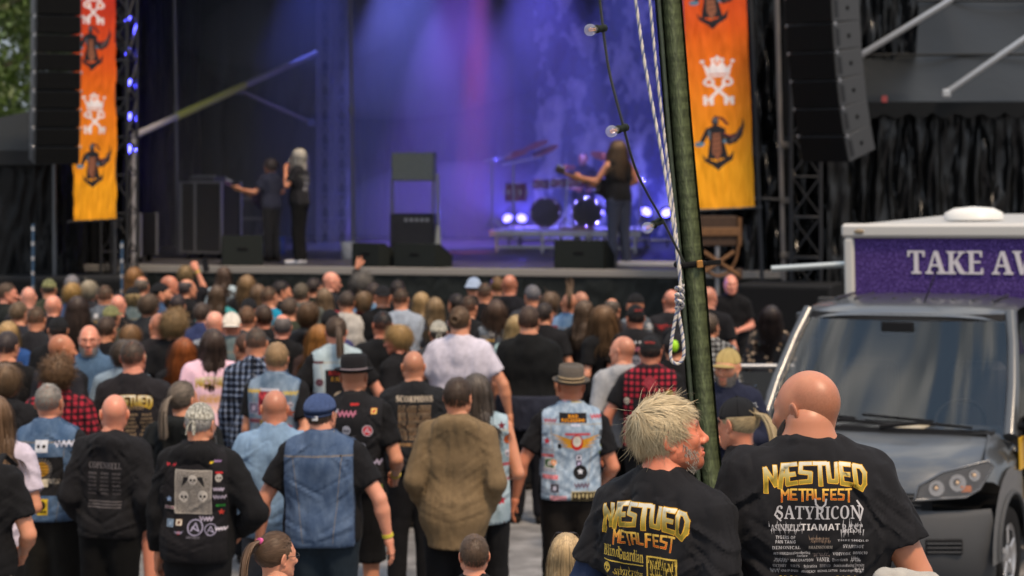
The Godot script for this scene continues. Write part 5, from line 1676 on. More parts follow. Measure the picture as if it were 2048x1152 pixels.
# lattice mast of four chords with cross bracing
func mast(parent: Node3D, h: float, w: float, m: Material, step := 0.5) -> void:
	for s in [[-1, -1], [1, -1], [1, 1], [-1, 1]]:
		part("chord", bar(Vector3(s[0] * w / 2, 0, s[1] * w / 2), Vector3(s[0] * w / 2, h, s[1] * w / 2), 0.025), m, parent)
	var n := int(h / step)
	var c := [Vector3(-w / 2, 0, -w / 2), Vector3(w / 2, 0, -w / 2), Vector3(w / 2, 0, w / 2), Vector3(-w / 2, 0, w / 2)]
	var rung := bar(Vector3(-w / 2, 0, 0), Vector3(w / 2, 0, 0), 0.014, 6)
	var dia := bar(Vector3(-w / 2, 0, 0), Vector3(w / 2, h / n, 0), 0.014, 6)
	for k in n:
		for q in 4:
			var xf := Transform3D(Basis(Vector3.UP, q * PI / 2), Vector3(0, k * h / n, 0)) * Transform3D(Basis(), Vector3(0, 0, w / 2))
			part("rung", rung, m, parent).transform = xf
			part("brace", dia, m, parent).transform = xf

func build_stage() -> void:
	var black := tarp(Color("1c1d20"), 0.55)
	var steel := plain(Color("7d7f84"), 0.4, 0.8)
	var dark := plain(Color("2a2b2e"), 0.5, 0.4)
	var st := thing("stage", "large open air concert stage with black skirt and dark draped walls", "stage")
	st.transform = stage_xf()
	var deckm := StandardMaterial3D.new()
	deckm.albedo_color = Color("55545a"); deckm.roughness = 0.42; deckm.albedo_texture = tone_noise(0.02, 71, 0.55, 1.0)
	deckm.uv1_triplanar = true; deckm.uv1_scale = Vector3(0.5, 0.5, 0.5)
	for k in 5:   # deck plates, side by side
		part("deck_plate", block(Vector3(-6.2 + k * 2.3, DECK - 0.06, -10.5), Vector3(-6.2 + k * 2.3 + 2.294, DECK, 0.0), 0.004), deckm, st)
	part("edge_rail", block(Vector3(-6.25, DECK - 0.1, 0.003), Vector3(5.35, DECK + 0.012, 0.09), 0.012), plain(Color("7d7a76"), 0.6), st)
	for k in 3:
		var s := part("skirt", drape(3.88, 1.42, 0.035, 5.0, 20 + k, 80, 20, 0.8), tarp(Color("262c2c"), 0.5), st)
		s.position = Vector3(-4.3 + k * 3.86, DECK - 0.07, 0.06)
	part("back_wall", block(Vector3(-7.6, DECK, -10.9), Vector3(5.6, 8.2, -10.7), 0.0), black, st)
	part("roof", block(Vector3(-7.7, 8.2, -11.0), Vector3(5.7, 8.5, 0.7), 0.0), black, st)
	part("side_wall", block(Vector3(5.3, 0, -10.7), Vector3(5.4, 8.2, -0.3), 0.0), black, st)
	var lw := Acc.new(); lw.box(Vector3(-0.1, 0, -10.9), Vector3(0, 8.2, 0), Transform3D(Basis(Vector3.UP, 0.19), Vector3(-5.25, 0, -0.2)), 0.0); part("side_wall", lw.mesh(), black, st)
	# drapes along the stage's left side, and wings
	var dl := part("drape", drape(9.4, 6.6, 0.16, 11.0, 31, 120, 24), tarp(Color("202126"), 0.42), st)
	dl.transform = Transform3D(Basis(Vector3.UP, PI / 2 + 0.19), Vector3(-5.95, 8.15, -5.2))
	var dr := part("drape", drape(9.4, 6.6, 0.16, 11.0, 32, 120, 24), tarp(Color("202126"), 0.42), st)
	dr.transform = Transform3D(Basis(Vector3.UP, -PI / 2), Vector3(5.0, 8.15, -5.8))
	var db := part("drape", drape(7.0, 6.6, 0.12, 9.0, 33, 90, 22), tarp(Color("1e2026"), 0.5), st)
	db.position = Vector3(-4.2, 8.1, -10.3)
	# band backdrop: printed cloth
	var bd := thing("backdrop", "tall dark blue printed backdrop cloth hanging behind the drum kit", "backdrop")
	bd.transform = stage_xf() * Transform3D(Basis(), Vector3(2.3, 8.1, -9.6))
	var c := canvas(512, 512, Color("39426e"))
	c.fleck(0, 0, 512, 512, Color("2b3358"), -0.05, 77)
	var nz := FastNoiseLite.new(); nz.seed = 78; nz.frequency = 0.012; nz.fractal_octaves = 4
	for y in 512:   # a pale ragged range of rock and smoke
		for x in range(40, 480):
			var v := nz.get_noise_2d(x * 1.1, y * 0.8) + 0.4 * nz.get_noise_2d(x * 4.0, y * 2.6)
			if v > 0.06: c.img.set_pixel(x, y, Color("8f90a4").lerp(Color("cfcdd4"), clampf(v * 2.0 - 0.2, 0, 1)))
			elif v < -0.3: c.img.set_pixel(x, y, Color("171b30"))
	var cm := printed(tex(c)); cm.roughness = 0.8
	part("cloth", drape(5.2, 6.55, 0.05, 5.0, 35, 60, 24), cm, bd)
	part("top_bar", bar(Vector3(-2.7, 0.02, 0), Vector3(2.7, 0.02, 0), 0.03), steel, bd)
	# lighting towers at the sides of the opening
	for q in [[238.0, "lattice lighting tower at the edge of the stage beside the narrow orange banner"], [1612.0, "lattice tower behind the hanging speakers beside the wide orange banner"]]:
		var t := thing("lattice_tower", q[1], "tower")
		on_stage(t, q[0], 0.45, 0.0)
		mast(t, 8.1, 0.42, dark, 0.55)
		part("base_plate", block(Vector3(-0.4, 0, -0.4), Vector3(0.4, 0.04, 0.4), 0.01), dark, t)
	# haze that hangs in the stage
	var fog := FogVolume.new(); fog.name = numbered("stage_haze")
	fog.shape = 3
	fog.size = Vector3(9.6, 6.5, 9.6)
	fog.transform = stage_xf() * Transform3D(Basis(), Vector3(0.1, DECK + 3.35, -5.4))
	var fm := FogMaterial.new(); fm.density = 0.028; fm.albedo = Color(0.9, 0.92, 1.0)
	fog.material = fm
	fog.set_meta("kind", "stuff"); fog.set_meta("label", "thin blue smoke drifting through the stage"); fog.set_meta("category", "haze")
	add_child(fog)
	# thicker drifts of smoke
	for q in [[760.0, 90.0, -4.5, Vector3(6.4, 2.6, 4.6), 0.045, "pale drift of smoke high over the middle of the stage"], [1010.0, 200.0, -5.5, Vector3(3.6, 4.4, 3.6), 0.05, "drift of smoke left of the drum kit"], [560.0, 40.0, -6.0, Vector3(4.6, 1.8, 3.4), 0.04, "drift of smoke high above the singer"], [930.0, 420.0, -6.5, Vector3(4.6, 1.8, 3.0), 0.055, "low drift of smoke on the stage floor left of the riser"]]:
		var v := FogVolume.new(); v.name = numbered("smoke_drift"); v.shape = 0; v.size = q[3]
		v.position = sp(sx(q[0], q[2]), sh(q[0], q[1], q[2]), q[2])
		var vm := FogMaterial.new(); vm.density = q[4]; vm.albedo = Color(0.95, 0.95, 1.0); v.material = vm
		v.set_meta("kind", "stuff"); v.set_meta("label", q[5]); v.set_meta("category", "smoke")
		add_child(v)

# a stage lamp: can, yoke, lens; the light leaves its front along -z of the node
func stage_lamp(where: Vector3, target: Vector3, col: Color, energy: float, angle: float, label: String, size := 0.12, glow := 6.0) -> Node3D:
	var t := thing("stage_lamp", label, "lamp", where, "stage lamps")
	t.look_at_from_position(where, target, Vector3.UP)
	var a := Acc.new()
	a.lathe([Vector2(0.4, -0.16), Vector2(0.85, -0.1), Vector2(1.0, 0.0), Vector2(1.06, 0.16), Vector2(1.0, 0.16), Vector2(0.96, 0.02)], Transform3D(Basis(Vector3.RIGHT, -PI / 2), Vector3.ZERO), 20, Color.WHITE, size, size)
	part("can", a.mesh(), plain(Color("1b1b1e"), 0.5, 0.3), t)
	var y := Acc.new()
	y.tube([Vector3(-size * 1.12, 0, 0.02), Vector3(-size * 1.12, size * 1.5, 0.02), Vector3(size * 1.12, size * 1.5, 0.02), Vector3(size * 1.12, 0, 0.02)], 0.012, 6)
	part("yoke", y.mesh(), plain(Color("1b1b1e"), 0.5, 0.3), t)
	var l := Acc.new()
	l.lathe([Vector2(0.96, 0.02), Vector2(0.6, 0.035), Vector2(0.01, 0.04)], Transform3D(Basis(Vector3.RIGHT, -PI / 2), Vector3(0, 0, -0.06)), 18, Color.WHITE, size, size)
	var m := StandardMaterial3D.new(); m.albedo_color = Color(0.2, 0.2, 0.25); m.emission_enabled = true; m.emission = col; m.emission_energy_multiplier = glow
	part("lamp_lens", l.mesh(), m, t)
	var s := SpotLight3D.new(); s.name = "light"; s.position = Vector3(0, 0, -0.19)
	s.light_color = col; s.light_energy = energy; s.spot_angle = angle; s.spot_angle_attenuation = 0.6; s.light_size = size * 0.8
	s.spot_range = 30.0; s.spot_attenuation = 2.0; s.shadow_enabled = true
	t.add_child(s)
	return t

# line array: cabinets hung one below the other, each tipped a little more
func line_array(label: String, px: float, top_py: float, d: float, turn: float, n: int, ch: float, cw: float, cd: float, curve: float) -> void:
	var t := thing("line_array_speaker", label, "loudspeaker", at(px, top_py, d))
	t.rotation.y = deg_to_rad(turn)
	var box := plain(Color("35373a"), 0.55)
	var grille := StandardMaterial3D.new(); grille.albedo_color = Color("0e0f10"); grille.roughness = 0.7; grille.metallic_specular = 0.2
	grille.heightmap_enabled = true; grille.heightmap_texture = soft_noise(0.3, 81); grille.heightmap_scale = 0.5; grille.uv1_triplanar = true; grille.uv1_scale = Vector3(4, 4, 4)
	var p := Vector3.ZERO
	var ang := 0.0
	for k in n:
		ang += curve * (0.25 + 1.6 * float(k) / n)
		var xf := Transform3D(Basis(Vector3.RIGHT, ang), p)
		var a := Acc.new(); a.box(Vector3(-cw / 2, -ch + 0.012, -cd), Vector3(cw / 2, -0.004, -0.02), Transform3D(), 0.012)
		var c := part("cabinet", a.mesh(), box, t); c.transform = xf
		part("grille", block(Vector3(-cw / 2 + 0.012, -ch + 0.02, -0.02), Vector3(cw / 2 - 0.012, -0.012, 0.0), 0.006), grille, c)
		for s in [-1.0, 1.0]:
			part("rigging_plate", block(Vector3(s * (cw / 2 + 0.004) - 0.006, -ch * 0.8, -0.14), Vector3(s * (cw / 2 + 0.004) + 0.006, -ch * 0.2, -0.06), 0.003), plain(Color("2b2c2f"), 0.5, 0.5), c)
			part("bolt", block(Vector3(s * (cw / 2 + 0.012) - 0.014, -0.035, -0.06), Vector3(s * (cw / 2 + 0.012) + 0.014, 0.01, -0.03), 0.005), plain(Color("b9babd"), 0.3, 0.9), c)
		var hh := Acc.new(); hh.tube([Vector3(cw / 2 - 0.004, -ch * 0.5, -cd * 0.55), Vector3(cw / 2 + 0.008, -ch * 0.5, -cd * 0.55)], 0.03, 12)
		part("socket", hh.mesh(), plain(Color("0d0d0e"), 0.6), c)
		p += Basis(Vector3.RIGHT, ang) * Vector3(0, -ch, 0)

# the festival banner: dye running from red to yellow, crown and keys, and the armoured figure
func banner_cloth() -> StandardMaterial3D:
	if mats.has("banner"): return mats.banner
	var c := canvas(256, 1536, Color("d8551e"))
	for y in 1536: c.rect(0, y, 256, 1, Color("b82a26").lerp(Color("e0621a"), clampf(y / 640.0, 0, 1)).lerp(Color("eba11e"), clampf((y - 560) / 760.0, 0, 1)))
	var wh := Color("e6dfe2")
	for y0 in [60.0, 760.0]:
		var x := 128.0
		# crown
		c.poly(PackedVector2Array([Vector2(x - 62, y0 - 4), Vector2(x - 36, y0 + 26), Vector2(x - 20, y0 - 14), Vector2(x, y0 + 16), Vector2(x + 20, y0 - 14), Vector2(x + 36, y0 + 26), Vector2(x + 62, y0 - 4), Vector2(x + 44, y0 + 74), Vector2(x - 44, y0 + 74)]), wh)
		for k in [-62, -20, 20, 62]: c.disc(x + k, y0 - 10 - (8 if absf(k) < 30 else 0), 9, 9, wh)
		c.rect(x - 6, y0 - 40, 12, 40, wh); c.rect(x - 16, y0 - 30, 32, 10, wh)
		c.line([Vector2(x - 40, y0 + 60), Vector2(x + 40, y0 + 60)], 5, Color("d8641e"))
		# crossed keys
		for s in [-1.0, 1.0]:
			c.line([Vector2(x - s * 42, y0 + 196), Vector2(x + s * 32, y0 + 106)], 15, wh)
			c.disc(x + s * 38, y0 + 100, 24, 24, wh); c.disc(x + s * 38, y0 + 100, 11, 11, Color("dc6a1c"))
			c.rect(x - s * 42 - 22, y0 + 170, 16, 52, wh); c.rect(x - s * 42 + 4, y0 + 178, 16, 44, wh)
	for y0 in [330.0, 1080.0]:
		var x := 112.0
		var ink := Color("26252a")
		c.line([Vector2(x - 4, y0 - 34), Vector2(x + 24, y0 - 26), Vector2(x + 46, y0 + 6)], 13, Color("5a2a2c"))
		c.disc(x - 4, y0 - 8, 14, 19, ink); c.rect(x - 12, y0 - 12, 16, 5, Color("7d8590")); c.disc(x - 4, y0 - 24, 12, 7, Color("5a6470"))
		c.poly(PackedVector2Array([Vector2(x - 42, y0 + 26), Vector2(x - 12, y0 + 10), Vector2(x + 6, y0 + 10), Vector2(x + 38, y0 + 30), Vector2(x + 30, y0 + 100), Vector2(x + 46, y0 + 186), Vector2(x - 42, y0 + 190), Vector2(x - 30, y0 + 100)]), ink)
		c.poly(PackedVector2Array([Vector2(x - 16, y0 + 52), Vector2(x + 14, y0 + 50), Vector2(x + 20, y0 + 150), Vector2(x + 2, y0 + 204), Vector2(x - 20, y0 + 152)]), Color("8c5a44"))
		for k in 4: c.line([Vector2(x - 14, y0 + 70 + k * 26), Vector2(x + 16, y0 + 64 + k * 26)], 4, Color("3c2a26"))
		c.line([Vector2(x - 36, y0 + 36), Vector2(x - 50, y0 + 70), Vector2(x - 64, y0 + 104)], 19, ink)
		c.disc(x - 70, y0 + 108, 20, 13, Color("5f7f98")); c.disc(x + 38, y0 + 96, 14, 12, Color("5f7f98")); c.line([Vector2(x - 30, y0 + 40), Vector2(x - 30, y0 + 80)], 7, Color("5a6a7c"))
		c.poly(PackedVector2Array([Vector2(x + 22, y0 + 40), Vector2(x + 52, y0 + 66), Vector2(x + 84, y0 + 52), Vector2(x + 104, y0 + 10), Vector2(x + 110, y0 - 32), Vector2(x + 116, y0 + 16), Vector2(x + 106, y0 + 68), Vector2(x + 82, y0 + 104), Vector2(x + 46, y0 + 118)]), ink)
		c.line([Vector2(x + 30, y0 + 54), Vector2(x + 60, y0 + 72), Vector2(x + 84, y0 + 66)], 9, Color("6d2f38"))
		for k in 4: c.line([Vector2(x + 54, y0 + 100), Vector2(x + 106 - k * 6, y0 + 22 + k * 20)], 3, Color("6d5a58"))
		c.poly(PackedVector2Array([Vector2(x - 62, y0 + 162), Vector2(x - 46, y0 + 184), Vector2(x - 4, y0 + 206), Vector2(x + 44, y0 + 182), Vector2(x + 70, y0 + 146), Vector2(x + 62, y0 + 194), Vector2(x + 26, y0 + 222), Vector2(x + 2, y0 + 250), Vector2(x - 20, y0 + 224), Vector2(x - 52, y0 + 200)]), ink)
	var m := printed(tex(c)); m.roughness = 0.6
	m.backlight_enabled = true; m.backlight = Color(0.25, 0.12, 0.05)
	mats.banner = m
	return m
func banner(label: String, top: Vector3, w: float, h: float, turn: float, lean: float) -> void:
	var t := thing("banner", label, "banner", top, "festival banners")
	t.rotation = Vector3(0, deg_to_rad(turn), deg_to_rad(lean))
	part("cloth", drape(w, h, 0.028, 1.6, 51, 24, 60, 0.9), banner_cloth(), t)
	for y in [0.02, -h - 0.0]: part("rod", bar(Vector3(-w * 0.62, y, 0), Vector3(w * 0.62, y, 0), 0.018), plain(Color("3b3c3f"), 0.4, 0.6), t)
	part("mounting_post", bar(Vector3(w * 0.6, 0.3, -0.12), Vector3(w * 0.6, -h - 1.9, -0.12), 0.03), plain(Color("3b3c3f"), 0.5, 0.6), t)

# ---------------------------------------------------------------- around the stage
func build_surroundings() -> void:
	var steel := plain(Color("9a9ca0"), 0.35, 0.7)
	var shiny := tarp(Color("24272a"), 0.22)
	banner("narrow orange and red festival banner by the blue stage lamps", at(187, -40, 28.6), 0.86, 3.44, 57, 0.6)
	banner("wide orange festival banner with crown and armoured figure near the green pole", at(1423, -160, 28.2), 0.9, 4.08, 6, 2.4)
	line_array("black line array speaker hanging beside the leafy tree", 118, -120, 27.6, 22, 12, 0.26, 0.62, 0.5, 0.012)
	line_array("black curved line array speaker hanging above the food truck", 1612, -180, 27.0, -47, 9, 0.385, 0.8, 0.62, 0.034)
	# long black plastic walls that close the stage on the right
	for q in [[1530.0, 30.4, 2.4, 55, -4.0, "glossy black plastic sheet hanging between wide banner and hanging speakers", 8.0], [1660.0, 29.6, 2.6, 56, 6.0, "glossy black plastic sheet hanging under the curved line array speaker", 6.0]]:
		var t := thing("plastic_sheet", q[5], "tarpaulin", Vector3((q[0] - 1024.0) * q[1] / FPX, 7.6, -q[1]), "black plastic sheets")
		t.rotation.y = deg_to_rad(q[4])
		part("sheet", drape(q[2], 7.5, 0.3, 3.0, q[3], 90, 40, 1.0), shiny, t)
		part("top_rail", bar(Vector3(-q[2] / 2, 0.03, 0), Vector3(q[2] / 2, 0.03, 0), 0.03), steel, t)
	# scaffold post beside it
	var sc := thing("scaffold_post", "thin grey scaffold post standing against the black plastic", "post", Vector3((1570 - 1024.0) * 29.0 / FPX, 0, -29.0))
	part("tube", bar(Vector3(0.02, 0, 0), Vector3(-0.12, 5.6, 0), 0.035), plain(Color("86807c"), 0.5, 0.4), sc)
	for y in [1.7, 2.5, 3.3]: part("clamp", block(Vector3(-0.07, y, -0.05), Vector3(0.07, y + 0.09, 0.07), 0.01), plain(Color("6d6863"), 0.5, 0.5), sc)
	part("base_plate", block(Vector3(-0.1, 0, -0.1), Vector3(0.1, 0.02, 0.1), 0.004), steel, sc)
	part("arm", bar(Vector3(-0.02, 2.55, 0.02), Vector3(-0.62, 2.58, 0.05), 0.022), plain(Color("3b3c3f"), 0.5, 0.6), sc)
	build_tent_right()
	build_tent_left()
	build_tree(at(-120, 0, 52.0).x, 52.0, 11.0, 4.2, "leafy green tree standing behind the left speaker tower", 1)
	build_tree(at(120, 0, 60.0).x, 60.0, 12.0, 4.0, "darker leafy tree farther back behind the hanging speaker", 2)
	# wide bass cabinets on the ground by the stage's right end
	var sb := thing("bass_speaker", "large black bass speaker stack behind the dark haired person", "loudspeaker", Vector3((1572 - 1024.0) * 27.4 / FPX, 0, -27.4))
	sb.rotation.y = deg_to_rad(-20)
	part("cabinet", block(Vector3(-0.68, 0, -0.9), Vector3(0.62, 1.42, 0.0), 0.02), plain(Color("232426"), 0.55), sb)
	for k in 2: part("grille", block(Vector3(-0.64, 0.05 + k * 0.69, 0.0), Vector3(0.58, 0.69 + k * 0.69, 0.02), 0.01), plain(Color("151618"), 0.8), sb)
	part("handle", block(Vector3(0.615, 0.8, -0.55), Vector3(0.63, 1.0, -0.4), 0.004), plain(Color("0c0c0d"), 0.5), sb)
	var wg := thing("bass_speaker", "low black speaker box under the narrow banner by the stage corner", "loudspeaker", Vector3((150 - 1024.0) * 28.6 / FPX, 0, -28.6))
	part("cabinet", block(Vector3(-1.3, 0, -0.8), Vector3(0.9, 1.46, 0.0), 0.02), plain(Color("232426"), 0.55), wg)
	for k in 3: part("grille", block(Vector3(-1.26 + k * 0.72, 0.05, 0.0), Vector3(-0.58 + k * 0.72, 1.4, 0.02), 0.01), plain(Color("151618"), 0.8), wg)
	# crowd barrier
	var cb := thing("crowd_barrier", "grey metal crowd barrier beside the person in flowered clothing", "barrier", Vector3((1485 - 1024.0) * 19.4 / FPX, 0, -19.4))
	for x in [-0.5, 0.5]: part("post", bar(Vector3(x, 0, 0), Vector3(x, 1.15, 0), 0.022), steel, cb)
	part("top_rail", bar(Vector3(-0.5, 1.15, 0), Vector3(0.5, 1.15, 0), 0.024), steel, cb)
	part("panel", block(Vector3(-0.48, 0.1, -0.01), Vector3(0.48, 1.1, 0.0), 0.002), plain(Color("3c4146"), 0.5, 0.3), cb)
	for x in [-0.5, 0.5]: part("foot", block(Vector3(x - 0.03, 0, -0.35), Vector3(x + 0.03, 0.03, 0.35), 0.005), steel, cb)
	# wooden crest
	var cr := thing("wooden_crest", "carved wooden shield crest mounted at the stage corner below the wide banner", "sign", at(1441, 432, 28.0))
	cr.rotation.y = deg_to_rad(8)
	var wood := StandardMaterial3D.new(); wood.albedo_color = Color("8a5f36"); wood.roughness = 0.7; wood.albedo_texture = tone_noise(0.03, 91, 0.5, 1.0); wood.uv1_triplanar = true; wood.uv1_scale = Vector3(7, 0.9, 7)
	var dk := wood.duplicate(); dk.albedo_color = Color("4c321d")
	part("board", block(Vector3(-0.3, -0.42, -0.03), Vector3(0.24, 0, 0.0), 0.012), dk, cr)
	var rim := Acc.new()
	var pts: Array = []
	for k in 13:
		var a := PI * k / 12.0
		pts.append(Vector3(cos(a) * -0.28 - 0.03, -0.42 - sin(a) * 0.42, 0.01))
	rim.tube(pts, 0.035, 8, Color.WHITE, true, 0.6)
	for s in [-1.0, 1.0]: rim.tube([Vector3(-0.03 + s * 0.3, -0.02, 0.01), Vector3(-0.03 + s * 0.3, -0.42, 0.01)], 0.03, 8)
	part("rim", rim.mesh(), wood, cr)
	part("lettering_plank", block(Vector3(-0.3, -0.28, 0.0), Vector3(0.3, -0.16, 0.035), 0.01), wood, cr)
	for s in [-1.0, 1.0]:
		var ax := Acc.new()
		ax.tube([Vector3(-0.03 - s * 0.22, -0.5, 0.03), Vector3(-0.03 + s * 0.3, -0.84, 0.03)], 0.03, 8)
		part("crossed_haft", ax.mesh(), wood, cr)
		part("axe_head", block(Vector3(s * 0.28 - 0.08, -0.9, 0.0), Vector3(s * 0.28 + 0.03, -0.74, 0.04), 0.02), dk, cr)
	part("mounting_post", bar(Vector3(-0.03, -0.05, -0.06), Vector3(-0.03, -2.35, -0.06), 0.035), steel, cr)
	# two thin festival poles wound with reflective tape
	for q in [[66.0, 448.0, 23.0, "thin blue pole wound with silver tape at the far left"], [244.0, 482.0, 22.5, "thin blue pole wound with silver tape before the stage corner"]]:
		var t := thing("taped_pole", q[3], "pole", Vector3((q[0] - 1024.0) * q[2] / FPX, 0, -q[2]), "taped poles over the crowd")
		var h: float = at(q[0], q[1], q[2]).y
		part("shaft", bar(Vector3.ZERO, Vector3(0, h, 0), 0.017), plain(Color("27425c"), 0.4), t)
		for k in 9: part("tape_ring", bar(Vector3(0, h - 0.08 - k * 0.17, 0), Vector3(0, h - 0.03 - k * 0.17, 0), 0.0195), plain(Color("d6dbe0"), 0.15, 0.9), t)

func build_tent_right() -> void:
	var roofm := tarp(Color("272b2e"), 0.4)
	var curt := tarp(Color("16181a"), 0.33)
	var t := thing("event_tent", "black marquee with scalloped edge and dark curtain walls behind the food truck", "tent", Vector3((1720 - 1024.0) * 28.6 / FPX, 0, -28.6))
	t.rotation.y = deg_to_rad(-4)
	var eave: float = EYE - (205.0 - HORIZON) * 28.6 / FPX
	var a := Acc.new()   # roof slope, sagging a little between its poles
	var n := 60
	for j in 11:
		for i in n + 1:
			var u := float(i) / n * 7.0 - 0.4
			var v := j / 10.0
			var sag := -0.12 * sin(v * PI) - 0.1 * absf(sin(u * PI / 1.55)) * (0.3 + v) + 0.03 * sin(u * 3.1 + v * 5.0)
			a.vert(Vector3(u, eave + v * 2.6 + sag, -v * 3.4), Vector3.UP, Color.WHITE, Vector2(u, v))
	for j in 10:
		for i in n:
			var p := j * (n + 1) + i
			a.tri(p, p + n + 1, p + 1); a.tri(p + 1, p + n + 1, p + n + 2)
	for j in 11:
		for i in n + 1:
			var l := a.v[j * (n + 1) + maxi(i - 1, 0)]; var r := a.v[j * (n + 1) + mini(i + 1, n)]
			var lo := a.v[maxi(j - 1, 0) * (n + 1) + i]; var hi := a.v[mini(j + 1, 10) * (n + 1) + i]
			a.n[j * (n + 1) + i] = (r - l).cross(hi - lo).normalized()
	for v in [0.32, 0.66]: part("roof_seam", bar(Vector3(-0.4, eave + v * 2.6 - 0.1, -v * 3.4 + 0.04), Vector3(6.6, eave + v * 2.6 - 0.1, -v * 3.4 + 0.04), 0.02), tarp(Color("202325"), 0.5), t)
	part("roof", a.mesh(), roofm, t)
	var s := Acc.new()   # scalloped valance
	for k in 90:
		var u := -0.4 + k * 7.0 / 89.0
		var drop := 0.14 + 0.09 * absf(sin(u * PI / 0.34))
		s.vert(Vector3(u, eave + 0.01, 0.03), Vector3.BACK); s.vert(Vector3(u, eave - drop, 0.03 + 0.03 * sin(u * 9.0)), Vector3.BACK)
	for k in 89: s.tri(k * 2, k * 2 + 2, k * 2 + 1); s.tri(k * 2 + 1, k * 2 + 2, k * 2 + 3)
	part("valance", s.mesh(), tarp(Color("17191b"), 0.45), t)
	for k in 3:
		var c := part("curtain", drape(2.4, eave, 0.24, 2.0, 61 + k, 90, 30, 0.4), curt, t)
		c.position = Vector3(0.75 + k * 2.33, eave - 0.05, -0.25)
	var alu := plain(Color("b4b6b8"), 0.3, 0.6)
	for q in [[1690.0, 130.0, 1905.0, -2.0], [1892.0, 186.0, 2090.0, 50.0]]:
		var p0 := t.transform.affine_inverse() * at(q[0], q[1], 28.4)
		var p1 := t.transform.affine_inverse() * at(q[2], q[3], 28.0)
		part("strut", bar(p0, p1, 0.045), alu, t)
		part("clamp", block(p0 - Vector3(0.06, 0.06, 0.06), p0 + Vector3(0.06, 0.05, 0.06), 0.015), alu, t)
	for x in [-0.3, 3.1, 6.4]: part("leg", bar(Vector3(x, 0, -0.3), Vector3(x, eave, -0.3), 0.035), plain(Color("2a2b2d"), 0.5, 0.5), t)
	part("red_tag", block(Vector3(0.3, eave + 0.0, 0.04), Vector3(0.38, eave + 0.09, 0.05), 0.005), plain(Color("8a3a3c")), t)

func build_tent_left() -> void:
	var t := thing("event_tent", "dark grey peaked tent at the far left beside the speaker tower", "tent", Vector3((10 - 1024.0) * 29.0 / FPX, 0, -29.0))
	var eave: float = EYE - (300.0 - HORIZON) * 29.0 / FPX
	var peak: float = EYE - (196.0 - HORIZON) * 29.0 / FPX
	var m := tarp(Color("1c1f20"), 0.6)
	var a := Acc.new()
	var c := Vector3(0.75, peak, -1.6)
	var k := [Vector3(-2.4, eave, 0), Vector3(0.75, eave, 0), Vector3(0.75, eave, -3.2), Vector3(-2.4, eave, -3.2)]
	for q in 4: a.face([k[q], k[(q + 1) % 4], c], Vector3(0, 1, 0))
	part("roof", a.mesh(), m, t)
	part("valance", block(Vector3(-2.4, eave - 0.22, -0.01), Vector3(0.78, eave, 0.02), 0.004), tarp(Color("303234"), 0.55), t)
	var w := part("curtain", drape(3.2, eave, 0.1, 6.0, 71, 80, 24, 0.8), tarp(Color("1c1e20"), 0.45), t)
	w.position = Vector3(-0.8, eave - 0.05, -0.1)
	var w2 := part("curtain", drape(3.2, eave, 0.1, 6.0, 72, 80, 24, 0.8), tarp(Color("1c1e20"), 0.45), t)
	w2.transform = Transform3D(Basis(Vector3.UP, PI / 2), Vector3(0.74, eave - 0.05, -1.6))
	for x in [-2.35, 0.72]: part("leg", bar(Vector3(x, 0, 0), Vector3(x, eave, 0), 0.035), plain(Color("5d6064"), 0.4, 0.6), t)

func build_tree(x: float, d: float, h: float, r: float, label: String, seed_: int) -> void:
	var t := thing("tree", label, "tree", Vector3(x, 0, -d))
	rnd.seed = seed_ * 77
	var a := Acc.new()
	a.tube([Vector3(0, 0, 0), Vector3(0.1, h * 0.3, 0), Vector3(-0.1, h * 0.6, 0.1), Vector3(0, h * 0.9, 0)], [0.34, 0.26, 0.16, 0.05], 10)
	var tips: Array = []
	for k in 16:
		var y := h * (0.22 + 0.65 * k / 16.0)
		var ang := k * 2.4
		var L := r * (0.95 - 0.4 * absf(k / 16.0 - 0.35))
		var p := Vector3(0, y, 0)
		var e := p + Vector3(cos(ang) * L, L * 0.45, sin(ang) * L)
		a.tube([p, p.lerp(e, 0.5) + Vector3(0, 0.12, 0), e], [0.1, 0.06, 0.02], 6)
		for q in 7: tips.append(p.lerp(e, 0.3 + 0.12 * q) + Vector3(rnd.randf_range(-0.7, 0.7), rnd.randf_range(-0.5, 0.6), rnd.randf_range(-0.7, 0.7)))
	part("trunk", a.mesh(), plain(Color("4d4136"), 0.9), t)
	var l := Acc.new()
	for c in tips:
		for q in 170:
			var o := Vector3(rnd.randfn(), rnd.randfn() * 0.8, rnd.randfn()) * 0.42
			var n := Vector3(rnd.randf_range(-1, 1), rnd.randf_range(-0.2, 1), rnd.randf_range(-1, 1)).normalized()
			var u := n.cross(Vector3(rnd.randf(), 0.3, rnd.randf())).normalized() * 0.1
			var v := n.cross(u).normalized() * 0.065
			var p: Vector3 = c + o
			var g := rnd.randf_range(0.6, 1.15)
			l.face([p - u, p + v, p + u, p - v], n, Color(g, g, g * 0.9))
	var m := StandardMaterial3D.new(); m.albedo_color = Color("4d6126"); m.roughness = 0.55; m.vertex_color_use_as_albedo = true
	m.backlight_enabled = true; m.backlight = Color(0.5, 0.6, 0.15)
	part("crown", l.mesh(true), m, t)

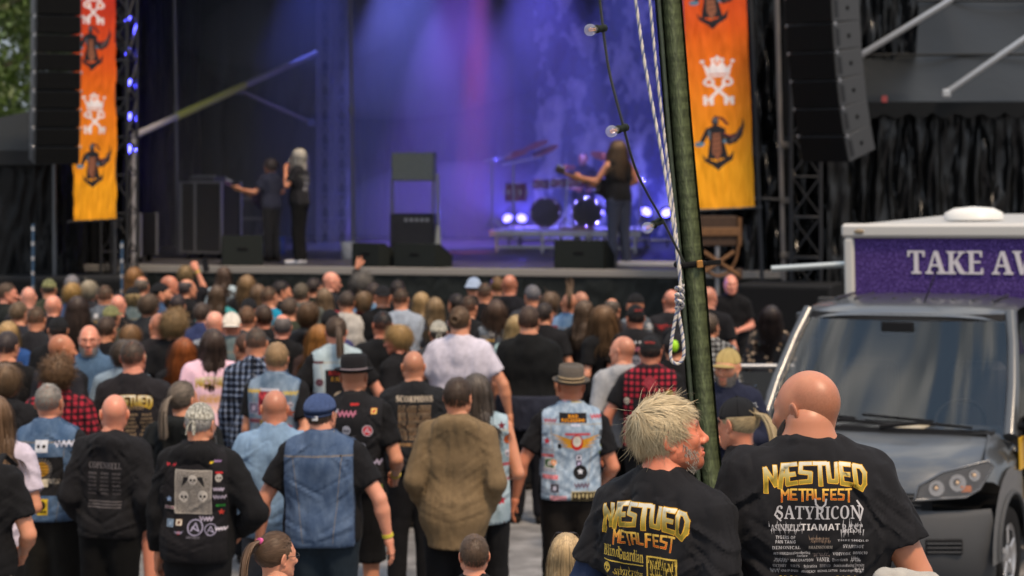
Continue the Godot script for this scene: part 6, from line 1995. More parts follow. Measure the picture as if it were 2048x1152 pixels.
# ---------------------------------------------------------------- things on the stage
func build_stage_things() -> void:
	var blk := plain(Color("121214"), 0.6)
	var gr := plain(Color("242827"), 0.75)
	var steel := plain(Color("a4a4a8"), 0.35, 0.8)
	var blue := Color(0.3, 0.3, 1.0)
	# lamps on the tower and on the floor
	var ys := [30.0, 95.0, 161.0, 231.0, 297.0]
	for k in 5:
		stage_lamp(at(247, ys[k], sdist(247, 0.2)), sp(sx(700.0 + k * 40.0, 2.5), 1.6 + 0.3 * k, 2.5), blue, 8.0, 17.0, "blue stage lamp on the lattice tower, %s of five" % ["topmost", "second from the top", "the middle one", "second from below", "lowest"][k], 0.085, 9.0)
	var fl := [[1018.0, -7.6, 441.0], [1042.0, -7.6, 441.0], [1196.0, -7.4, 428.0], [1239.0, -7.2, 432.0], [1290.0, -7.6, 428.0], [1335.0, -7.6, 430.0], [1408.0, -7.2, 428.0]]
	var fn := ["behind the left end of the drum riser", "beside the leftmost cymbal stand", "between the bass drums", "seen between the legs of the guitarist", "right of the guitarist", "beside the hanging ropes", "right of the green pole"]
	for k in fl.size():
		var px: float = fl[k][0]; var z: float = fl[k][1]
		var p := sp(sx(px, z), sh(px, fl[k][2], z), z)
		stage_lamp(p, p + Vector3(rndk(k) * 1.2, 1.3, 3.0), Color(0.36, 0.33, 1.0), 6.0, 24.0, "small blue floor lamp " + fn[k], 0.1, 8.0)
		var post := bar(Vector3(p.x, DECK, p.z), p - Vector3(0, 0.05, 0), 0.02)
		var last := get_child(get_child_count() - 1) as Node3D
		var pm := part("stand", post, blk, last); pm.transform = last.transform.affine_inverse()
	var over := [[640.0, -6.0, 7.9, Color(0.4, 0.46, 1.0), 14.0, 24.0], [820.0, -5.0, 7.9, Color(0.5, 0.52, 1.0), 48.0, 22.0], [935.0, -6.2, 7.9, Color(0.6, 0.42, 1.0), 100.0, 20.0], [1100.0, -5.5, 7.9, Color(0.48, 0.44, 1.0), 46.0, 24.0], [1280.0, -6.0, 7.9, Color(0.5, 0.5, 1.0), 50.0, 24.0], [968.0, -3.0, 7.8, Color(1.0, 0.35, 0.45), 60.0, 4.5]]
	for k in over.size():
		var q: Array = over[k]
		stage_lamp(sp(sx(q[0], q[1]), q[2], q[1]), sp(sx(q[0] - 30, q[1] - 2.0), 1.5, q[1] - 2.0), q[3], q[4], q[5], "overhead stage lamp hanging above %s" % ["the singer", "the amplifier stack", "the middle of the stage", "the drum kit", "the guitarist", "the pink beam"][k], 0.14, 4.0)
	# wedge monitors
	for q in [[484.0, -0.45, 0.62, 0.46, 20.0, "by the case and the bass player"], [747.0, -0.4, 0.52, 0.36, -25.0, "next to the white bucket"], [842.0, -0.35, 0.72, 0.36, -18.0, "in front of the amplifier stack"], [1166.0, -0.5, 0.78, 0.42, -12.0, "in front of the guitarist"]]:
		var t := thing("monitor_wedge", "black floor monitor wedge " + q[5], "loudspeaker", Vector3.ZERO, "floor monitors along the stage edge")
		on_stage(t, q[0], q[1], DECK, q[4])
		var w: float = q[2] / 2.0
		var h: float = q[3]
		var a := Acc.new()
		for s in [-1.0, 1.0]: a.face([Vector3(s * w, 0, 0.2), Vector3(s * w, 0, -0.32), Vector3(s * w, h * 0.45, -0.34), Vector3(s * w, h, 0.05), Vector3(s * w, h, 0.2)], Vector3(s, 0, 0))
		for f in [[0, 0.2, h, 0.2, Vector3.BACK], [h, 0.2, h, 0.05, Vector3.UP], [h * 0.45, -0.34, 0, -0.32, Vector3.FORWARD]]:
			a.face([Vector3(-w, f[0], f[1]), Vector3(w, f[0], f[1]), Vector3(w, f[2], f[3]), Vector3(-w, f[2], f[3])], f[4])
		part("cabinet", a.mesh(), gr, t)
		var g := Acc.new(); g.face([Vector3(-w, h, 0.05), Vector3(w, h, 0.05), Vector3(w, h * 0.45, -0.34), Vector3(-w, h * 0.45, -0.34)], Vector3(0, 1, -1))
		part("grille", g.mesh(), blk, t)
		var hb := Acc.new(); hb.box(Vector3(-0.08, h * 0.5, 0.2), Vector3(0.08, h * 0.6, 0.208), Transform3D(), 0.003); part("handle", hb.mesh(), blk, t)
	# flight cases and racks
	for q in [[402.0, -2.2, 365.0, 0.78, 0.6, "tall black flight case with bright metal edges on the stage", -14.0], [262.0, -0.8, 428.0, 0.34, 0.5, "small black case standing beside the lighting tower", -10.0]]:
		var t := thing("flight_case", q[5], "case", Vector3.ZERO, "flight cases")
		on_stage(t, q[0], q[1], DECK, q[6])
		var h: float = sh(q[0], q[2], q[1]) - DECK
		var w: float = q[3] / 2.0
		part("body", block(Vector3(-w, 0.1, -q[4]), Vector3(w, h, 0), 0.008), blk, t)
		for s in [-1.0, 1.0]:
			for z in [0.0, -q[4]]: part("metal_edge", block(Vector3(s * w - 0.022, 0.1, z - 0.022), Vector3(s * w + 0.022, h + 0.01, z + 0.022), 0.004), steel, t)
			part("caster", bar(Vector3(s * (w - 0.08) - 0.02, 0.05, -0.1), Vector3(s * (w - 0.08) + 0.02, 0.05, -0.1), 0.05), blk, t)
			part("caster", bar(Vector3(s * (w - 0.08) - 0.02, 0.05, -q[4] + 0.1), Vector3(s * (w - 0.08) + 0.02, 0.05, -q[4] + 0.1), 0.05), blk, t)
		for y in [0.1, h]: part("metal_edge", block(Vector3(-w - 0.02, y - 0.016, -0.02), Vector3(w + 0.02, y + 0.016, 0.024), 0.004), steel, t)
		part("divider", block(Vector3(-w * 0.28 - 0.02, 0.1, 0.002), Vector3(-w * 0.28 + 0.02, h, 0.03), 0.004), steel, t)
	var mix := thing("mixing_desk", "small mixing desk lying on top of the tall flight case", "mixer"); on_stage(mix, 415, -2.45, sh(402, 365, -2.2) + 0.012, -14)
	part("body", block(Vector3(-0.24, 0, -0.2), Vector3(0.24, 0.08, 0.2), 0.01), plain(Color("3c3c44"), 0.5), mix)
	for k in 6: part("knob", bar(Vector3(-0.2 + k * 0.08, 0.08, 0.1), Vector3(-0.2 + k * 0.08, 0.11, 0.1), 0.016), steel, mix)
	# amplifier stack with a pale cloth on the head
	var amp := thing("amplifier_stack", "tall amplifier stack with a pale cloth panel on top", "amplifier"); on_stage(amp, 824, -3.2, DECK, 0)
	var ah: float = sh(824, 305, -3.2) - DECK
	part("lower_cabinet", block(Vector3(-0.38, 0, -0.4), Vector3(0.38, 0.72, 0), 0.02), plain(Color("101012"), 0.6), amp)
	for s in [-1.0, 1.0]: part("upright", block(Vector3(s * 0.35 - 0.025, 0.72, -0.1), Vector3(s * 0.35 + 0.025, ah - 0.45, -0.05), 0.005), lmk(), amp)
	part("pale_panel", block(Vector3(-0.36, ah - 0.475, -0.3), Vector3(0.36, ah, -0.02), 0.02), cloth(Color("7d8278")), amp)
	for k in 5: part("knob", bar(Vector3(-0.1 + k * 0.09, 0.62, 0), Vector3(-0.1 + k * 0.09, 0.62, 0.03), 0.03), steel, amp)
	part("corner_post", bar(Vector3(0.46, 0, -0.05), Vector3(0.42, ah * 0.8, -0.05), 0.03), steel, amp)
	var fan := thing("stage_fan", "small pale fan standing right of the amplifier stack", "fan"); on_stage(fan, 876, -2.2, DECK)
	part("base", block(Vector3(-0.16, 0, -0.12), Vector3(0.16, 0.07, 0.12), 0.02), plain(Color("b6a684"), 0.5), fan)
	var fa := Acc.new(); fa.lathe([Vector2(0.09, 0.07), Vector2(0.05, 0.3), Vector2(0.03, 0.55), Vector2(0.02, 0.56)], Transform3D(), 14); part("column", fa.mesh(), plain(Color("9a9c98"), 0.5), fan)
	var bk := thing("bucket", "white plastic bucket standing on the stage", "bucket"); on_stage(bk, 697, -2.6, DECK)
	var ba := Acc.new(); ba.lathe([Vector2(0.001, 0.005), Vector2(0.1, 0.0), Vector2(0.13, 0.26), Vector2(0.14, 0.27), Vector2(0.125, 0.265), Vector2(0.095, 0.02)], Transform3D(), 20); part("shell", ba.mesh(), plain(Color("c9c9cc"), 0.5), bk)
	var bh := Acc.new()
	var hp: Array = []
	for k in 9: hp.append(Vector3(cos(PI * k / 8) * 0.135, 0.25 - sin(PI * k / 8) * 0.1, 0.03))
	bh.tube(hp, 0.005, 5); part("handle", bh.mesh(), steel, bk)
	var bx := thing("blue_crate", "small blue crate behind the legs of the bass player", "crate"); on_stage(bx, 552, -3.6, DECK)
	part("shell", block(Vector3(-0.13, 0, -0.13), Vector3(0.13, 0.27, 0.13), 0.015), plain(Color("1d4a9a"), 0.5), bx)
	part("lid", block(Vector3(-0.14, 0.272, -0.14), Vector3(0.14, 0.3, 0.14), 0.01), plain(Color("2a5ab0"), 0.5), bx)
	# railing at the back
	var rl := thing("stair_railing", "grey railing of the stairs at the back of the stage", "railing"); on_stage(rl, 445, -3.8, DECK)
	var lm := plain(Color("6d6a72"), 0.5, 0.4)
	for y in [0.25, 0.6, 0.95]: part("rail", bar(Vector3(-0.8, y, 0), Vector3(0.85, y, 0), 0.03), lm, rl)
	for k in 3: part("post", bar(Vector3(-0.8 + k * 0.82, 0, 0), Vector3(-0.8 + k * 0.82, 0.95, 0), 0.03), lm, rl)
	# lattice masts and poles inside the stage
	for q in [[650.0, -8.2, "slim lattice mast standing behind the singer"], [684.0, -8.2, "slim lattice mast beside the thin stage pole"]]:
		var t := thing("lattice_mast", q[2], "mast"); on_stage(t, q[0], q[1], DECK)
		mast(t, 6.6, 0.24, plain(Color("77757e"), 0.4, 0.7), 0.45)
	for q in [[708.0, -4.2, "thin upright pole in the middle of the stage"], [356.0, -3.2, "thin dark pole standing behind the tall flight case"]]:
		var t := thing("stage_pole", q[2], "pole"); on_stage(t, q[0], q[1], DECK)
		part("tube", bar(Vector3.ZERO, Vector3(-0.1, 6.6, 0), 0.032), lm, t)
		part("collar", bar(Vector3(-0.04, 2.4, 0), Vector3(-0.04, 2.55, 0), 0.05), lm, t)
		part("foot", block(Vector3(-0.2, 0, -0.2), Vector3(0.2, 0.02, 0.2), 0.004), lm, t)
	# long brace running into the stage, with a yellow sleeve
	var br := thing("brace_tube", "long silver brace with yellow sleeve running from the tower into the stage", "brace")
	var p0 := at(268, 272, sdist(268, -0.3)); var p1 := at(632, 106, sdist(632, -7.0))
	part("tube", bar(p0, p1, 0.055), plain(Color("a09ea4"), 0.45, 0.3), br)
	part("yellow_sleeve", bar(p0.lerp(p1, 0.2), p0.lerp(p1, 0.56), 0.066), plain(Color("b0ae52"), 0.5), br)
	part("upright", bar(Vector3(p0.x, DECK, p0.z), p0, 0.05), plain(Color("a09ea4"), 0.45, 0.3), br)
	var br2 := thing("brace_tube", "thin brown brace slanting down behind the singer", "brace")
	part("tube", bar(at(480, 182, sdist(480, -7.5)), at(622, 246, sdist(622, -8.5)), 0.04), plain(Color("6d5a4c"), 0.6), br2)
	for q in [0.0, 1.0]: part("clamp", block(at(480, 182, sdist(480, -7.5)).lerp(at(622, 246, sdist(622, -8.5)), q) - Vector3.ONE * 0.07, at(480, 182, sdist(480, -7.5)).lerp(at(622, 246, sdist(622, -8.5)), q) + Vector3.ONE * 0.07, 0.02), lm, br2)
	build_drums()
	build_band()

func lmk() -> StandardMaterial3D:
	return plain(Color("6d6a72"), 0.5, 0.4)
func rndk(k: int) -> float:
	return [-0.6, 0.3, 0.8, -0.2, 0.5, -0.7, 0.1][k % 7]

func build_drums() -> void:
	var alu := plain(Color("d4d2d8"), 0.45, 0.1)
	var z := -5.2
	var px0 := 985.0
	var r := thing("drum_riser", "low silver drum riser platform carrying the drum kit", "platform"); on_stage(r, 1130, z, DECK)
	var w: float = (sx(1290, z) - sx(px0, z)) / 2.0
	var top: float = sh(1130, 462, z) - DECK
	for k in 3: part("deck_plate", block(Vector3(-w + k * w * 0.667, top - 0.1, -2.4), Vector3(-w + (k + 1) * w * 0.667 - 0.012, top, 0), 0.01), alu, r)
	for k in 4:
		for q in [-0.06, -2.3]: part("leg", bar(Vector3(-w + 0.12 + k * (w - 0.12) * 0.667, 0, q), Vector3(-w + 0.12 + k * (w - 0.12) * 0.667, top - 0.1, q), 0.03), alu, r)
	part("cross_rail", bar(Vector3(-w + 0.1, 0.08, -0.06), Vector3(w - 0.1, 0.08, -0.06), 0.03), alu, r)
	var strip := thing("light_strip_board", "long pale board lying on the stage floor behind the guitarist", "board"); on_stage(strip, 1300, -1.2, DECK)
	part("plank", block(Vector3(-0.55, 0, -0.1), Vector3(0.75, 0.07, 0.1), 0.01), plain(Color("b0aeb4"), 0.5), strip)
	part("end_cap", block(Vector3(-0.57, 0, -0.1), Vector3(-0.551, 0.075, 0.1), 0.004), plain(Color("6d6a72"), 0.5), strip)
	var y := DECK + top
	var kit := thing("drum_kit", "large drum kit with two bass drums, toms and cymbals on the riser", "drum kit"); on_stage(kit, 1135, z - 0.55, y)
	var shell := plain(Color("4a161c"), 0.25)
	var chrome := plain(Color("d0d0d4"), 0.15, 0.95)
	var head := plain(Color("1b191c"), 0.4)
	for x in [-0.4, 0.34]:
		var b := Acc.new(); b.tube([Vector3(x, 0.3, -0.42), Vector3(x, 0.3, 0.0)], 0.25, 28); var bd := part("bass_drum", b.mesh(), shell, kit)
		var hp: Array = []
		for k in 29: hp.append(Vector3(x + cos(TAU * k / 28) * 0.255, 0.3 + sin(TAU * k / 28) * 0.255, 0.0))
		var h := Acc.new(); h.tube(hp, 0.02, 8, Color.WHITE, false); part("hoop", h.mesh(), shell, bd)
		var hd := Acc.new(); hd.tube([Vector3(x, 0.3, 0.0), Vector3(x, 0.3, 0.008)], 0.238, 28); part("drum_head", hd.mesh(), head, bd)
		for k in 8: part("lug", block(Vector3(x + cos(TAU * k / 8) * 0.26 - 0.02, 0.3 + sin(TAU * k / 8) * 0.26 - 0.02, -0.03), Vector3(x + cos(TAU * k / 8) * 0.26 + 0.02, 0.3 + sin(TAU * k / 8) * 0.26 + 0.02, 0.035), 0.006), chrome, bd)
	for q in [[-0.5, 0.72, 0.15, 0.16], [-0.18, 0.75, 0.14, 0.15], [0.14, 0.76, 0.15, 0.16], [0.46, 0.72, 0.17, 0.17], [0.86, 0.5, 0.2, 0.32], [-0.95, 0.5, 0.2, 0.32]]:
		var b := Acc.new(); b.tube([Vector3(q[0], q[1], -0.15), Vector3(q[0], q[1] + q[3], -0.17)], q[2], 22); var tm := part("tom_drum", b.mesh(), plain(Color("7a222c"), 0.25), kit)
		for e in [0.0, 1.0]:
			var hp: Array = []
			for k in 19: hp.append(Vector3(q[0] + cos(TAU * k / 18) * q[2] * 1.03, q[1] + q[3] * e, -0.16 + sin(TAU * k / 18) * q[2] * 1.03))
			var h := Acc.new(); h.tube(hp, 0.013, 6, Color.WHITE, false); part("hoop", h.mesh(), chrome, tm)
		for k in 6: part("lug", block(Vector3(q[0] + cos(TAU * k / 6) * q[2] * 1.02 - 0.015, q[1] + q[3] * 0.35, -0.16 + sin(TAU * k / 6) * q[2] * 1.02 - 0.015), Vector3(q[0] + cos(TAU * k / 6) * q[2] * 1.02 + 0.015, q[1] + q[3] * 0.65, -0.16 + sin(TAU * k / 6) * q[2] * 1.02 + 0.015), 0.005), chrome, tm)
	for q in [[-1.35, 1.25, 0.05, -0.95, 1.32], [-0.95, 1.18, 0.12, -0.45, 1.3], [-0.02, 0.02, 0.18, 0.0, 0.9], [0.95, 1.2, -0.1, 0.6, 1.28], [1.3, 0.9, 0.0, 1.05, 1.05]]:
		part("stand", bar(Vector3(q[0], 0, q[2]), Vector3(q[0], q[1], q[2]), 0.02), chrome, kit)
		part("boom", bar(Vector3(q[0] - (q[3] - q[0]) * 0.4, q[1] - 0.03, q[2]), Vector3(q[3], q[4], q[2] - 0.2), 0.014), chrome, kit)
		for k in 3: part("leg", bar(Vector3(q[0], 0.22, q[2]), Vector3(q[0] + cos(k * 2.09) * 0.22, 0.0, q[2] + sin(k * 2.09) * 0.22), 0.012), chrome, kit)
	for q in [[-0.95, 1.34, -0.2, 0.24, -0.3], [-0.45, 1.4, -0.3, 0.26, -0.35], [-0.62, 1.5, -0.35, 0.24, -0.3], [0.6, 1.3, -0.3, 0.24, 0.3], [1.05, 1.06, -0.2, 0.22, 0.25], [-0.1, 1.1, -0.5, 0.18, 0.0]]:
		var c := Acc.new(); c.lathe([Vector2(1.0, 0.0), Vector2(0.4, 0.025), Vector2(0.16, 0.035), Vector2(0.1, 0.055), Vector2(0.01, 0.06)], Transform3D(Basis(Vector3.FORWARD, q[4]) * Basis(Vector3.RIGHT, 0.3), Vector3(q[0], q[1], q[2])), 24, Color.WHITE, q[3], q[3])
		part("cymbal", c.mesh(), plain(Color("b0663f"), 0.3, 0.9), kit)
	part("pedal_board", block(Vector3(-0.1, 0, 0.12), Vector3(0.5, 0.05, 0.3), 0.01), plain(Color("8a6a44"), 0.6), kit)

func instrument(called: String, label: String, owner: Node3D, col: Color, flip: float, cat: String) -> void:
	var t := thing(called, label, cat)
	var f := Field.new()
	f.ell(Vector3(0.0, 0.0, 0), Vector3(0.16, 0.17, 0.025), 0.02); f.ell(Vector3(0.02, 0.17, 0), Vector3(0.12, 0.12, 0.024), 0.05)
	f.cap(Vector3(0.09, 0.22, 0), 0.03, Vector3(0.13, 0.32, 0), 0.016, 0.04); f.cap(Vector3(-0.07, 0.22, 0), 0.03, Vector3(-0.1, 0.29, 0), 0.015, 0.04)
	part("body", arrays_mesh(f.mesh(0.012)), plain(col, 0.25), t)
	part("neck", block(Vector3(-0.025, 0.2, -0.045), Vector3(0.025, 0.82, -0.02), 0.006), plain(Color("6d4a2e"), 0.5), t)
	part("headstock", block(Vector3(-0.035, 0.82, -0.045), Vector3(0.06, 0.98, -0.02), 0.012), plain(col, 0.3), t)
	for k in 4: part("tuner", bar(Vector3(0.06, 0.845 + k * 0.035, -0.03), Vector3(0.085, 0.845 + k * 0.035, -0.03), 0.01), plain(Color("c9c9cc"), 0.2, 0.9), t)
	part("bridge", block(Vector3(-0.05, -0.06, -0.035), Vector3(0.05, -0.03, -0.02), 0.004), plain(Color("c9c9cc"), 0.2, 0.9), t)
	t.transform = owner.transform * Transform3D(Basis(Vector3(0, 0, 1), flip * 1.2), Vector3(-flip * -0.04, 1.03, -0.235))

func build_band() -> void:
	var g := "band on the stage"
	var z := -0.8
	var s1 := person({"x": 597, "y": 297, "d": sdist(597, z), "base": DECK, "turn": 78, "hy": 8, "al": "mic", "ar": "mic", "hair": "long", "hc": "b9b2a6", "tc": "23242a", "leg": "jeans", "lc": "16171a", "shoes": "b9b9c0", "print": "white_logo", "grp": g, "lab": "singer with long white hair holding a microphone on the stage", "w": 0.95})
	var mic := thing("microphone", "black microphone held to the mouth of the white haired singer", "microphone")
	var ma := Acc.new(); ma.tube([Vector3(0.0, 1.43, -0.22), Vector3(0, 1.56, -0.17)], [0.014, 0.02], 10); part("handle", ma.mesh(), plain(Color("1b1b1d"), 0.4), mic)
	var mb := Acc.new(); mb.add(ellp(Vector3(0, 1.58, -0.162), Vector3(0.026, 0.03, 0.026), Color.WHITE)); part("grille", mb.mesh(), plain(Color("8a8a8e"), 0.4, 0.8), mic)
	mic.transform = s1.transform
	z = -1.7
	var s2 := person({"x": 543, "y": 318, "d": sdist(543, z), "base": DECK, "turn": 55, "hy": 15, "al": "fret", "ar": "pick", "hair": "medium", "hc": "4a3c38", "tc": "2c3044", "lc": "22242a", "grp": g, "lab": "bass player in dark clothes standing behind the white haired singer"})
	instrument("bass_guitar", "dark bass guitar held by the player behind the singer", s2, Color("3a2a4a"), 1.0, "guitar")
	z = -1.2
	var s3 := person({"x": 1238, "y": 281, "d": sdist(1238, z), "base": DECK, "turn": 28, "hy": 25, "al": "fret", "ar": "pick", "hair": "wavy", "hc": "7a5f45", "top": "tank", "tc": "1d1e24", "lc": "3a4054", "shoes": "4a4a50", "grp": g, "lab": "long haired guitarist in sleeveless black top standing before the drum kit"})
	instrument("electric_guitar", "dark electric guitar held by the long haired guitarist", s3, Color("2a2426"), 1.0, "guitar")
	z = -6.9
	person({"x": 1166, "y": 304, "d": sdist(1166, z), "base": DECK - 0.02, "turn": 180, "al": "front", "ar": "front", "hair": "short", "hc": "3c2f2a", "tc": "1d1d22", "grp": g, "lab": "drummer seated behind the toms and cymbals"})

# ---------------------------------------------------------------- food truck (its front faces +z of its own frame)
func bent_panel(rows: Array, thick := 0.0) -> ArrayMesh:
	# rows of points; a smooth sheet through them
	var a := Acc.new()
	var nx: int = rows[0].size()
	for r in rows:
		for p in r: a.vert(p, Vector3.UP, Color.WHITE, Vector2(p.x, p.y))
	for j in rows.size() - 1:
		for i in nx - 1:
			var q := j * nx + i
			a.tri(q, q + 1, q + nx); a.tri(q + 1, q + nx + 1, q + nx)
	for j in rows.size():
		for i in nx:
			var l := a.v[j * nx + maxi(i - 1, 0)]; var r := a.v[j * nx + mini(i + 1, nx - 1)]
			var t := a.v[maxi(j - 1, 0) * nx + i]; var b := a.v[mini(j + 1, rows.size() - 1) * nx + i]
			a.n[j * nx + i] = (r - l).cross(t - b).normalized()
	return a.mesh()
# a row of points across the truck: half width w, height y, depth z, with the corners swept back
func across(w: float, y: float, z: float, sweep: float, n := 17, power := 3.0, drop := 0.0) -> Array:
	var o: Array = []
	for i in n:
		var u := -1.0 + 2.0 * i / (n - 1)
		o.append(Vector3(u * w, y - drop * pow(absf(u), power), z - sweep * pow(absf(u), power)))
	return o
func build_truck() -> void:
	var t := thing("food_truck", "dark grey food truck with white box body and purple take away sign", "truck", Vector3(2.38, -0.06, -14.3))
	t.rotation = Vector3(0, deg_to_rad(-27), deg_to_rad(1.0))
	var paint := StandardMaterial3D.new(); paint.albedo_color = Color("45484b"); paint.roughness = 0.36; paint.metallic = 0.35; paint.clearcoat_enabled = true; paint.clearcoat = 0.7; paint.clearcoat_roughness = 0.12
	var rubber := plain(Color("1c1d1f"), 0.7)
	var grey := plain(Color("3a3c3f"), 0.75)
	var chrome := plain(Color("d0d0d2"), 0.1, 0.95)
	# bonnet: from the grille up to the screen
	part("bonnet", bent_panel([across(0.86, 1.2, -0.78, 0.2, 17, 4.0, 0.02), across(0.9, 1.17, -0.55, 0.2, 17, 4.0, 0.04), across(0.9, 1.1, -0.28, 0.22, 17, 4.0, 0.08), across(0.86, 1.0, -0.1, 0.2, 17, 4.0, 0.06), across(0.84, 0.86, -0.03, 0.2, 17, 4.0, 0.02)]), paint, t)
	part("grille_bar", bent_panel([across(0.62, 0.86, -0.02, 0.1), across(0.62, 0.78, 0.0, 0.1), across(0.62, 0.72, 0.0, 0.1)]), rubber, t)
	for k in 4: part("vent_slat", bent_panel([across(0.55, 0.845 - k * 0.03, 0.004, 0.08), across(0.55, 0.835 - k * 0.03, 0.016, 0.08), across(0.55, 0.825 - k * 0.03, 0.004, 0.08)]), grey, t)
	# bumper, in three bands
	part("bumper", bent_panel([across(0.98, 0.74, -0.03, 0.3, 21, 4.0), across(1.0, 0.7, 0.05, 0.34, 21, 4.0), across(1.02, 0.52, 0.08, 0.36, 21, 4.0), across(1.02, 0.36, 0.07, 0.36, 21, 4.0), across(1.0, 0.24, 0.0, 0.36, 21, 4.0)]), grey, t)
	part("bumper_intake", bent_panel([across(0.5, 0.6, 0.088, 0.06), across(0.5, 0.45, 0.094, 0.06)]), rubber, t)
	for s in [-1.0, 1.0]:
		var fg := part("fog_recess", block(Vector3(-0.13, -0.05, -0.01), Vector3(0.13, 0.06, 0.01), 0.008), rubber, t)
		fg.transform = Transform3D(Basis(Vector3.UP, s * 0.42), Vector3(s * 0.72, 0.5, -0.02))
		for k in 3: part("recess_slat", block(Vector3(-0.12, -0.035 + k * 0.03, 0.01), Vector3(0.12, -0.025 + k * 0.03, 0.02), 0.002), grey, fg)
	# headlights
	for s in [-1.0, 1.0]:
		var h := Node3D.new(); h.name = "headlight"; t.add_child(h, true)
		h.transform = Transform3D(Basis(Vector3.UP, s * 0.5), Vector3(s * 0.755, 0.93, -0.07))
		var m := Acc.new()
		var outline: Array = [Vector2(-0.25, -0.1), Vector2(-0.22, 0.0), Vector2(-0.05, 0.09), Vector2(0.27, 0.165), Vector2(0.31, 0.13), Vector2(0.21, -0.03), Vector2(0.11, -0.085)]
		var poly: Array = []
		for p in outline: poly.append(Vector3(p.x * s, p.y, 0.0))
		m.face(poly, Vector3.BACK)
		part("housing", m.mesh(), plain(Color("3a3a3c"), 0.35, 0.4), h)
		var rim := Acc.new(); var loop := poly.duplicate(); loop.append(poly[0]); rim.tube(loop, 0.011, 6, Color.WHITE, false); part("rim", rim.mesh(), plain(Color("6d6e70"), 0.2, 0.8), h)
		for q in [[-0.1, -0.015, 0.055], [0.05, 0.02, 0.06], [0.17, 0.07, 0.04]]:
			var b := Acc.new(); b.lathe([Vector2(0.15, -0.02), Vector2(0.7, -0.012), Vector2(1.0, 0.012)], Transform3D(Basis(Vector3.RIGHT, PI / 2), Vector3(q[0] * s, q[1], 0.016)), 20, Color.WHITE, q[2], q[2])
			part("reflector", b.mesh(), chrome, h)
			var bu := Acc.new(); bu.add(ellp(Vector3(q[0] * s, q[1], 0.02), Vector3(0.014, 0.014, 0.012), Color.WHITE)); part("bulb", bu.mesh(), plain(Color("d9b48a"), 0.1), h)
		part("indicator", block(Vector3(0.12 * s - 0.045, -0.05, 0.006), Vector3(0.12 * s + 0.03, -0.005, 0.02), 0.006), plain(Color("b0622a"), 0.15), h)
		var lens := Acc.new(); var lp: Array = []
		for p in outline: lp.append(Vector3(p.x * s * 0.98, p.y * 0.98 + 0.001, 0.034))
		lens.face(lp, Vector3.BACK)
		var gm := StandardMaterial3D.new(); gm.transparency = BaseMaterial3D.TRANSPARENCY_ALPHA; gm.albedo_color = Color(0.9, 0.92, 0.95, 0.08); gm.roughness = 0.03
		part("lens", lens.mesh(), gm, h)
	# wings beside the bonnet and the cab sides
	for s in [-1.0, 1.0]:
		var rows: Array = []
		for q in [[0.88, 1.2, -0.98], [0.93, 1.16, -0.74], [0.975, 1.06, -0.48], [0.99, 0.94, -0.32]]:
			rows.append([Vector3(s * (q[0] - 0.06), q[1], q[2] + 0.06), Vector3(s * q[0], q[1] - 0.02, q[2] - 0.05), Vector3(s * (q[0] + 0.03), q[1] - 0.1, q[2] - 0.25), Vector3(s * 1.02, q[1] - 0.14, -1.1), Vector3(s * 1.02, 0.84, -1.16)])
			if s < 0.0: rows[-1].reverse()
		part("wing", bent_panel(rows), paint, t)
		var fl := Acc.new()   # fender with a round arch
		var top: Array = []; var arch: Array = []
		for k in 15:
			var ang := PI * k / 14.0
			arch.append(Vector3(s * 1.025, 0.36 + sin(ang) * 0.43, -0.78 + cos(ang) * 0.43))
			top.append(Vector3(s * 1.022, maxf(0.36 + sin(ang) * 0.62, 0.36), -0.78 + cos(ang) * 0.6))
		part("fender", bent_panel([top, arch] if s > 0.0 else [arch, top]), paint, t)
		var lip := Acc.new(); lip.tube(arch, 0.02, 6); part("arch_lip", lip.mesh(), grey, t)
		# door with window, handle, mirror
		var d := part("door", block(Vector3(s * 1.0, 0.42, -2.1), Vector3(s * 1.03, 1.28, -1.24), 0.02), plain(Color("17181a"), 0.2), t)
		for q in [[1.16, 0.92, -0.98, -1.16], [0.86, 0.68, -1.2, -1.3], [1.24, 0.9, -1.34, -1.56], [0.84, 0.6, -1.42, -1.54]]: part("yellow_stripe", block(Vector3(s * 1.03, q[0], q[2]), Vector3(s * 1.042, q[1], q[3]), 0.003), plain(Color("c79a1e"), 0.4), d)
		part("handle", block(Vector3(s * 1.03 - 0.01, 1.05, -2.0), Vector3(s * 1.03 + 0.025, 1.09, -1.86), 0.01), rubber, d)
		part("window_frame", block(Vector3(s * 0.95, 1.28, -2.08), Vector3(s * 1.0, 1.98, -1.95), 0.01), paint, d)
		var win := bent_panel([[Vector3(s * 0.9, 1.95, -2.0), Vector3(s * 0.9, 1.95, -1.66)], [Vector3(s * 1.0, 1.28, -2.0), Vector3(s * 1.0, 1.28, -1.16)]])
		var wm := StandardMaterial3D.new(); wm.transparency = BaseMaterial3D.TRANSPARENCY_ALPHA; wm.albedo_color = Color(0.2, 0.24, 0.26, 0.45); wm.roughness = 0.04
		part("window_pane", win, wm, d)
		var mi := Node3D.new(); mi.name = "mirror"; t.add_child(mi, true); mi.position = Vector3(s * 1.16, 1.28, -1.12)
		part("shell", block(Vector3(-0.1, -0.2, -0.09), Vector3(0.1, 0.2, 0.07), 0.05), rubber, mi)
		part("glass", block(Vector3(-0.08, -0.17, -0.095), Vector3(0.08, 0.17, -0.091), 0.001), plain(Color("c9cdd0"), 0.03, 1.0), mi)
		part("bracket", bar(Vector3(-s * 0.18, -0.05, 0.0), Vector3(0, -0.05, 0), 0.03), rubber, mi)
	# windscreen and pillars
	var gl := StandardMaterial3D.new(); gl.transparency = BaseMaterial3D.TRANSPARENCY_ALPHA; gl.albedo_color = Color(0.2, 0.26, 0.27, 0.06); gl.roughness = 0.02
	gl.metallic_specular = 0.9; gl.metallic = 0.06
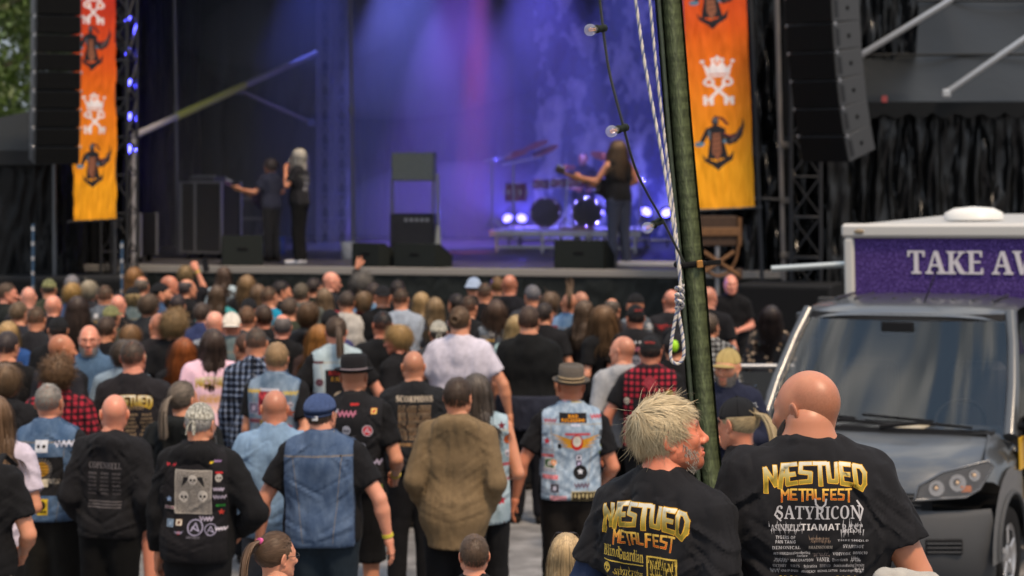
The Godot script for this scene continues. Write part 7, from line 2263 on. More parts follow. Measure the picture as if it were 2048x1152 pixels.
	var sc := part("windscreen", bent_panel([across(0.8, 2.0, -1.55, 0.16), across(0.855, 1.75, -1.32, 0.17), across(0.905, 1.48, -1.07, 0.19), across(0.955, 1.15, -0.78, 0.2)]), gl, t)
	part("top_band", bent_panel([across(0.815, 2.015, -1.565, 0.165), across(0.81, 1.965, -1.515, 0.165)]), rubber, sc)
	part("sensor_patch", block(Vector3(-0.13, 1.86, -1.46), Vector3(0.13, 1.96, -1.44), 0.01), rubber, sc)
	for s in [-1.0, 1.0]:
		var pl := Acc.new(); pl.tube([Vector3(s * 0.965, 1.16, -1.0), Vector3(s * 0.93, 1.5, -1.28), Vector3(s * 0.875, 1.8, -1.54), Vector3(s * 0.815, 2.02, -1.74)], [0.055, 0.05, 0.045, 0.05], 8)
		part("pillar", pl.mesh(), paint, t)
	part("scuttle", bent_panel([across(0.86, 1.215, -0.84, 0.2), across(0.87, 1.2, -0.74, 0.2), across(0.87, 1.19, -0.7, 0.2)]), rubber, t)
	for k in 3: part("scuttle_slat", bent_panel([across(0.8, 1.212 - k * 0.008, -0.79 + k * 0.03, 0.17), across(0.8, 1.214 - k * 0.008, -0.775 + k * 0.03, 0.17)]), grey, t)
	for q in [[0.05, 0.72], [-0.55, 0.1]]:
		var w := Acc.new(); w.tube([Vector3(q[0], 1.23, -0.76), Vector3(q[0] + 0.3, 1.26, -0.83), Vector3(q[1], 1.235, -0.86)], [0.02, 0.014, 0.01], 6); w.tube([Vector3(q[0] - 0.16, 1.3, -0.86), Vector3(q[0] + 0.38, 1.27, -0.86)], 0.011, 5)
		part("wiper", w.mesh(), rubber, t)
	# cab roof, ribbed
	var roof_rows: Array = []
	for q in [[2.0, -1.54, 0.82], [2.06, -1.66, 0.83], [2.1, -1.85, 0.84], [2.12, -2.1, 0.85], [2.12, -2.45, 0.85]]: roof_rows.append(across(q[2], q[0], q[1], 0.15 if q[1] > -1.7 else 0.05, 17, 4.0, 0.06))
	roof_rows.reverse()
	part("cab_roof", bent_panel(roof_rows), paint, t)
	for k in 9: part("roof_rib", bar(Vector3(-0.64 + k * 0.16, 2.105, -1.9), Vector3(-0.64 + k * 0.16, 2.118, -2.42), 0.011, 6), paint, t)
	part("aerial", bar(Vector3(0.12, 2.09, -1.8), Vector3(0.2, 2.36, -1.92), 0.006), rubber, t)
	part("cab_floor", block(Vector3(-0.98, 0.35, -2.4), Vector3(0.98, 0.5, -0.4), 0.02), rubber, t)
	part("cab_rear_wall", block(Vector3(-0.95, 0.5, -2.42), Vector3(0.95, 2.08, -2.36), 0.01), plain(Color("2c2d2f"), 0.8), t)
	part("dashboard", block(Vector3(-0.86, 0.9, -1.5), Vector3(0.86, 1.18, -0.95), 0.06), plain(Color("26282a"), 0.7), t)
	for s in [-0.45, 0.45]:
		part("seat", block(Vector3(s - 0.24, 0.75, -2.2), Vector3(s + 0.24, 0.95, -1.65), 0.06), plain(Color("2b2c30"), 0.9), t)
		part("seat_back", block(Vector3(s - 0.23, 0.95, -2.25), Vector3(s + 0.23, 1.6, -2.1), 0.06), plain(Color("2b2c30"), 0.9), t)
	var wp: Array = []
	for k in 21: wp.append(Vector3(0.45 + cos(TAU * k / 20) * 0.19, 1.2 + sin(TAU * k / 20) * 0.14, -1.55 - sin(TAU * k / 20) * 0.12))
	var sw := Acc.new(); sw.tube(wp, 0.016, 6, Color.WHITE, false); part("steering_wheel", sw.mesh(), rubber, t)
	part("paper", block(Vector3(0.02, 1.185, -1.25), Vector3(0.3, 1.189, -1.05), 0.0), plain(Color("b9ad94"), 0.8), t)
	# wheels
	for s in [-1.0, 1.0]:
		for z in [-0.78, -3.9]:
			var w := Node3D.new(); w.name = "wheel"; t.add_child(w, true); w.position = Vector3(s * 0.9, 0.345, z)
			w.rotation.z = PI / 2
			var ty := Acc.new(); ty.lathe([Vector2(0.22, -0.1), Vector2(0.32, -0.11), Vector2(0.345, -0.08), Vector2(0.345, 0.08), Vector2(0.32, 0.11), Vector2(0.22, 0.1)], Transform3D(), 32); part("tyre", ty.mesh(), plain(Color("1a1a1b"), 0.85), w)
			var ri := Acc.new(); ri.lathe([Vector2(0.225, -0.095), Vector2(0.2, -0.06), Vector2(0.1, -0.05), Vector2(0.06, -0.085), Vector2(0.002, -0.09)] if s > 0 else [Vector2(0.002, 0.09), Vector2(0.06, 0.085), Vector2(0.1, 0.05), Vector2(0.2, 0.06), Vector2(0.225, 0.095)], Transform3D(), 28); part("rim", ri.mesh(), plain(Color("a8a9ac"), 0.35, 0.7), w)
			for k in 5: part("spoke", block(Vector3(0.07, -s * 0.085 - 0.008, -0.022), Vector3(0.21, -s * 0.085 + 0.008, 0.022), 0.006), plain(Color("b6b7ba"), 0.35, 0.7), w).rotation.y = k * TAU / 5
	# box body with its framed sign
	var box := Node3D.new(); box.name = "box_body"; t.add_child(box)
	var white := plain(Color("b9b7b2"), 0.5)
	var bw := 1.36
	var bl := -0.74
	var bz := -2.5
	var top := 2.68
	part("shell", block(Vector3(bl, 0.55, bz - 3.6), Vector3(bw, top, bz), 0.03), plain(Color("a5a4a0"), 0.5), box)
	part("frame_beam", block(Vector3(bl - 0.02, top - 0.105, bz - 0.02), Vector3(bw + 0.02, top + 0.015, bz + 0.07), 0.025), white, box)
	for x in [bl, bw - 0.085]: part("frame_post", block(Vector3(x, 1.6, bz - 0.02), Vector3(x + 0.085, top - 0.104, bz + 0.065), 0.02), white, box)
	var ml := Acc.new(); ml.add(ellp(Vector3(bl + 0.14, top - 0.05, bz + 0.07), Vector3(0.045, 0.022, 0.014), Color.WHITE)); part("marker_lamp", ml.mesh(), plain(Color("8a7a62"), 0.15), box)
	var pc := canvas(512, 256, Color("3d2a66"))
	pc.fleck(0, 0, 512, 256, Color("33225a"), 0.0, 15); pc.fleck(0, 0, 512, 256, Color("6a549a"), 0.18, 16); pc.fleck(0, 0, 512, 256, Color("2a1c48"), 0.3, 18)
	var pm := printed(tex(pc)); pm.uv1_triplanar = true; pm.uv1_scale = Vector3(1.2, 2.0, 1.2)
	part("sign_board", block(Vector3(bl + 0.075, 1.7, bz), Vector3(bw - 0.075, top - 0.105, bz + 0.025), 0.004), pm, box)
	var tm := TextMesh.new(); var f := SystemFont.new(); f.font_names = PackedStringArray(["Droid Serif"]); f.font_weight = 700
	tm.font = f; tm.text = "TAKE AWAY"; tm.font_size = 64; tm.pixel_size = 0.00415; tm.depth = 0.012
	var lt := part("sign_lettering", tm, plain(Color("c4bfc4"), 0.6), box); lt.position = Vector3(0.52, top - 0.31, bz + 0.032); lt.scale = Vector3(0.86, 1.0, 1.0)
	var dm := Acc.new(); dm.lathe([Vector2(0.26, 0.0), Vector2(0.25, 0.06), Vector2(0.17, 0.1), Vector2(0.002, 0.115)], Transform3D(Basis(), Vector3(0.05, top + 0.012, bz - 1.2)), 28); part("roof_vent", dm.mesh(), plain(Color("d0cfca"), 0.4), box)
	part("awning_arm", bar(Vector3(bl, 2.34, bz - 0.35), Vector3(bl - 0.7, 2.3, bz - 0.1), 0.028), plain(Color("b4bab8"), 0.3, 0.6), box)

# ---------------------------------------------------------------- post, ropes, string of bulbs
func sagged(pts: Array, n: int) -> Array:
	var c := Curve3D.new()
	for k in pts.size():
		var d: Vector3 = ((pts[mini(k + 1, pts.size() - 1)] as Vector3) - pts[maxi(k - 1, 0)]) / 6.0
		c.add_point(pts[k], -d, d)
	var o: Array = []
	var L := c.get_baked_length()
	for k in n + 1: o.append(c.sample_baked(L * k / n, true))
	return o
# a laid rope: white strands with a blue fleck, twisted
func rope(parent: Node3D, pts: Array, r: float) -> void:
	var path := sagged(pts, 240)
	for k in 3:
		var a := Acc.new()
		var st: Array = []
		for q in path.size():
			var d: Vector3 = ((path[mini(q + 1, path.size() - 1)] as Vector3) - path[maxi(q - 1, 0)]).normalized()
			var u := d.cross(Vector3.BACK).normalized() if absf(d.z) < 0.9 else Vector3.RIGHT
			var v := d.cross(u)
			var ang := q * 0.52 + k * TAU / 3
			st.append(path[q] + (u * cos(ang) + v * sin(ang)) * r * 0.5)
		a.tube(st, r * 0.62, 6)
		part("strand", a.mesh(), cloth(Color("ded6cc") if k else Color("7a82a0"), 0.85), parent)
func build_pole() -> void:
	var d := 8.6
	var m := StandardMaterial3D.new()
	m.albedo_color = Color("6e7a52"); m.roughness = 0.55; m.albedo_texture = tone_noise(0.05, 121, 0.45, 1.0)
	m.uv1_triplanar = true; m.uv1_scale = Vector3(5, 1.2, 5)
	m.heightmap_enabled = true; m.heightmap_texture = soft_noise(0.08, 122); m.heightmap_scale = 0.5
	var t := thing("wooden_post", "leaning dark green painted wooden post behind the blond haired person", "post")
	var p0 := at(1436, 1180, d); var p1 := at(1331, -60, d)
	p0 = p0 + (p0 - p1) * 0.6
	p0 = p1 + (p0 - p1) * ((p1.y - ground_y(d) + 0.02) / (p1.y - p0.y))
	var up := (p1 - p0).normalized()
	t.transform = Transform3D(Basis(up.cross(Vector3.BACK).normalized(), up, Vector3.BACK), p0) * Transform3D(Basis(Vector3.UP, 0.22), Vector3.ZERO)
	var L := p0.distance_to(p1)
	var a := Acc.new()   # slightly wavy planed timber
	for k in 25:
		var y := L * k / 24.0
		var w := 0.052 - 0.004 * k / 24.0
		var wob := sin(k * 0.9) * 0.0015
		for c in [[-1, -1], [1, -1], [1, 1], [-1, 1]]:
			for e in [[1.0, 0.86], [0.86, 1.0]] if c[0] * c[1] < 0 else [[0.86, 1.0], [1.0, 0.86]]:
				a.vert(Vector3(c[0] * w * e[0] + wob, y, c[1] * w * e[1]), Vector3(c[0] * (e[0] - 0.8), 0, c[1] * (e[1] - 0.8)).normalized())
	for k in 24:
		for j in 8:
			var q := k * 8 + j; var r := k * 8 + (j + 1) % 8
			a.tri(q, r, q + 8); a.tri(r, r + 8, q + 8)
	part("timber", a.mesh(), m, t)
	# strap with buckle
	var sy: float = (at(1390, 528, d).y - p0.y) / up.y
	var s := thing("ratchet_strap", "black strap with a buckle tied round the green post", "strap"); s.transform = t.transform
	part("webbing", block(Vector3(-0.06, sy - 0.013, -0.06), Vector3(0.06, sy + 0.013, 0.06), 0.008), cloth(Color("1d1d1f")), s)
	part("buckle", block(Vector3(0.008, sy - 0.016, 0.06), Vector3(0.035, sy + 0.016, 0.07), 0.003), plain(Color("a8763a"), 0.4, 0.5), s)
	part("loose_end", block(Vector3(0.06, sy - 0.011, 0.045), Vector3(0.122, sy + 0.009, 0.052), 0.002), cloth(Color("1d1d1f")), s)
	# ropes
	var rd := 8.42
	var r1 := thing("rope", "white and blue rope hanging left of its twin and ending in a loop", "rope", Vector3.ZERO, "ropes beside the green post")
	rope(r1, [at(1266, -40, rd), at(1290, 130, rd), at(1322, 300, rd), at(1345, 440, rd), at(1358, 540, rd), at(1362, 585, rd)], 0.0066)
	rope(r1, [at(1362, 590, rd), at(1350, 640, rd), at(1341, 700, rd), at(1344, 722, rd), at(1357, 727, rd), at(1367, 712, rd), at(1366, 680, rd), at(1358, 630, rd), at(1352, 595, rd)], 0.0066)
	var kn: Array = []
	for k in 26: kn.append(at(1359 + cos(k * 0.9) * 7, 570 + k * 1.9 + sin(k * 0.9) * 5, rd + 0.03 * sin(k * 0.9)))
	rope(r1, kn, 0.0065)
	var r2 := thing("rope", "white and black rope hanging right of its twin against the post", "rope", Vector3.ZERO, "ropes beside the green post")
	rope(r2, [at(1296, -40, rd + 0.05), at(1312, 130, rd + 0.05), at(1332, 300, rd + 0.05), at(1348, 430, rd + 0.05), at(1362, 560, rd + 0.05)], 0.0058)
	# cable and bulbs
	var cd := 7.7
	var cb := thing("light_cable", "thin dark cable of a light string hanging left of the ropes", "cable")
	var cp := Acc.new(); cp.tube(sagged([at(1194, -60, cd), at(1203, 30, cd), at(1216, 130, cd), at(1246, 250, cd), at(1276, 350, cd + 0.1), at(1325, 440, cd + 0.3), at(1368, 525, 8.4)], 60), 0.0052, 8)
	part("wire", cp.mesh(), plain(Color("26291f"), 0.6), cb)
	for q in [[1204.0, 57.0, 1180.0, 60.0, "top"], [1247.0, 256.0, 1222.0, 263.0, "middle"], [1317.0, 444.0, 1292.0, 457.0, "lowest"]]:
		var b := thing("string_light_bulb", "clear glass bulb on the light string, the %s of three" % q[4], "bulb", Vector3.ZERO, "bulbs on the light string")
		var o := at(q[0], q[1], cd + (0.3 if q[4] == "lowest" else 0.0)); var e := at(q[2], q[3], cd - 0.05 + (0.3 if q[4] == "lowest" else 0.0))
		var up2 := (e - o).normalized()
		var xf := Transform3D(Basis(up2.cross(Vector3.BACK).normalized(), up2, up2.cross(Vector3.BACK).normalized().cross(up2)), o)
		var so := Acc.new(); so.lathe([Vector2(0.002, -0.018), Vector2(0.015, -0.017), Vector2(0.016, 0.0), Vector2(0.0135, 0.004), Vector2(0.0135, 0.022), Vector2(0.016, 0.024), Vector2(0.016, 0.034), Vector2(0.012, 0.036)], xf, 16); part("socket", so.mesh(), plain(Color("1d221c"), 0.5), b)
		var gb := Acc.new(); gb.lathe([Vector2(0.011, 0.034), Vector2(0.014, 0.044), Vector2(0.0215, 0.06), Vector2(0.023, 0.07), Vector2(0.02, 0.082), Vector2(0.012, 0.09), Vector2(0.0005, 0.093)], xf, 18)
		var gm := StandardMaterial3D.new(); gm.transparency = BaseMaterial3D.TRANSPARENCY_ALPHA; gm.albedo_color = Color(0.95, 0.95, 0.92, 0.1); gm.roughness = 0.02
		part("glass", gb.mesh(), gm, b)
		var fi := Acc.new(); fi.tube([xf * Vector3(-0.003, 0.036, 0), xf * Vector3(-0.004, 0.075, 0), xf * Vector3(0.004, 0.075, 0), xf * Vector3(0.003, 0.036, 0)], 0.0016, 5); part("filament", fi.mesh(), plain(Color("c9803a"), 0.4), b)

# ---------------------------------------------------------------- the crowd: photograph column and row of each crown, then looks
func build_people() -> void:
	var P: Array = [
		# the two in front
		{"x": 1617, "y": 741, "d": 6.2, "w": 1.36, "turn": 2, "hy": 43, "hp": -3, "drop": 0.035, "al": "bent", "ar": "bent", "print": "festival_a", "head": "m_beardy_shaved", "beard": "short", "bc": "57504a", "sk": "ba8a70", "lc": "a8a6a0", "leg": "shorts", "tc": "26262a", "grp": "two people in front", "lab": "bald bearded person in black shirt printed with a silver band list"},
		{"x": 1330, "y": 795, "d": 6.1, "w": 0.98, "turn": -38, "hy": -44, "hp": 12, "drop": 0.005, "al": "bent", "ar": "front", "print": "festival_b", "head": "m_beardy", "beard": "stubble", "bc": "c4b8a6", "hair": "messy", "hc": "d2bd94", "sk": "d08c70", "tc": "26262a", "grp": "two people in front", "lab": "blond tousled person in profile wearing black shirt with gold band list", "under": "2a3550"},
		# lower edge
		{"x": 538, "y": 1066, "d": 7.6, "h": 1.4, "f": true, "hy": -48, "hair": "childpony", "hc": "5f4632", "tc": "8a8288", "w": 0.82, "glasses": true, "sk": "d0a18a", "tie": "c8508a", "lab": "young person with brown ponytail, pink hair tie and glasses at the lower edge"},
		{"x": 955, "y": 1070, "d": 8.4, "w": 0.8, "hair": "child", "hc": "5a4534", "tc": "2a2a2e", "sk": "d3a08a", "hy": 6, "lab": "child with short brown hair at the lower edge in front of the brown jacket"},
		{"x": 1132, "y": 1069, "d": 8.1, "w": 0.82, "f": true, "hair": "blonde", "hc": "c0a274", "tc": "3a3a40", "shades": true, "sk": "d3a58c", "lab": "straight blond person with dark sunglasses on top of the head"},
		# nearest standing rows
		{"x": 110, "y": 768, "vest": "vest_mummy", "vc": "3d5674", "hair": "fade", "hc": "8f8880", "head": "m_shaved", "turn": -8, "ar": "bent", "leg": "shorts", "lc": "2a2824", "w": 1.0, "sk": "c89680", "lab": "grey cropped person in blue denim vest with black back panel holding a bottle"},
		{"x": 215, "y": 788, "h": 1.74, "top": "hoodie", "tc": "232226", "print": "hoodie_list", "al": "pocket", "ar": "pocket", "lc": "17181a", "sk": "cf9a86", "w": 1.02, "lab": "bald person in black hooded top with faded grey list on its back"},
		{"x": 393, "y": 806, "h": 1.76, "top": "hoodie", "tc": "1f1f22", "vest": "vest_skulls", "vd": false, "vc": "1d1c1f", "vhem": -0.06, "al": "down", "ar": "akimbo", "hat": "camo", "hair": "side", "hc": "b5b0aa", "w": 1.18, "beard": "long", "bc": "b9b5b0", "lab": "person in camouflage head scarf and black vest with three skulls in a frame"},
		{"x": 543, "y": 780, "h": 1.74, "top": "shirt", "tc": "7d98b4", "al": "front", "ar": "front", "head": "m_shaved_full", "lc": "4c4e54", "sk": "cc9a84", "w": 1.08, "lab": "shaven person in plain light blue shirt and grey trousers"},
		{"x": 655, "y": 787, "h": 1.78, "vest": "vest_plain", "vc": "384a66", "vhem": -0.04, "tc": "222226", "hat": "beret", "hatc": "43557e", "hair": "side", "hc": "5d4a3a", "al": "wide", "ar": "wide", "w": 1.36, "lc": "1f2a34", "band": "c4b63a", "sk": "d0a08c", "turn": -6, "lab": "stout person in blue cap and plain blue denim vest over black shirt"},
		{"x": 903, "y": 756, "h": 1.8, "top": "jacket", "tc": "77644a", "al": "pocket", "ar": "pocket", "hair": "short", "hc": "3f2e22", "lc": "1c1c20", "w": 1.06, "turn": -3, "tight": true, "lab": "person with thinning brown hair in long olive brown jacket with hood"},
		{"x": 966, "y": 748, "h": 1.78, "vest": "vest_circle", "vc": "8298a4", "vhem": -0.1, "tc": "b08a78", "top": "tank", "hair": "long", "hc": "4a4038", "al": "down", "ar": "front", "w": 1.02, "lab": "long haired person in pale denim vest with a red circle on black panel"},
		{"x": 1136, "y": 737, "h": 1.78, "vest": "vest_wings", "vc": "8fa2b4", "tc": "202024", "hat": "fedora", "hatc": "56504a", "head": "m_shaved", "al": "wide", "ar": "bent", "lc": "2a2522", "w": 1.04, "turn": 4, "sk": "c08a70", "lab": "person in grey banded hat and pale denim vest covered with badges"},
		{"x": 714, "y": 716, "h": 1.84, "vest": "vest_black", "vd": false, "vc": "1d1d20", "tc": "1e1e22", "hat": "porkpie", "hatc": "232226", "head": "m_shaved", "leg": "shorts", "lc": "1b1b1e", "w": 1.12, "al": "front", "ar": "bent", "band": "c4b63a", "turn": -8, "lab": "person in black flat topped hat and black vest with white embroidery"},
		{"x": 822, "y": 701, "h": 1.76, "print": "tour_list", "al": "front", "ar": "front", "head": "m_shaved_full", "lc": "1c1c20", "w": 1.08, "lab": "shaven person in black shirt with tan tour list on the back"},
		{"x": 372, "y": 763, "h": 1.74, "top": "hoodie", "tc": "24282a", "hair": "pony", "hc": "6a5d50", "al": "pocket", "ar": "pocket", "w": 1.1, "lab": "person with thin grey brown ponytail in dark hooded top"},
		{"x": 272, "y": 680, "h": 1.86, "print": "festival_small", "hair": "fade", "hc": "4a3c32", "head": "m_shaved", "al": "front", "ar": "wide", "w": 1.25, "leg": "shorts", "lc": "2a2a2c", "sk": "cc9683", "lab": "large cropped brown haired person in black shirt with tan festival list"},
		{"x": 553, "y": 686, "h": 1.78, "vest": "vest_patchy", "vc": "4f6a8c", "vhem": -0.05, "tc": "222226", "hair": "short", "hc": "a8865c", "al": "down", "ar": "behind", "w": 1.05, "lab": "short blond person in denim vest with dark red badges"},
		{"x": 517, "y": 656, "h": 1.84, "top": "shirt", "pat": "plaid_blue", "hair": "fade", "hc": "51443a", "head": "m_shaved", "al": "down", "ar": "down", "w": 1.1, "lab": "tall person with shaved sides in blue checked shirt"},
		{"x": 420, "y": 658, "h": 1.78, "top": "shirt", "tc": "d3b0c0", "print": "pink", "hair": "long", "hc": "3a2a22", "al": "front", "ar": "down", "lc": "1b1b1d", "w": 1.06, "lab": "dark long haired person in pink sweatshirt with yellow print"},
		{"x": 682, "y": 634, "h": 1.84, "vest": "vest_pale", "vc": "93a3a8", "tc": "1f1f22", "hair": "pony", "hc": "4a382a", "al": "wide", "ar": "wide", "w": 1.12, "sk": "cf9c88", "lab": "brown ponytailed person in very pale denim vest with tall dark panel"},
		{"x": 920, "y": 613, "h": 1.9, "tc": "c9c4d2", "hair": "bun", "hc": "5a422c", "al": "wide", "ar": "wide", "w": 1.45, "lc": "2a2e3a", "lab": "broad person with brown hair bun in plain white shirt"},
		{"x": 1058, "y": 613, "h": 1.88, "tc": "1d1f21", "hair": "short", "hc": "4a362a", "al": "down", "ar": "down", "w": 1.3, "lc": "23242c", "hem": 0.02, "tied": "2c2f3c", "lab": "broad dark haired person in plain black shirt with jacket tied at waist"},
		{"x": 1301, "y": 673, "h": 1.78, "vest": "vest_red", "tc": "232327", "hat": "red_cap", "hatc": "242427", "hair": "side", "hc": "2a2220", "al": "wide", "ar": "front", "w": 1.12, "sk": "c08a74", "turn": -6, "lab": "person in black cap with red lettering and red checked vest"},
		{"x": 1246, "y": 672, "h": 1.76, "top": "hoodie", "tc": "9a9ca0", "head": "m_shaved_full", "turn": 18, "hy": 32, "al": "pocket", "ar": "pocket", "w": 1.08, "sk": "d3a38e", "lab": "shaven person in light grey hooded top turned to the left"},
		{"x": 1444, "y": 698, "h": 1.8, "top": "shirt", "tc": "23273a", "hat": "tan_cap", "hatc": "a38f5c", "turn": 172, "al": "cross", "ar": "cross", "head": "m_beardy", "beard": "short", "bc": "8a847e", "w": 1.1, "lab": "bearded person in tan cap and navy sweater facing the camera"},
		{"x": 1474, "y": 799, "d": 10.3, "tc": "202024", "hat": "erris", "hatc": "202023", "hair": "pony", "hc": "b09a72", "turn": 68, "w": 0.98, "f": true, "al": "front", "ar": "front", "sk": "c9947c", "lab": "person in black lettered cap with blond ponytail beside the green post"},
		{"x": 1340, "y": 664, "h": 1.78, "tc": "232327", "hat": "cap", "hatc": "26262a", "hair": "side", "hc": "30282a", "al": "front", "ar": "akimbo", "w": 1.06, "lab": "person in dark cap and black shirt behind the rope loop"},
		# left edge
		{"x": -48, "y": 845, "h": 1.76, "tc": "202023", "hair": "short", "hc": "4a3a2c", "al": "down", "ar": "bent", "w": 1.15, "lc": "5a544c", "lab": "person in black shirt with black backpack cut by the left edge"},
		{"x": -20, "y": 792, "d": 11.7, "f": true, "tc": "c6bccb", "hair": "long", "hc": "6d5138", "al": "front", "ar": "front", "w": 0.95, "lab": "long brown haired person in white shirt at the left edge"},
		{"x": 4, "y": 730, "h": 1.76, "top": "hoodie", "tc": "25252a", "hair": "medium", "hc": "6a5036", "w": 1.0, "lab": "brown haired person in dark hooded top at the left edge behind white shirt"},
		{"x": 117, "y": 720, "h": 1.74, "top": "shirt", "pat": "plaid_red", "hair": "curly", "hc": "6a4c30", "w": 1.08, "al": "front", "ar": "front", "lab": "curly brown haired person in red and black checked shirt"},
		{"x": 10, "y": 664, "h": 1.78, "tc": "1f1f22", "hair": "short", "hc": "3a3030", "w": 1.1, "lab": "dark short haired person in black shirt at the left edge"},
		{"x": 118, "y": 668, "h": 1.78, "tc": "222226", "print": "red_logo", "head": "m_shaved_full", "turn": -28, "hy": -30, "al": "down", "ar": "front", "sk": "b98668", "w": 1.04, "lab": "shaven tanned person turned right in black shirt with red logo"},
		{"x": 184, "y": 650, "h": 1.78, "top": "shirt", "tc": "55718f", "denim": true, "turn": 176, "hy": 12, "head": "m_beardy", "beard": "short", "bc": "b0a8a0", "glasses": true, "sk": "d29c88", "w": 1.18, "al": "front", "ar": "front", "lab": "bald bearded person with glasses in denim jacket facing the camera"},
		{"x": 246, "y": 682, "h": 1.7, "top": "shirt", "tc": "8fa3b4", "denim": true, "hair": "medium", "hc": "46392e", "w": 1.0, "al": "front", "ar": "front", "lab": "dark haired person in pale blue denim jacket behind the large black shirt"},
		{"x": 24, "y": 643, "h": 1.68, "f": true, "top": "shirt", "tc": "2a4a80", "hair": "long", "hc": "b08c58", "w": 0.95, "turn": -12, "lab": "long blond person in blue jacket at the left"},
		{"x": 107, "y": 634, "h": 1.76, "hat": "cap", "hatc": "1f1f22", "tc": "1d1d20", "hair": "side", "hc": "2a2422", "lab": "person in plain black cap above the shaven tanned person"},
		{"x": 76, "y": 614, "h": 1.8, "top": "shirt", "tc": "1e1f24", "print": "white_logo", "hair": "fade", "hc": "54402e", "head": "m_shaved", "w": 1.05, "rough": 0.4, "lab": "person with brown crest of hair in black jacket with white lettering"},
		{"x": 213, "y": 634, "h": 1.74, "hair": "short", "hc": "473428", "tc": "1f1f24", "turn": -15, "lab": "brown haired person in black shirt behind the bearded denim jacket"},
		{"x": 256, "y": 652, "h": 1.66, "f": true, "hair": "medium", "hc": "8a6540", "tc": "5a6a84", "lab": "light brown haired person just behind the pale denim jacket"},
		{"x": 308, "y": 626, "h": 1.78, "print": "festival_small", "head": "m_shaved_full", "sk": "c9957c", "w": 1.08, "lab": "bald person in black shirt with gold festival lettering, beside curly head"},
		{"x": 346, "y": 627, "h": 1.78, "hair": "curly", "hc": "8d7048", "tc": "202024", "al": "front", "w": 1.0, "lab": "person with a big ball of light brown curls"},
		{"x": 362, "y": 678, "h": 1.64, "f": true, "hair": "wavy", "hc": "8a4214", "tc": "222226", "shades": true, "w": 0.95, "lab": "person with long wavy red hair and sunglasses on the head"},
		# middle rows
		{"x": 53, "y": 574, "h": 1.76, "tc": "202024", "print": "white_logo", "head": "m", "sk": "d0a394", "w": 1.1, "lab": "pale bald person in black shirt near the thin taped pole"},
		{"x": 107, "y": 590, "h": 1.74, "tc": "222228", "sk": "d1a08e", "w": 1.0, "lab": "bald person next to the blond one in blue"},
		{"x": 140, "y": 568, "h": 1.74, "hair": "medium", "hc": "ad8648", "top": "shirt", "tc": "46628c", "denim": true, "lab": "golden blond person in blue denim shirt"},
		{"x": 98, "y": 559, "h": 1.74, "hat": "camo_cap", "hair": "side", "hc": "4a4034", "tc": "3a3d30", "lab": "person in green camouflage cap near the far left of the crowd"},
		{"x": 137, "y": 551, "h": 1.76, "hair": "short", "hc": "8a868a", "tc": "25252a", "lab": "grey haired person near the stage at the left"},
		{"x": 181, "y": 563, "h": 1.74, "hair": "medium", "hc": "a59880", "tc": "303036", "lab": "ash blond person with collar length hair near the left banner"},
		{"x": 12, "y": 566, "h": 1.76, "tc": "2a2f2c", "sk": "cf9a88", "turn": -60, "hair": "short", "hc": "5a4636", "w": 1.1, "lab": "person turned sideways at the far left edge of the back rows"},
		{"x": 210, "y": 571, "h": 1.78, "vest": "vest_mixed", "vc": "8a95a4", "tc": "26262a", "hair": "fade", "hc": "54402f", "lab": "short brown haired person in vest crowded with pale badges"},
		{"x": 236, "y": 590, "h": 1.72, "tc": "2a2a2e", "sk": "d4a191", "lab": "pink scalped bald person under the nearer taped pole"},
		{"x": 219, "y": 611, "h": 1.68, "hat": "camo_cap", "hair": "side", "hc": "50443a", "tc": "3c3e34", "lab": "person in olive camouflage cap beside the bald head under the taped pole"},
		{"x": 262, "y": 536, "h": 1.76, "f": true, "hair": "wavy", "hc": "8f6236", "tc": "26262a", "lab": "person with long ginger brown hair just before the stage corner"},
		{"x": 277, "y": 553, "h": 1.76, "hair": "side", "hc": "6d5f52", "tc": "2a2a2c", "lab": "balding grey brown person close to the stage skirt"},
		{"x": 272, "y": 574, "h": 1.74, "hat": "bandana", "hatc": "202023", "hair": "medium", "hc": "b59a68", "vest": "vest_grey", "vc": "3c4a40", "tc": "1f1f22", "lab": "person in black head scarf with blond hair and dark green vest"},
		{"x": 322, "y": 566, "h": 1.78, "hat": "beanie", "hatc": "1d1d20", "beard": "long", "bc": "33271f", "turn": -70, "top": "shirt", "tc": "3d5578", "denim": true, "lab": "dark bearded person in black knitted hat and denim jacket turned right"},
		{"x": 338, "y": 551, "h": 1.76, "turn": -50, "sk": "c08a74", "tc": "242428", "head": "m_shaved_full", "lab": "shaven person looking right behind the knitted hat"},
		{"x": 376, "y": 558, "h": 1.76, "hair": "side", "hc": "4a4040", "turn": -45, "tc": "202024", "ar": "bent", "lab": "balding dark haired person in black looking right"},
		{"x": 374, "y": 533, "h": 1.76, "hair": "medium", "hc": "8a7048", "tc": "26262c", "ar": "phone", "band": "c8b838", "sk": "cf9c88", "lab": "light brown haired person raising an arm with a yellow wristband"},
		{"x": 448, "y": 534, "h": 1.7, "f": true, "hair": "long", "hc": "4f3c30", "tc": "a8b8c0", "lab": "long brown haired person in pale top before the stage skirt"},
		{"x": 494, "y": 551, "h": 1.72, "f": true, "hair": "wavy", "hc": "8d6d48", "tc": "2a2a2e", "lab": "person with long light brown hair beside the pale top"},
		{"x": 498, "y": 597, "h": 1.74, "hat": "cap", "hatc": "202024", "tc": "2a2c2e", "lab": "person in black cap below the long light brown hair"},
		{"x": 409, "y": 606, "h": 1.7, "hair": "short", "hc": "4a3a30", "top": "shirt", "tc": "3c4670", "denim": true, "lab": "brown haired person in purple blue denim jacket"},
		{"x": 421, "y": 622, "h": 1.76, "sk": "d6aa9c", "tc": "8a8f98", "lab": "pale bald person next to the white cap"},
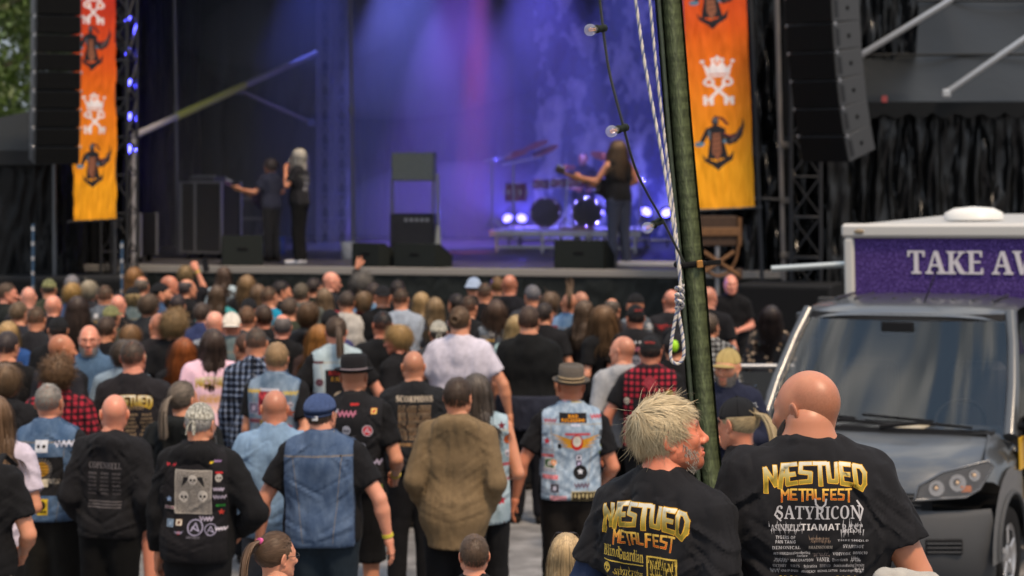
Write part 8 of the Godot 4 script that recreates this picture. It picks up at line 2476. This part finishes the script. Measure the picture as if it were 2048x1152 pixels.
		{"x": 458, "y": 625, "h": 1.76, "hat": "white_cap", "hatc": "cfc8bc", "vest": "vest_grey", "vc": "55646a", "tc": "3a4246", "sk": "cc9580", "lab": "person in white cap and grey green denim vest"},
		{"x": 489, "y": 613, "h": 1.76, "hair": "fade", "hc": "6a4a30", "tc": "3a3c40", "lab": "reddish brown cropped person right of the white cap"},
		{"x": 519, "y": 610, "h": 1.76, "hair": "short", "hc": "463326", "tc": "26262a", "sk": "bf8870", "lab": "dark brown haired person behind the grey older head"},
		{"x": 556, "y": 628, "h": 1.74, "hair": "side", "hc": "6a6260", "tc": "1f1f22", "sk": "cf9886", "lab": "older person with cropped grey hair in black shirt"},
		{"x": 546, "y": 574, "h": 1.76, "hair": "fade", "hc": "5a4430", "tc": "1c86a8", "head": "m_shaved", "lab": "cropped brown haired person in turquoise shirt"},
		{"x": 562, "y": 562, "h": 1.76, "hair": "short", "hc": "2a2220", "turn": -55, "tc": "202024", "lab": "black haired person looking right behind the turquoise shirt"},
		{"x": 610, "y": 567, "h": 1.76, "hair": "short", "hc": "5f5240", "top": "shirt", "tc": "5a605c", "w": 1.15, "lab": "grey brown haired person in grey green jacket"},
		{"x": 634, "y": 557, "h": 1.74, "hair": "short", "hc": "352a26", "tc": "26302a", "turn": -30, "lab": "dark haired person left of the bald glasses wearer"},
		{"x": 665, "y": 544, "h": 1.78, "turn": -55, "glasses": true, "tc": "24242a", "print": "red_text", "sk": "d3a292", "w": 1.1, "lab": "bald person with glasses looking right before the stage skirt"},
		{"x": 718, "y": 550, "h": 1.76, "hair": "curly", "hc": "6f6a64", "turn": -35, "al": "raised", "top": "shirt", "tc": "2a2a2e", "lab": "grey curly haired person with a hand raised"},
		{"x": 655, "y": 577, "h": 1.68, "f": true, "hair": "long", "hc": "7a6248", "tc": "8a3038", "lab": "light brown straight haired person before the bald glasses wearer"},
		{"x": 726, "y": 585, "h": 1.72, "hair": "medium", "hc": "7a6044", "top": "shirt", "pat": "plaid_red", "turn": -20, "lab": "wavy brown haired person in red checked shirt before the raised hand"},
		{"x": 766, "y": 571, "h": 1.8, "hat": "back_cap", "hatc": "232327", "tc": "1f2024", "w": 1.25, "lab": "broad person in black cap worn backwards and black shirt"},
		{"x": 799, "y": 577, "h": 1.78, "hair": "fade", "hc": "463628", "tc": "9aa4b2", "head": "m_shaved", "w": 1.15, "lab": "cropped dark haired person in pale grey shirt"},
		{"x": 790, "y": 561, "h": 1.72, "hair": "short", "hc": "2f2624", "tc": "2a2a2e", "lab": "dark haired person partly hidden behind the black backwards cap"},
		{"x": 850, "y": 585, "h": 1.68, "f": true, "hair": "long", "hc": "a48558", "tc": "c48a98", "w": 0.92, "lab": "blond person in pink top"},
		{"x": 870, "y": 595, "h": 1.68, "f": true, "hair": "long", "hc": "8a6f4c", "tc": "3a3a40", "w": 0.92, "lab": "long light brown haired person right of the pink top"},
		{"x": 661, "y": 620, "h": 1.74, "hat": "cap", "hatc": "1f1f22", "tc": "3a3a60", "hair": "side", "hc": "2a2422", "turn": -25, "lab": "person in black cap behind the brown ponytail"},
		{"x": 617, "y": 606, "h": 1.8, "top": "hoodie", "tc": "1d1d20", "hair": "medium", "hc": "5a4028", "w": 1.2, "rough": 0.45, "lab": "brown haired person in shiny black hooded jacket"},
		{"x": 642, "y": 651, "h": 1.66, "f": true, "hair": "wavy", "hc": "9a6228", "tc": "3a2a26", "w": 0.95, "lab": "person with long copper brown hair left of the pale vest"},
		{"x": 756, "y": 623, "h": 1.82, "hair": "fade", "hc": "1d1a1a", "tc": "1f2024", "w": 1.12, "sk": "b57f68", "lab": "short black haired person in plain black shirt"},
		{"x": 800, "y": 651, "h": 1.74, "hair": "medium", "hc": "a8844e", "turn": 62, "tc": "232327", "al": "front", "sk": "d0917c", "head": "m_beardy", "lab": "blond mop haired person looking left"},
		{"x": 877, "y": 641, "h": 1.68, "hat": "camo", "hair": "side", "hc": "5a5048", "tc": "34363a", "lab": "person in pale camouflage cap left of the broad white shirt"},
		{"x": 945, "y": 554, "h": 1.74, "hat": "bucket", "hatc": "94a4bc", "hair": "side", "hc": "6a5a48", "tc": "2c2c30", "lab": "person in pale blue brimmed sun hat"},
		{"x": 966, "y": 566, "h": 1.76, "hair": "fade", "hc": "4f3e30", "tc": "222226", "lab": "short brown haired person in front of the pale sun hat"},
		{"x": 987, "y": 554, "h": 1.72, "hair": "short", "hc": "7a5a34", "tc": "3a3630", "lab": "ginger brown haired person beside the tall balding one"},
		{"x": 1012, "y": 549, "h": 1.84, "head": "m_shaved", "sk": "b98670", "tc": "23242c", "w": 1.15, "lab": "tall balding tanned person in navy shirt"},
		{"x": 934, "y": 592, "h": 1.76, "hair": "fade", "hc": "473426", "tc": "2c2e32", "turn": -15, "lab": "short brown haired person behind the hair bun"},
		{"x": 1000, "y": 601, "h": 1.74, "hair": "wavy", "hc": "4a3426", "vest": "vest_mixed", "vc": "8d8f94", "tc": "26262a", "lab": "long dark haired person in vest of pale badges"},
		{"x": 1061, "y": 571, "h": 1.76, "hair": "short", "hc": "77757a", "tc": "3a3c42", "lab": "short grey haired person behind the broad black shirt"},
		{"x": 1036, "y": 631, "h": 1.66, "f": true, "hair": "long", "hc": "a88c5c", "tc": "9ab4b4", "w": 0.92, "lab": "blond person half hidden behind the broad black shirt"},
		{"x": 1086, "y": 606, "h": 1.7, "hair": "short", "hc": "342a26", "tc": "2a2a2e", "lab": "dark haired person left of the tall crest of hair"},
		{"x": 1131, "y": 585, "h": 1.78, "hair": "hawk", "hc": "5f4a38", "head": "m_shaved_full", "vest": "vest_blue", "vc": "46668c", "top": "shirt", "tc": "46668c", "denim": true, "w": 1.1, "lab": "person with tall crest of hair in blue denim jacket with dark panel"},
		{"x": 1158, "y": 583, "h": 1.76, "head": "m_shaved_full", "sk": "c39a84", "tc": "242428", "lab": "close cropped person right of the tall crest of hair"},
		{"x": 1177, "y": 601, "h": 1.72, "f": true, "hair": "long", "hc": "54402f", "tc": "2a2a2e", "lab": "long brown haired person behind the wavy haired one"},
		{"x": 1205, "y": 613, "h": 1.76, "f": true, "hair": "wavy", "hc": "6a4c30", "turn": 40, "hy": 30, "tc": "1f1f22", "w": 1.05, "sk": "d3a590", "lab": "person with long wavy brown hair looking left in black shirt"},
		{"x": 1265, "y": 588, "h": 1.76, "hat": "cap", "hatc": "1d1d20", "tc": "2a2a2e", "turn": 30, "vest": "vest_mixed", "vc": "2a2a2e", "lab": "person in black cap near the stage at the right"},
		{"x": 1279, "y": 611, "h": 1.78, "hat": "red_cap", "hatc": "1d1d20", "vest": "studded", "vd": false, "vc": "1d1d20", "tc": "1f1f22", "hair": "side", "hc": "241f1e", "sk": "b9846e", "lab": "person in black cap and studded black vest"},
		{"x": 1335, "y": 579, "h": 1.8, "head": "m_shaved", "tc": "1f1f22", "print": "red_text", "w": 1.2, "sk": "cf9a88", "lab": "bald person in black shirt with red lettering behind the ropes"},
		{"x": 1421, "y": 574, "h": 1.8, "head": "m_shaved_full", "tc": "232328", "turn": -20, "w": 1.1, "sk": "cf9c8a", "lab": "cropped grey person in black shirt right of the green post"},
		{"x": 1428, "y": 628, "h": 1.76, "hair": "short", "hc": "5a4a3c", "top": "shirt", "pat": "plaid_grey", "lab": "person in grey checked shirt just right of the green post"},
		{"x": 1538, "y": 612, "h": 1.66, "f": true, "hair": "wavy", "hc": "241a18", "top": "shirt", "pat": "floral", "turn": -10, "al": "front", "ar": "front", "w": 0.98, "lab": "person with very dark long hair in black flowered clothing"},
		{"x": 1462, "y": 549, "h": 1.74, "turn": 165, "tc": "1f1f22", "head": "m_shaved_full", "sk": "cf9a8a", "lab": "cropped person facing the camera at the corner of the stage"},
	]
	P.append_array(more_people())
	for s in P: person(s)


# ---------------------------------------------------------------- carried things
func build_carried() -> void:
	# bottle in the hand of the grey cropped person
	var b := thing("water_bottle", "small clear water bottle with blue cap held by the denim vest wearer", "bottle", at(150, 1020, 12.35))
	b.rotation_degrees = Vector3(0, 10, 48)
	var gm := StandardMaterial3D.new(); gm.transparency = BaseMaterial3D.TRANSPARENCY_ALPHA; gm.albedo_color = Color(0.8, 0.85, 0.9, 0.2); gm.roughness = 0.05
	var a := Acc.new(); a.lathe([Vector2(0.002, -0.1), Vector2(0.03, -0.1), Vector2(0.031, 0.04), Vector2(0.022, 0.07), Vector2(0.013, 0.085), Vector2(0.013, 0.1)], Transform3D(), 18); part("shell", a.mesh(), gm, b)
	var c := Acc.new(); c.tube([Vector3(0, 0.098, 0), Vector3(0, 0.122, 0)], 0.016, 14); part("cap", c.mesh(), plain(Color("1f58b8"), 0.4), b)
	var l := Acc.new(); l.tube([Vector3(0, -0.07, 0), Vector3(0, -0.01, 0)], 0.0318, 18, Color.WHITE, false); part("label_band", l.mesh(), plain(Color("2b5aa8"), 0.5), b)
	# raised phone
	var ph := thing("phone", "dark phone held up above the crowd near the stage skirt", "phone", at(411, 532, 24.0))
	ph.rotation_degrees = Vector3(-8, 20, 12)
	part("shell", block(Vector3(-0.038, -0.07, -0.004), Vector3(0.038, 0.085, 0.004), 0.004), plain(Color("1a1a1d"), 0.3), ph)
	part("camera_bump", block(Vector3(0.006, 0.04, 0.004), Vector3(0.032, 0.076, 0.007), 0.002), plain(Color("0e0e10"), 0.2), ph)
	# lime ear muff seen through the rope loop
	var e := thing("ear_defender", "lime green ear defender seen through the rope loop", "ear muffs", at(1349, 692, 14.6))
	var ea := Acc.new(); ea.add(ellp(Vector3(0, 0, 0), Vector3(0.03, 0.045, 0.03), Color.WHITE)); part("cup", ea.mesh(), plain(Color("9ad01e"), 0.5), e)
	var eb := Acc.new(); eb.tube([Vector3(0, 0.04, 0), Vector3(0.01, 0.1, -0.02), Vector3(0.05, 0.13, -0.06)], 0.007, 6); part("headband", eb.mesh(), plain(Color("1d1d20"), 0.6), e)
	# pale jacket over the arm of the bald person
	var j := thing("grey_cloth", "pale grey jacket hanging over the arm of the bald person in front", "jacket", at(1815, 1165, 5.8))
	var f := Field.new(); f.cap(Vector3(-0.06, 0.0, 0), 0.045, Vector3(0.06, -0.01, 0.0), 0.04, 0.02); f.level(-0.12, 0.06, 0.05, 0.0, 0.06); f.level(-0.26, 0.06, 0.045, 0.01, 0.06); folds(f, 0.008, 5)
	part("folded_body", arrays_mesh(f.mesh(0.009)), cloth(Color("a8a49c")), j)
	var sl := Acc.new(); sl.tube([Vector3(-0.05, -0.2, 0.04), Vector3(-0.06, -0.36, 0.05), Vector3(-0.05, -0.5, 0.04)], [0.035, 0.032, 0.03], 10, Color.WHITE, true, 0.6); part("sleeve", sl.mesh(), cloth(Color("9d998f")), j)
	# backpack at the left edge
	var bp := thing("backpack", "black backpack worn by the person at the lower left edge", "backpack", at(-48, 1000, 11.1))
	bp.rotation_degrees.y = -8
	var bf := Field.new(); bf.level(0.12, 0.08, 0.08, 0.0, 0.08); bf.level(-0.1, 0.09, 0.1, 0.02, 0.08); bf.level(-0.22, 0.09, 0.09, 0.02, 0.08); folds(bf, 0.006, 8)
	part("bag", arrays_mesh(bf.mesh(0.014)), cloth(Color("1f2024")), bp)
	part("pocket", block(Vector3(-0.12, -0.24, 0.1), Vector3(0.12, -0.02, 0.16), 0.03), cloth(Color("26272b")), bp)
	for s in [-1.0, 1.0]:
		var st := Acc.new(); st.tube([Vector3(s * 0.1, 0.16, -0.02), Vector3(s * 0.12, 0.24, -0.1), Vector3(s * 0.13, 0.16, -0.24)], 0.022, 8, Color.WHITE, true, 0.4); part("shoulder_strap", st.mesh(), cloth(Color("26272b")), bp)

func more_people() -> Array:
	return [
		{"x": 30, "y": 604, "h": 1.74, "hair": "short", "hc": "6a543c", "tc": "2a2c34", "lab": "sandy haired person left of the pale bald head"},
		{"x": 163, "y": 594, "h": 1.72, "hair": "wavy", "f": true, "hc": "3a2c26", "tc": "2a2a2e", "lab": "dark long haired person right of the golden blond one"},
		{"x": 300, "y": 590, "h": 1.74, "hair": "medium", "hc": "5d4a3a", "tc": "303236", "turn": -30, "lab": "brown haired person below the black knitted hat"},
		{"x": 352, "y": 590, "h": 1.72, "hair": "short", "hc": "33282a", "tc": "23252c", "lab": "dark cropped person above the big curls"},
		{"x": 437, "y": 571, "h": 1.7, "f": true, "hair": "long", "hc": "54402f", "tc": "3f8f94", "w": 0.92, "lab": "brown haired person in teal top below the pale top"},
		{"x": 523, "y": 569, "h": 1.72, "f": true, "hair": "long", "hc": "6a5038", "tc": "2a2a2e", "w": 0.92, "lab": "long haired person left of the turquoise shirt"},
		{"x": 583, "y": 596, "h": 1.74, "hair": "short", "hc": "584536", "tc": "3a4034", "lab": "brown haired person in olive shirt before the grey green jacket"},
		{"x": 690, "y": 583, "h": 1.74, "hair": "short", "hc": "4a3c32", "tc": "b8b4ae", "w": 1.0, "lab": "dark blond person in off white shirt behind the pale denim vest"},
		{"x": 740, "y": 566, "h": 1.74, "hair": "short", "hc": "3c302a", "tc": "6d8fb0", "lab": "dark haired person in sky blue shirt left of the backwards cap"},
		{"x": 905, "y": 588, "h": 1.7, "hair": "short", "hc": "2d2523", "tc": "26262a", "lab": "black haired person left of the hair bun"},
		{"x": 1108, "y": 586, "h": 1.72, "hair": "medium", "hc": "6d5540", "tc": "2c2e34", "lab": "light brown haired person just left of the tall crest"},
		{"x": 1232, "y": 597, "h": 1.74, "hair": "side", "hc": "5a4c40", "tc": "2e2e34", "lab": "balding brown haired person right of the long wavy hair"},
		{"x": 1372, "y": 600, "h": 1.74, "hair": "short", "hc": "3a302a", "tc": "24262c", "lab": "dark haired person hidden partly by the green post"},
		{"x": 490, "y": 668, "h": 1.7, "hair": "short", "hc": "5a3c2c", "tc": "2b2b30", "turn": 40, "lab": "brown haired person between the pink sweatshirt and the checked shirt"},
	]
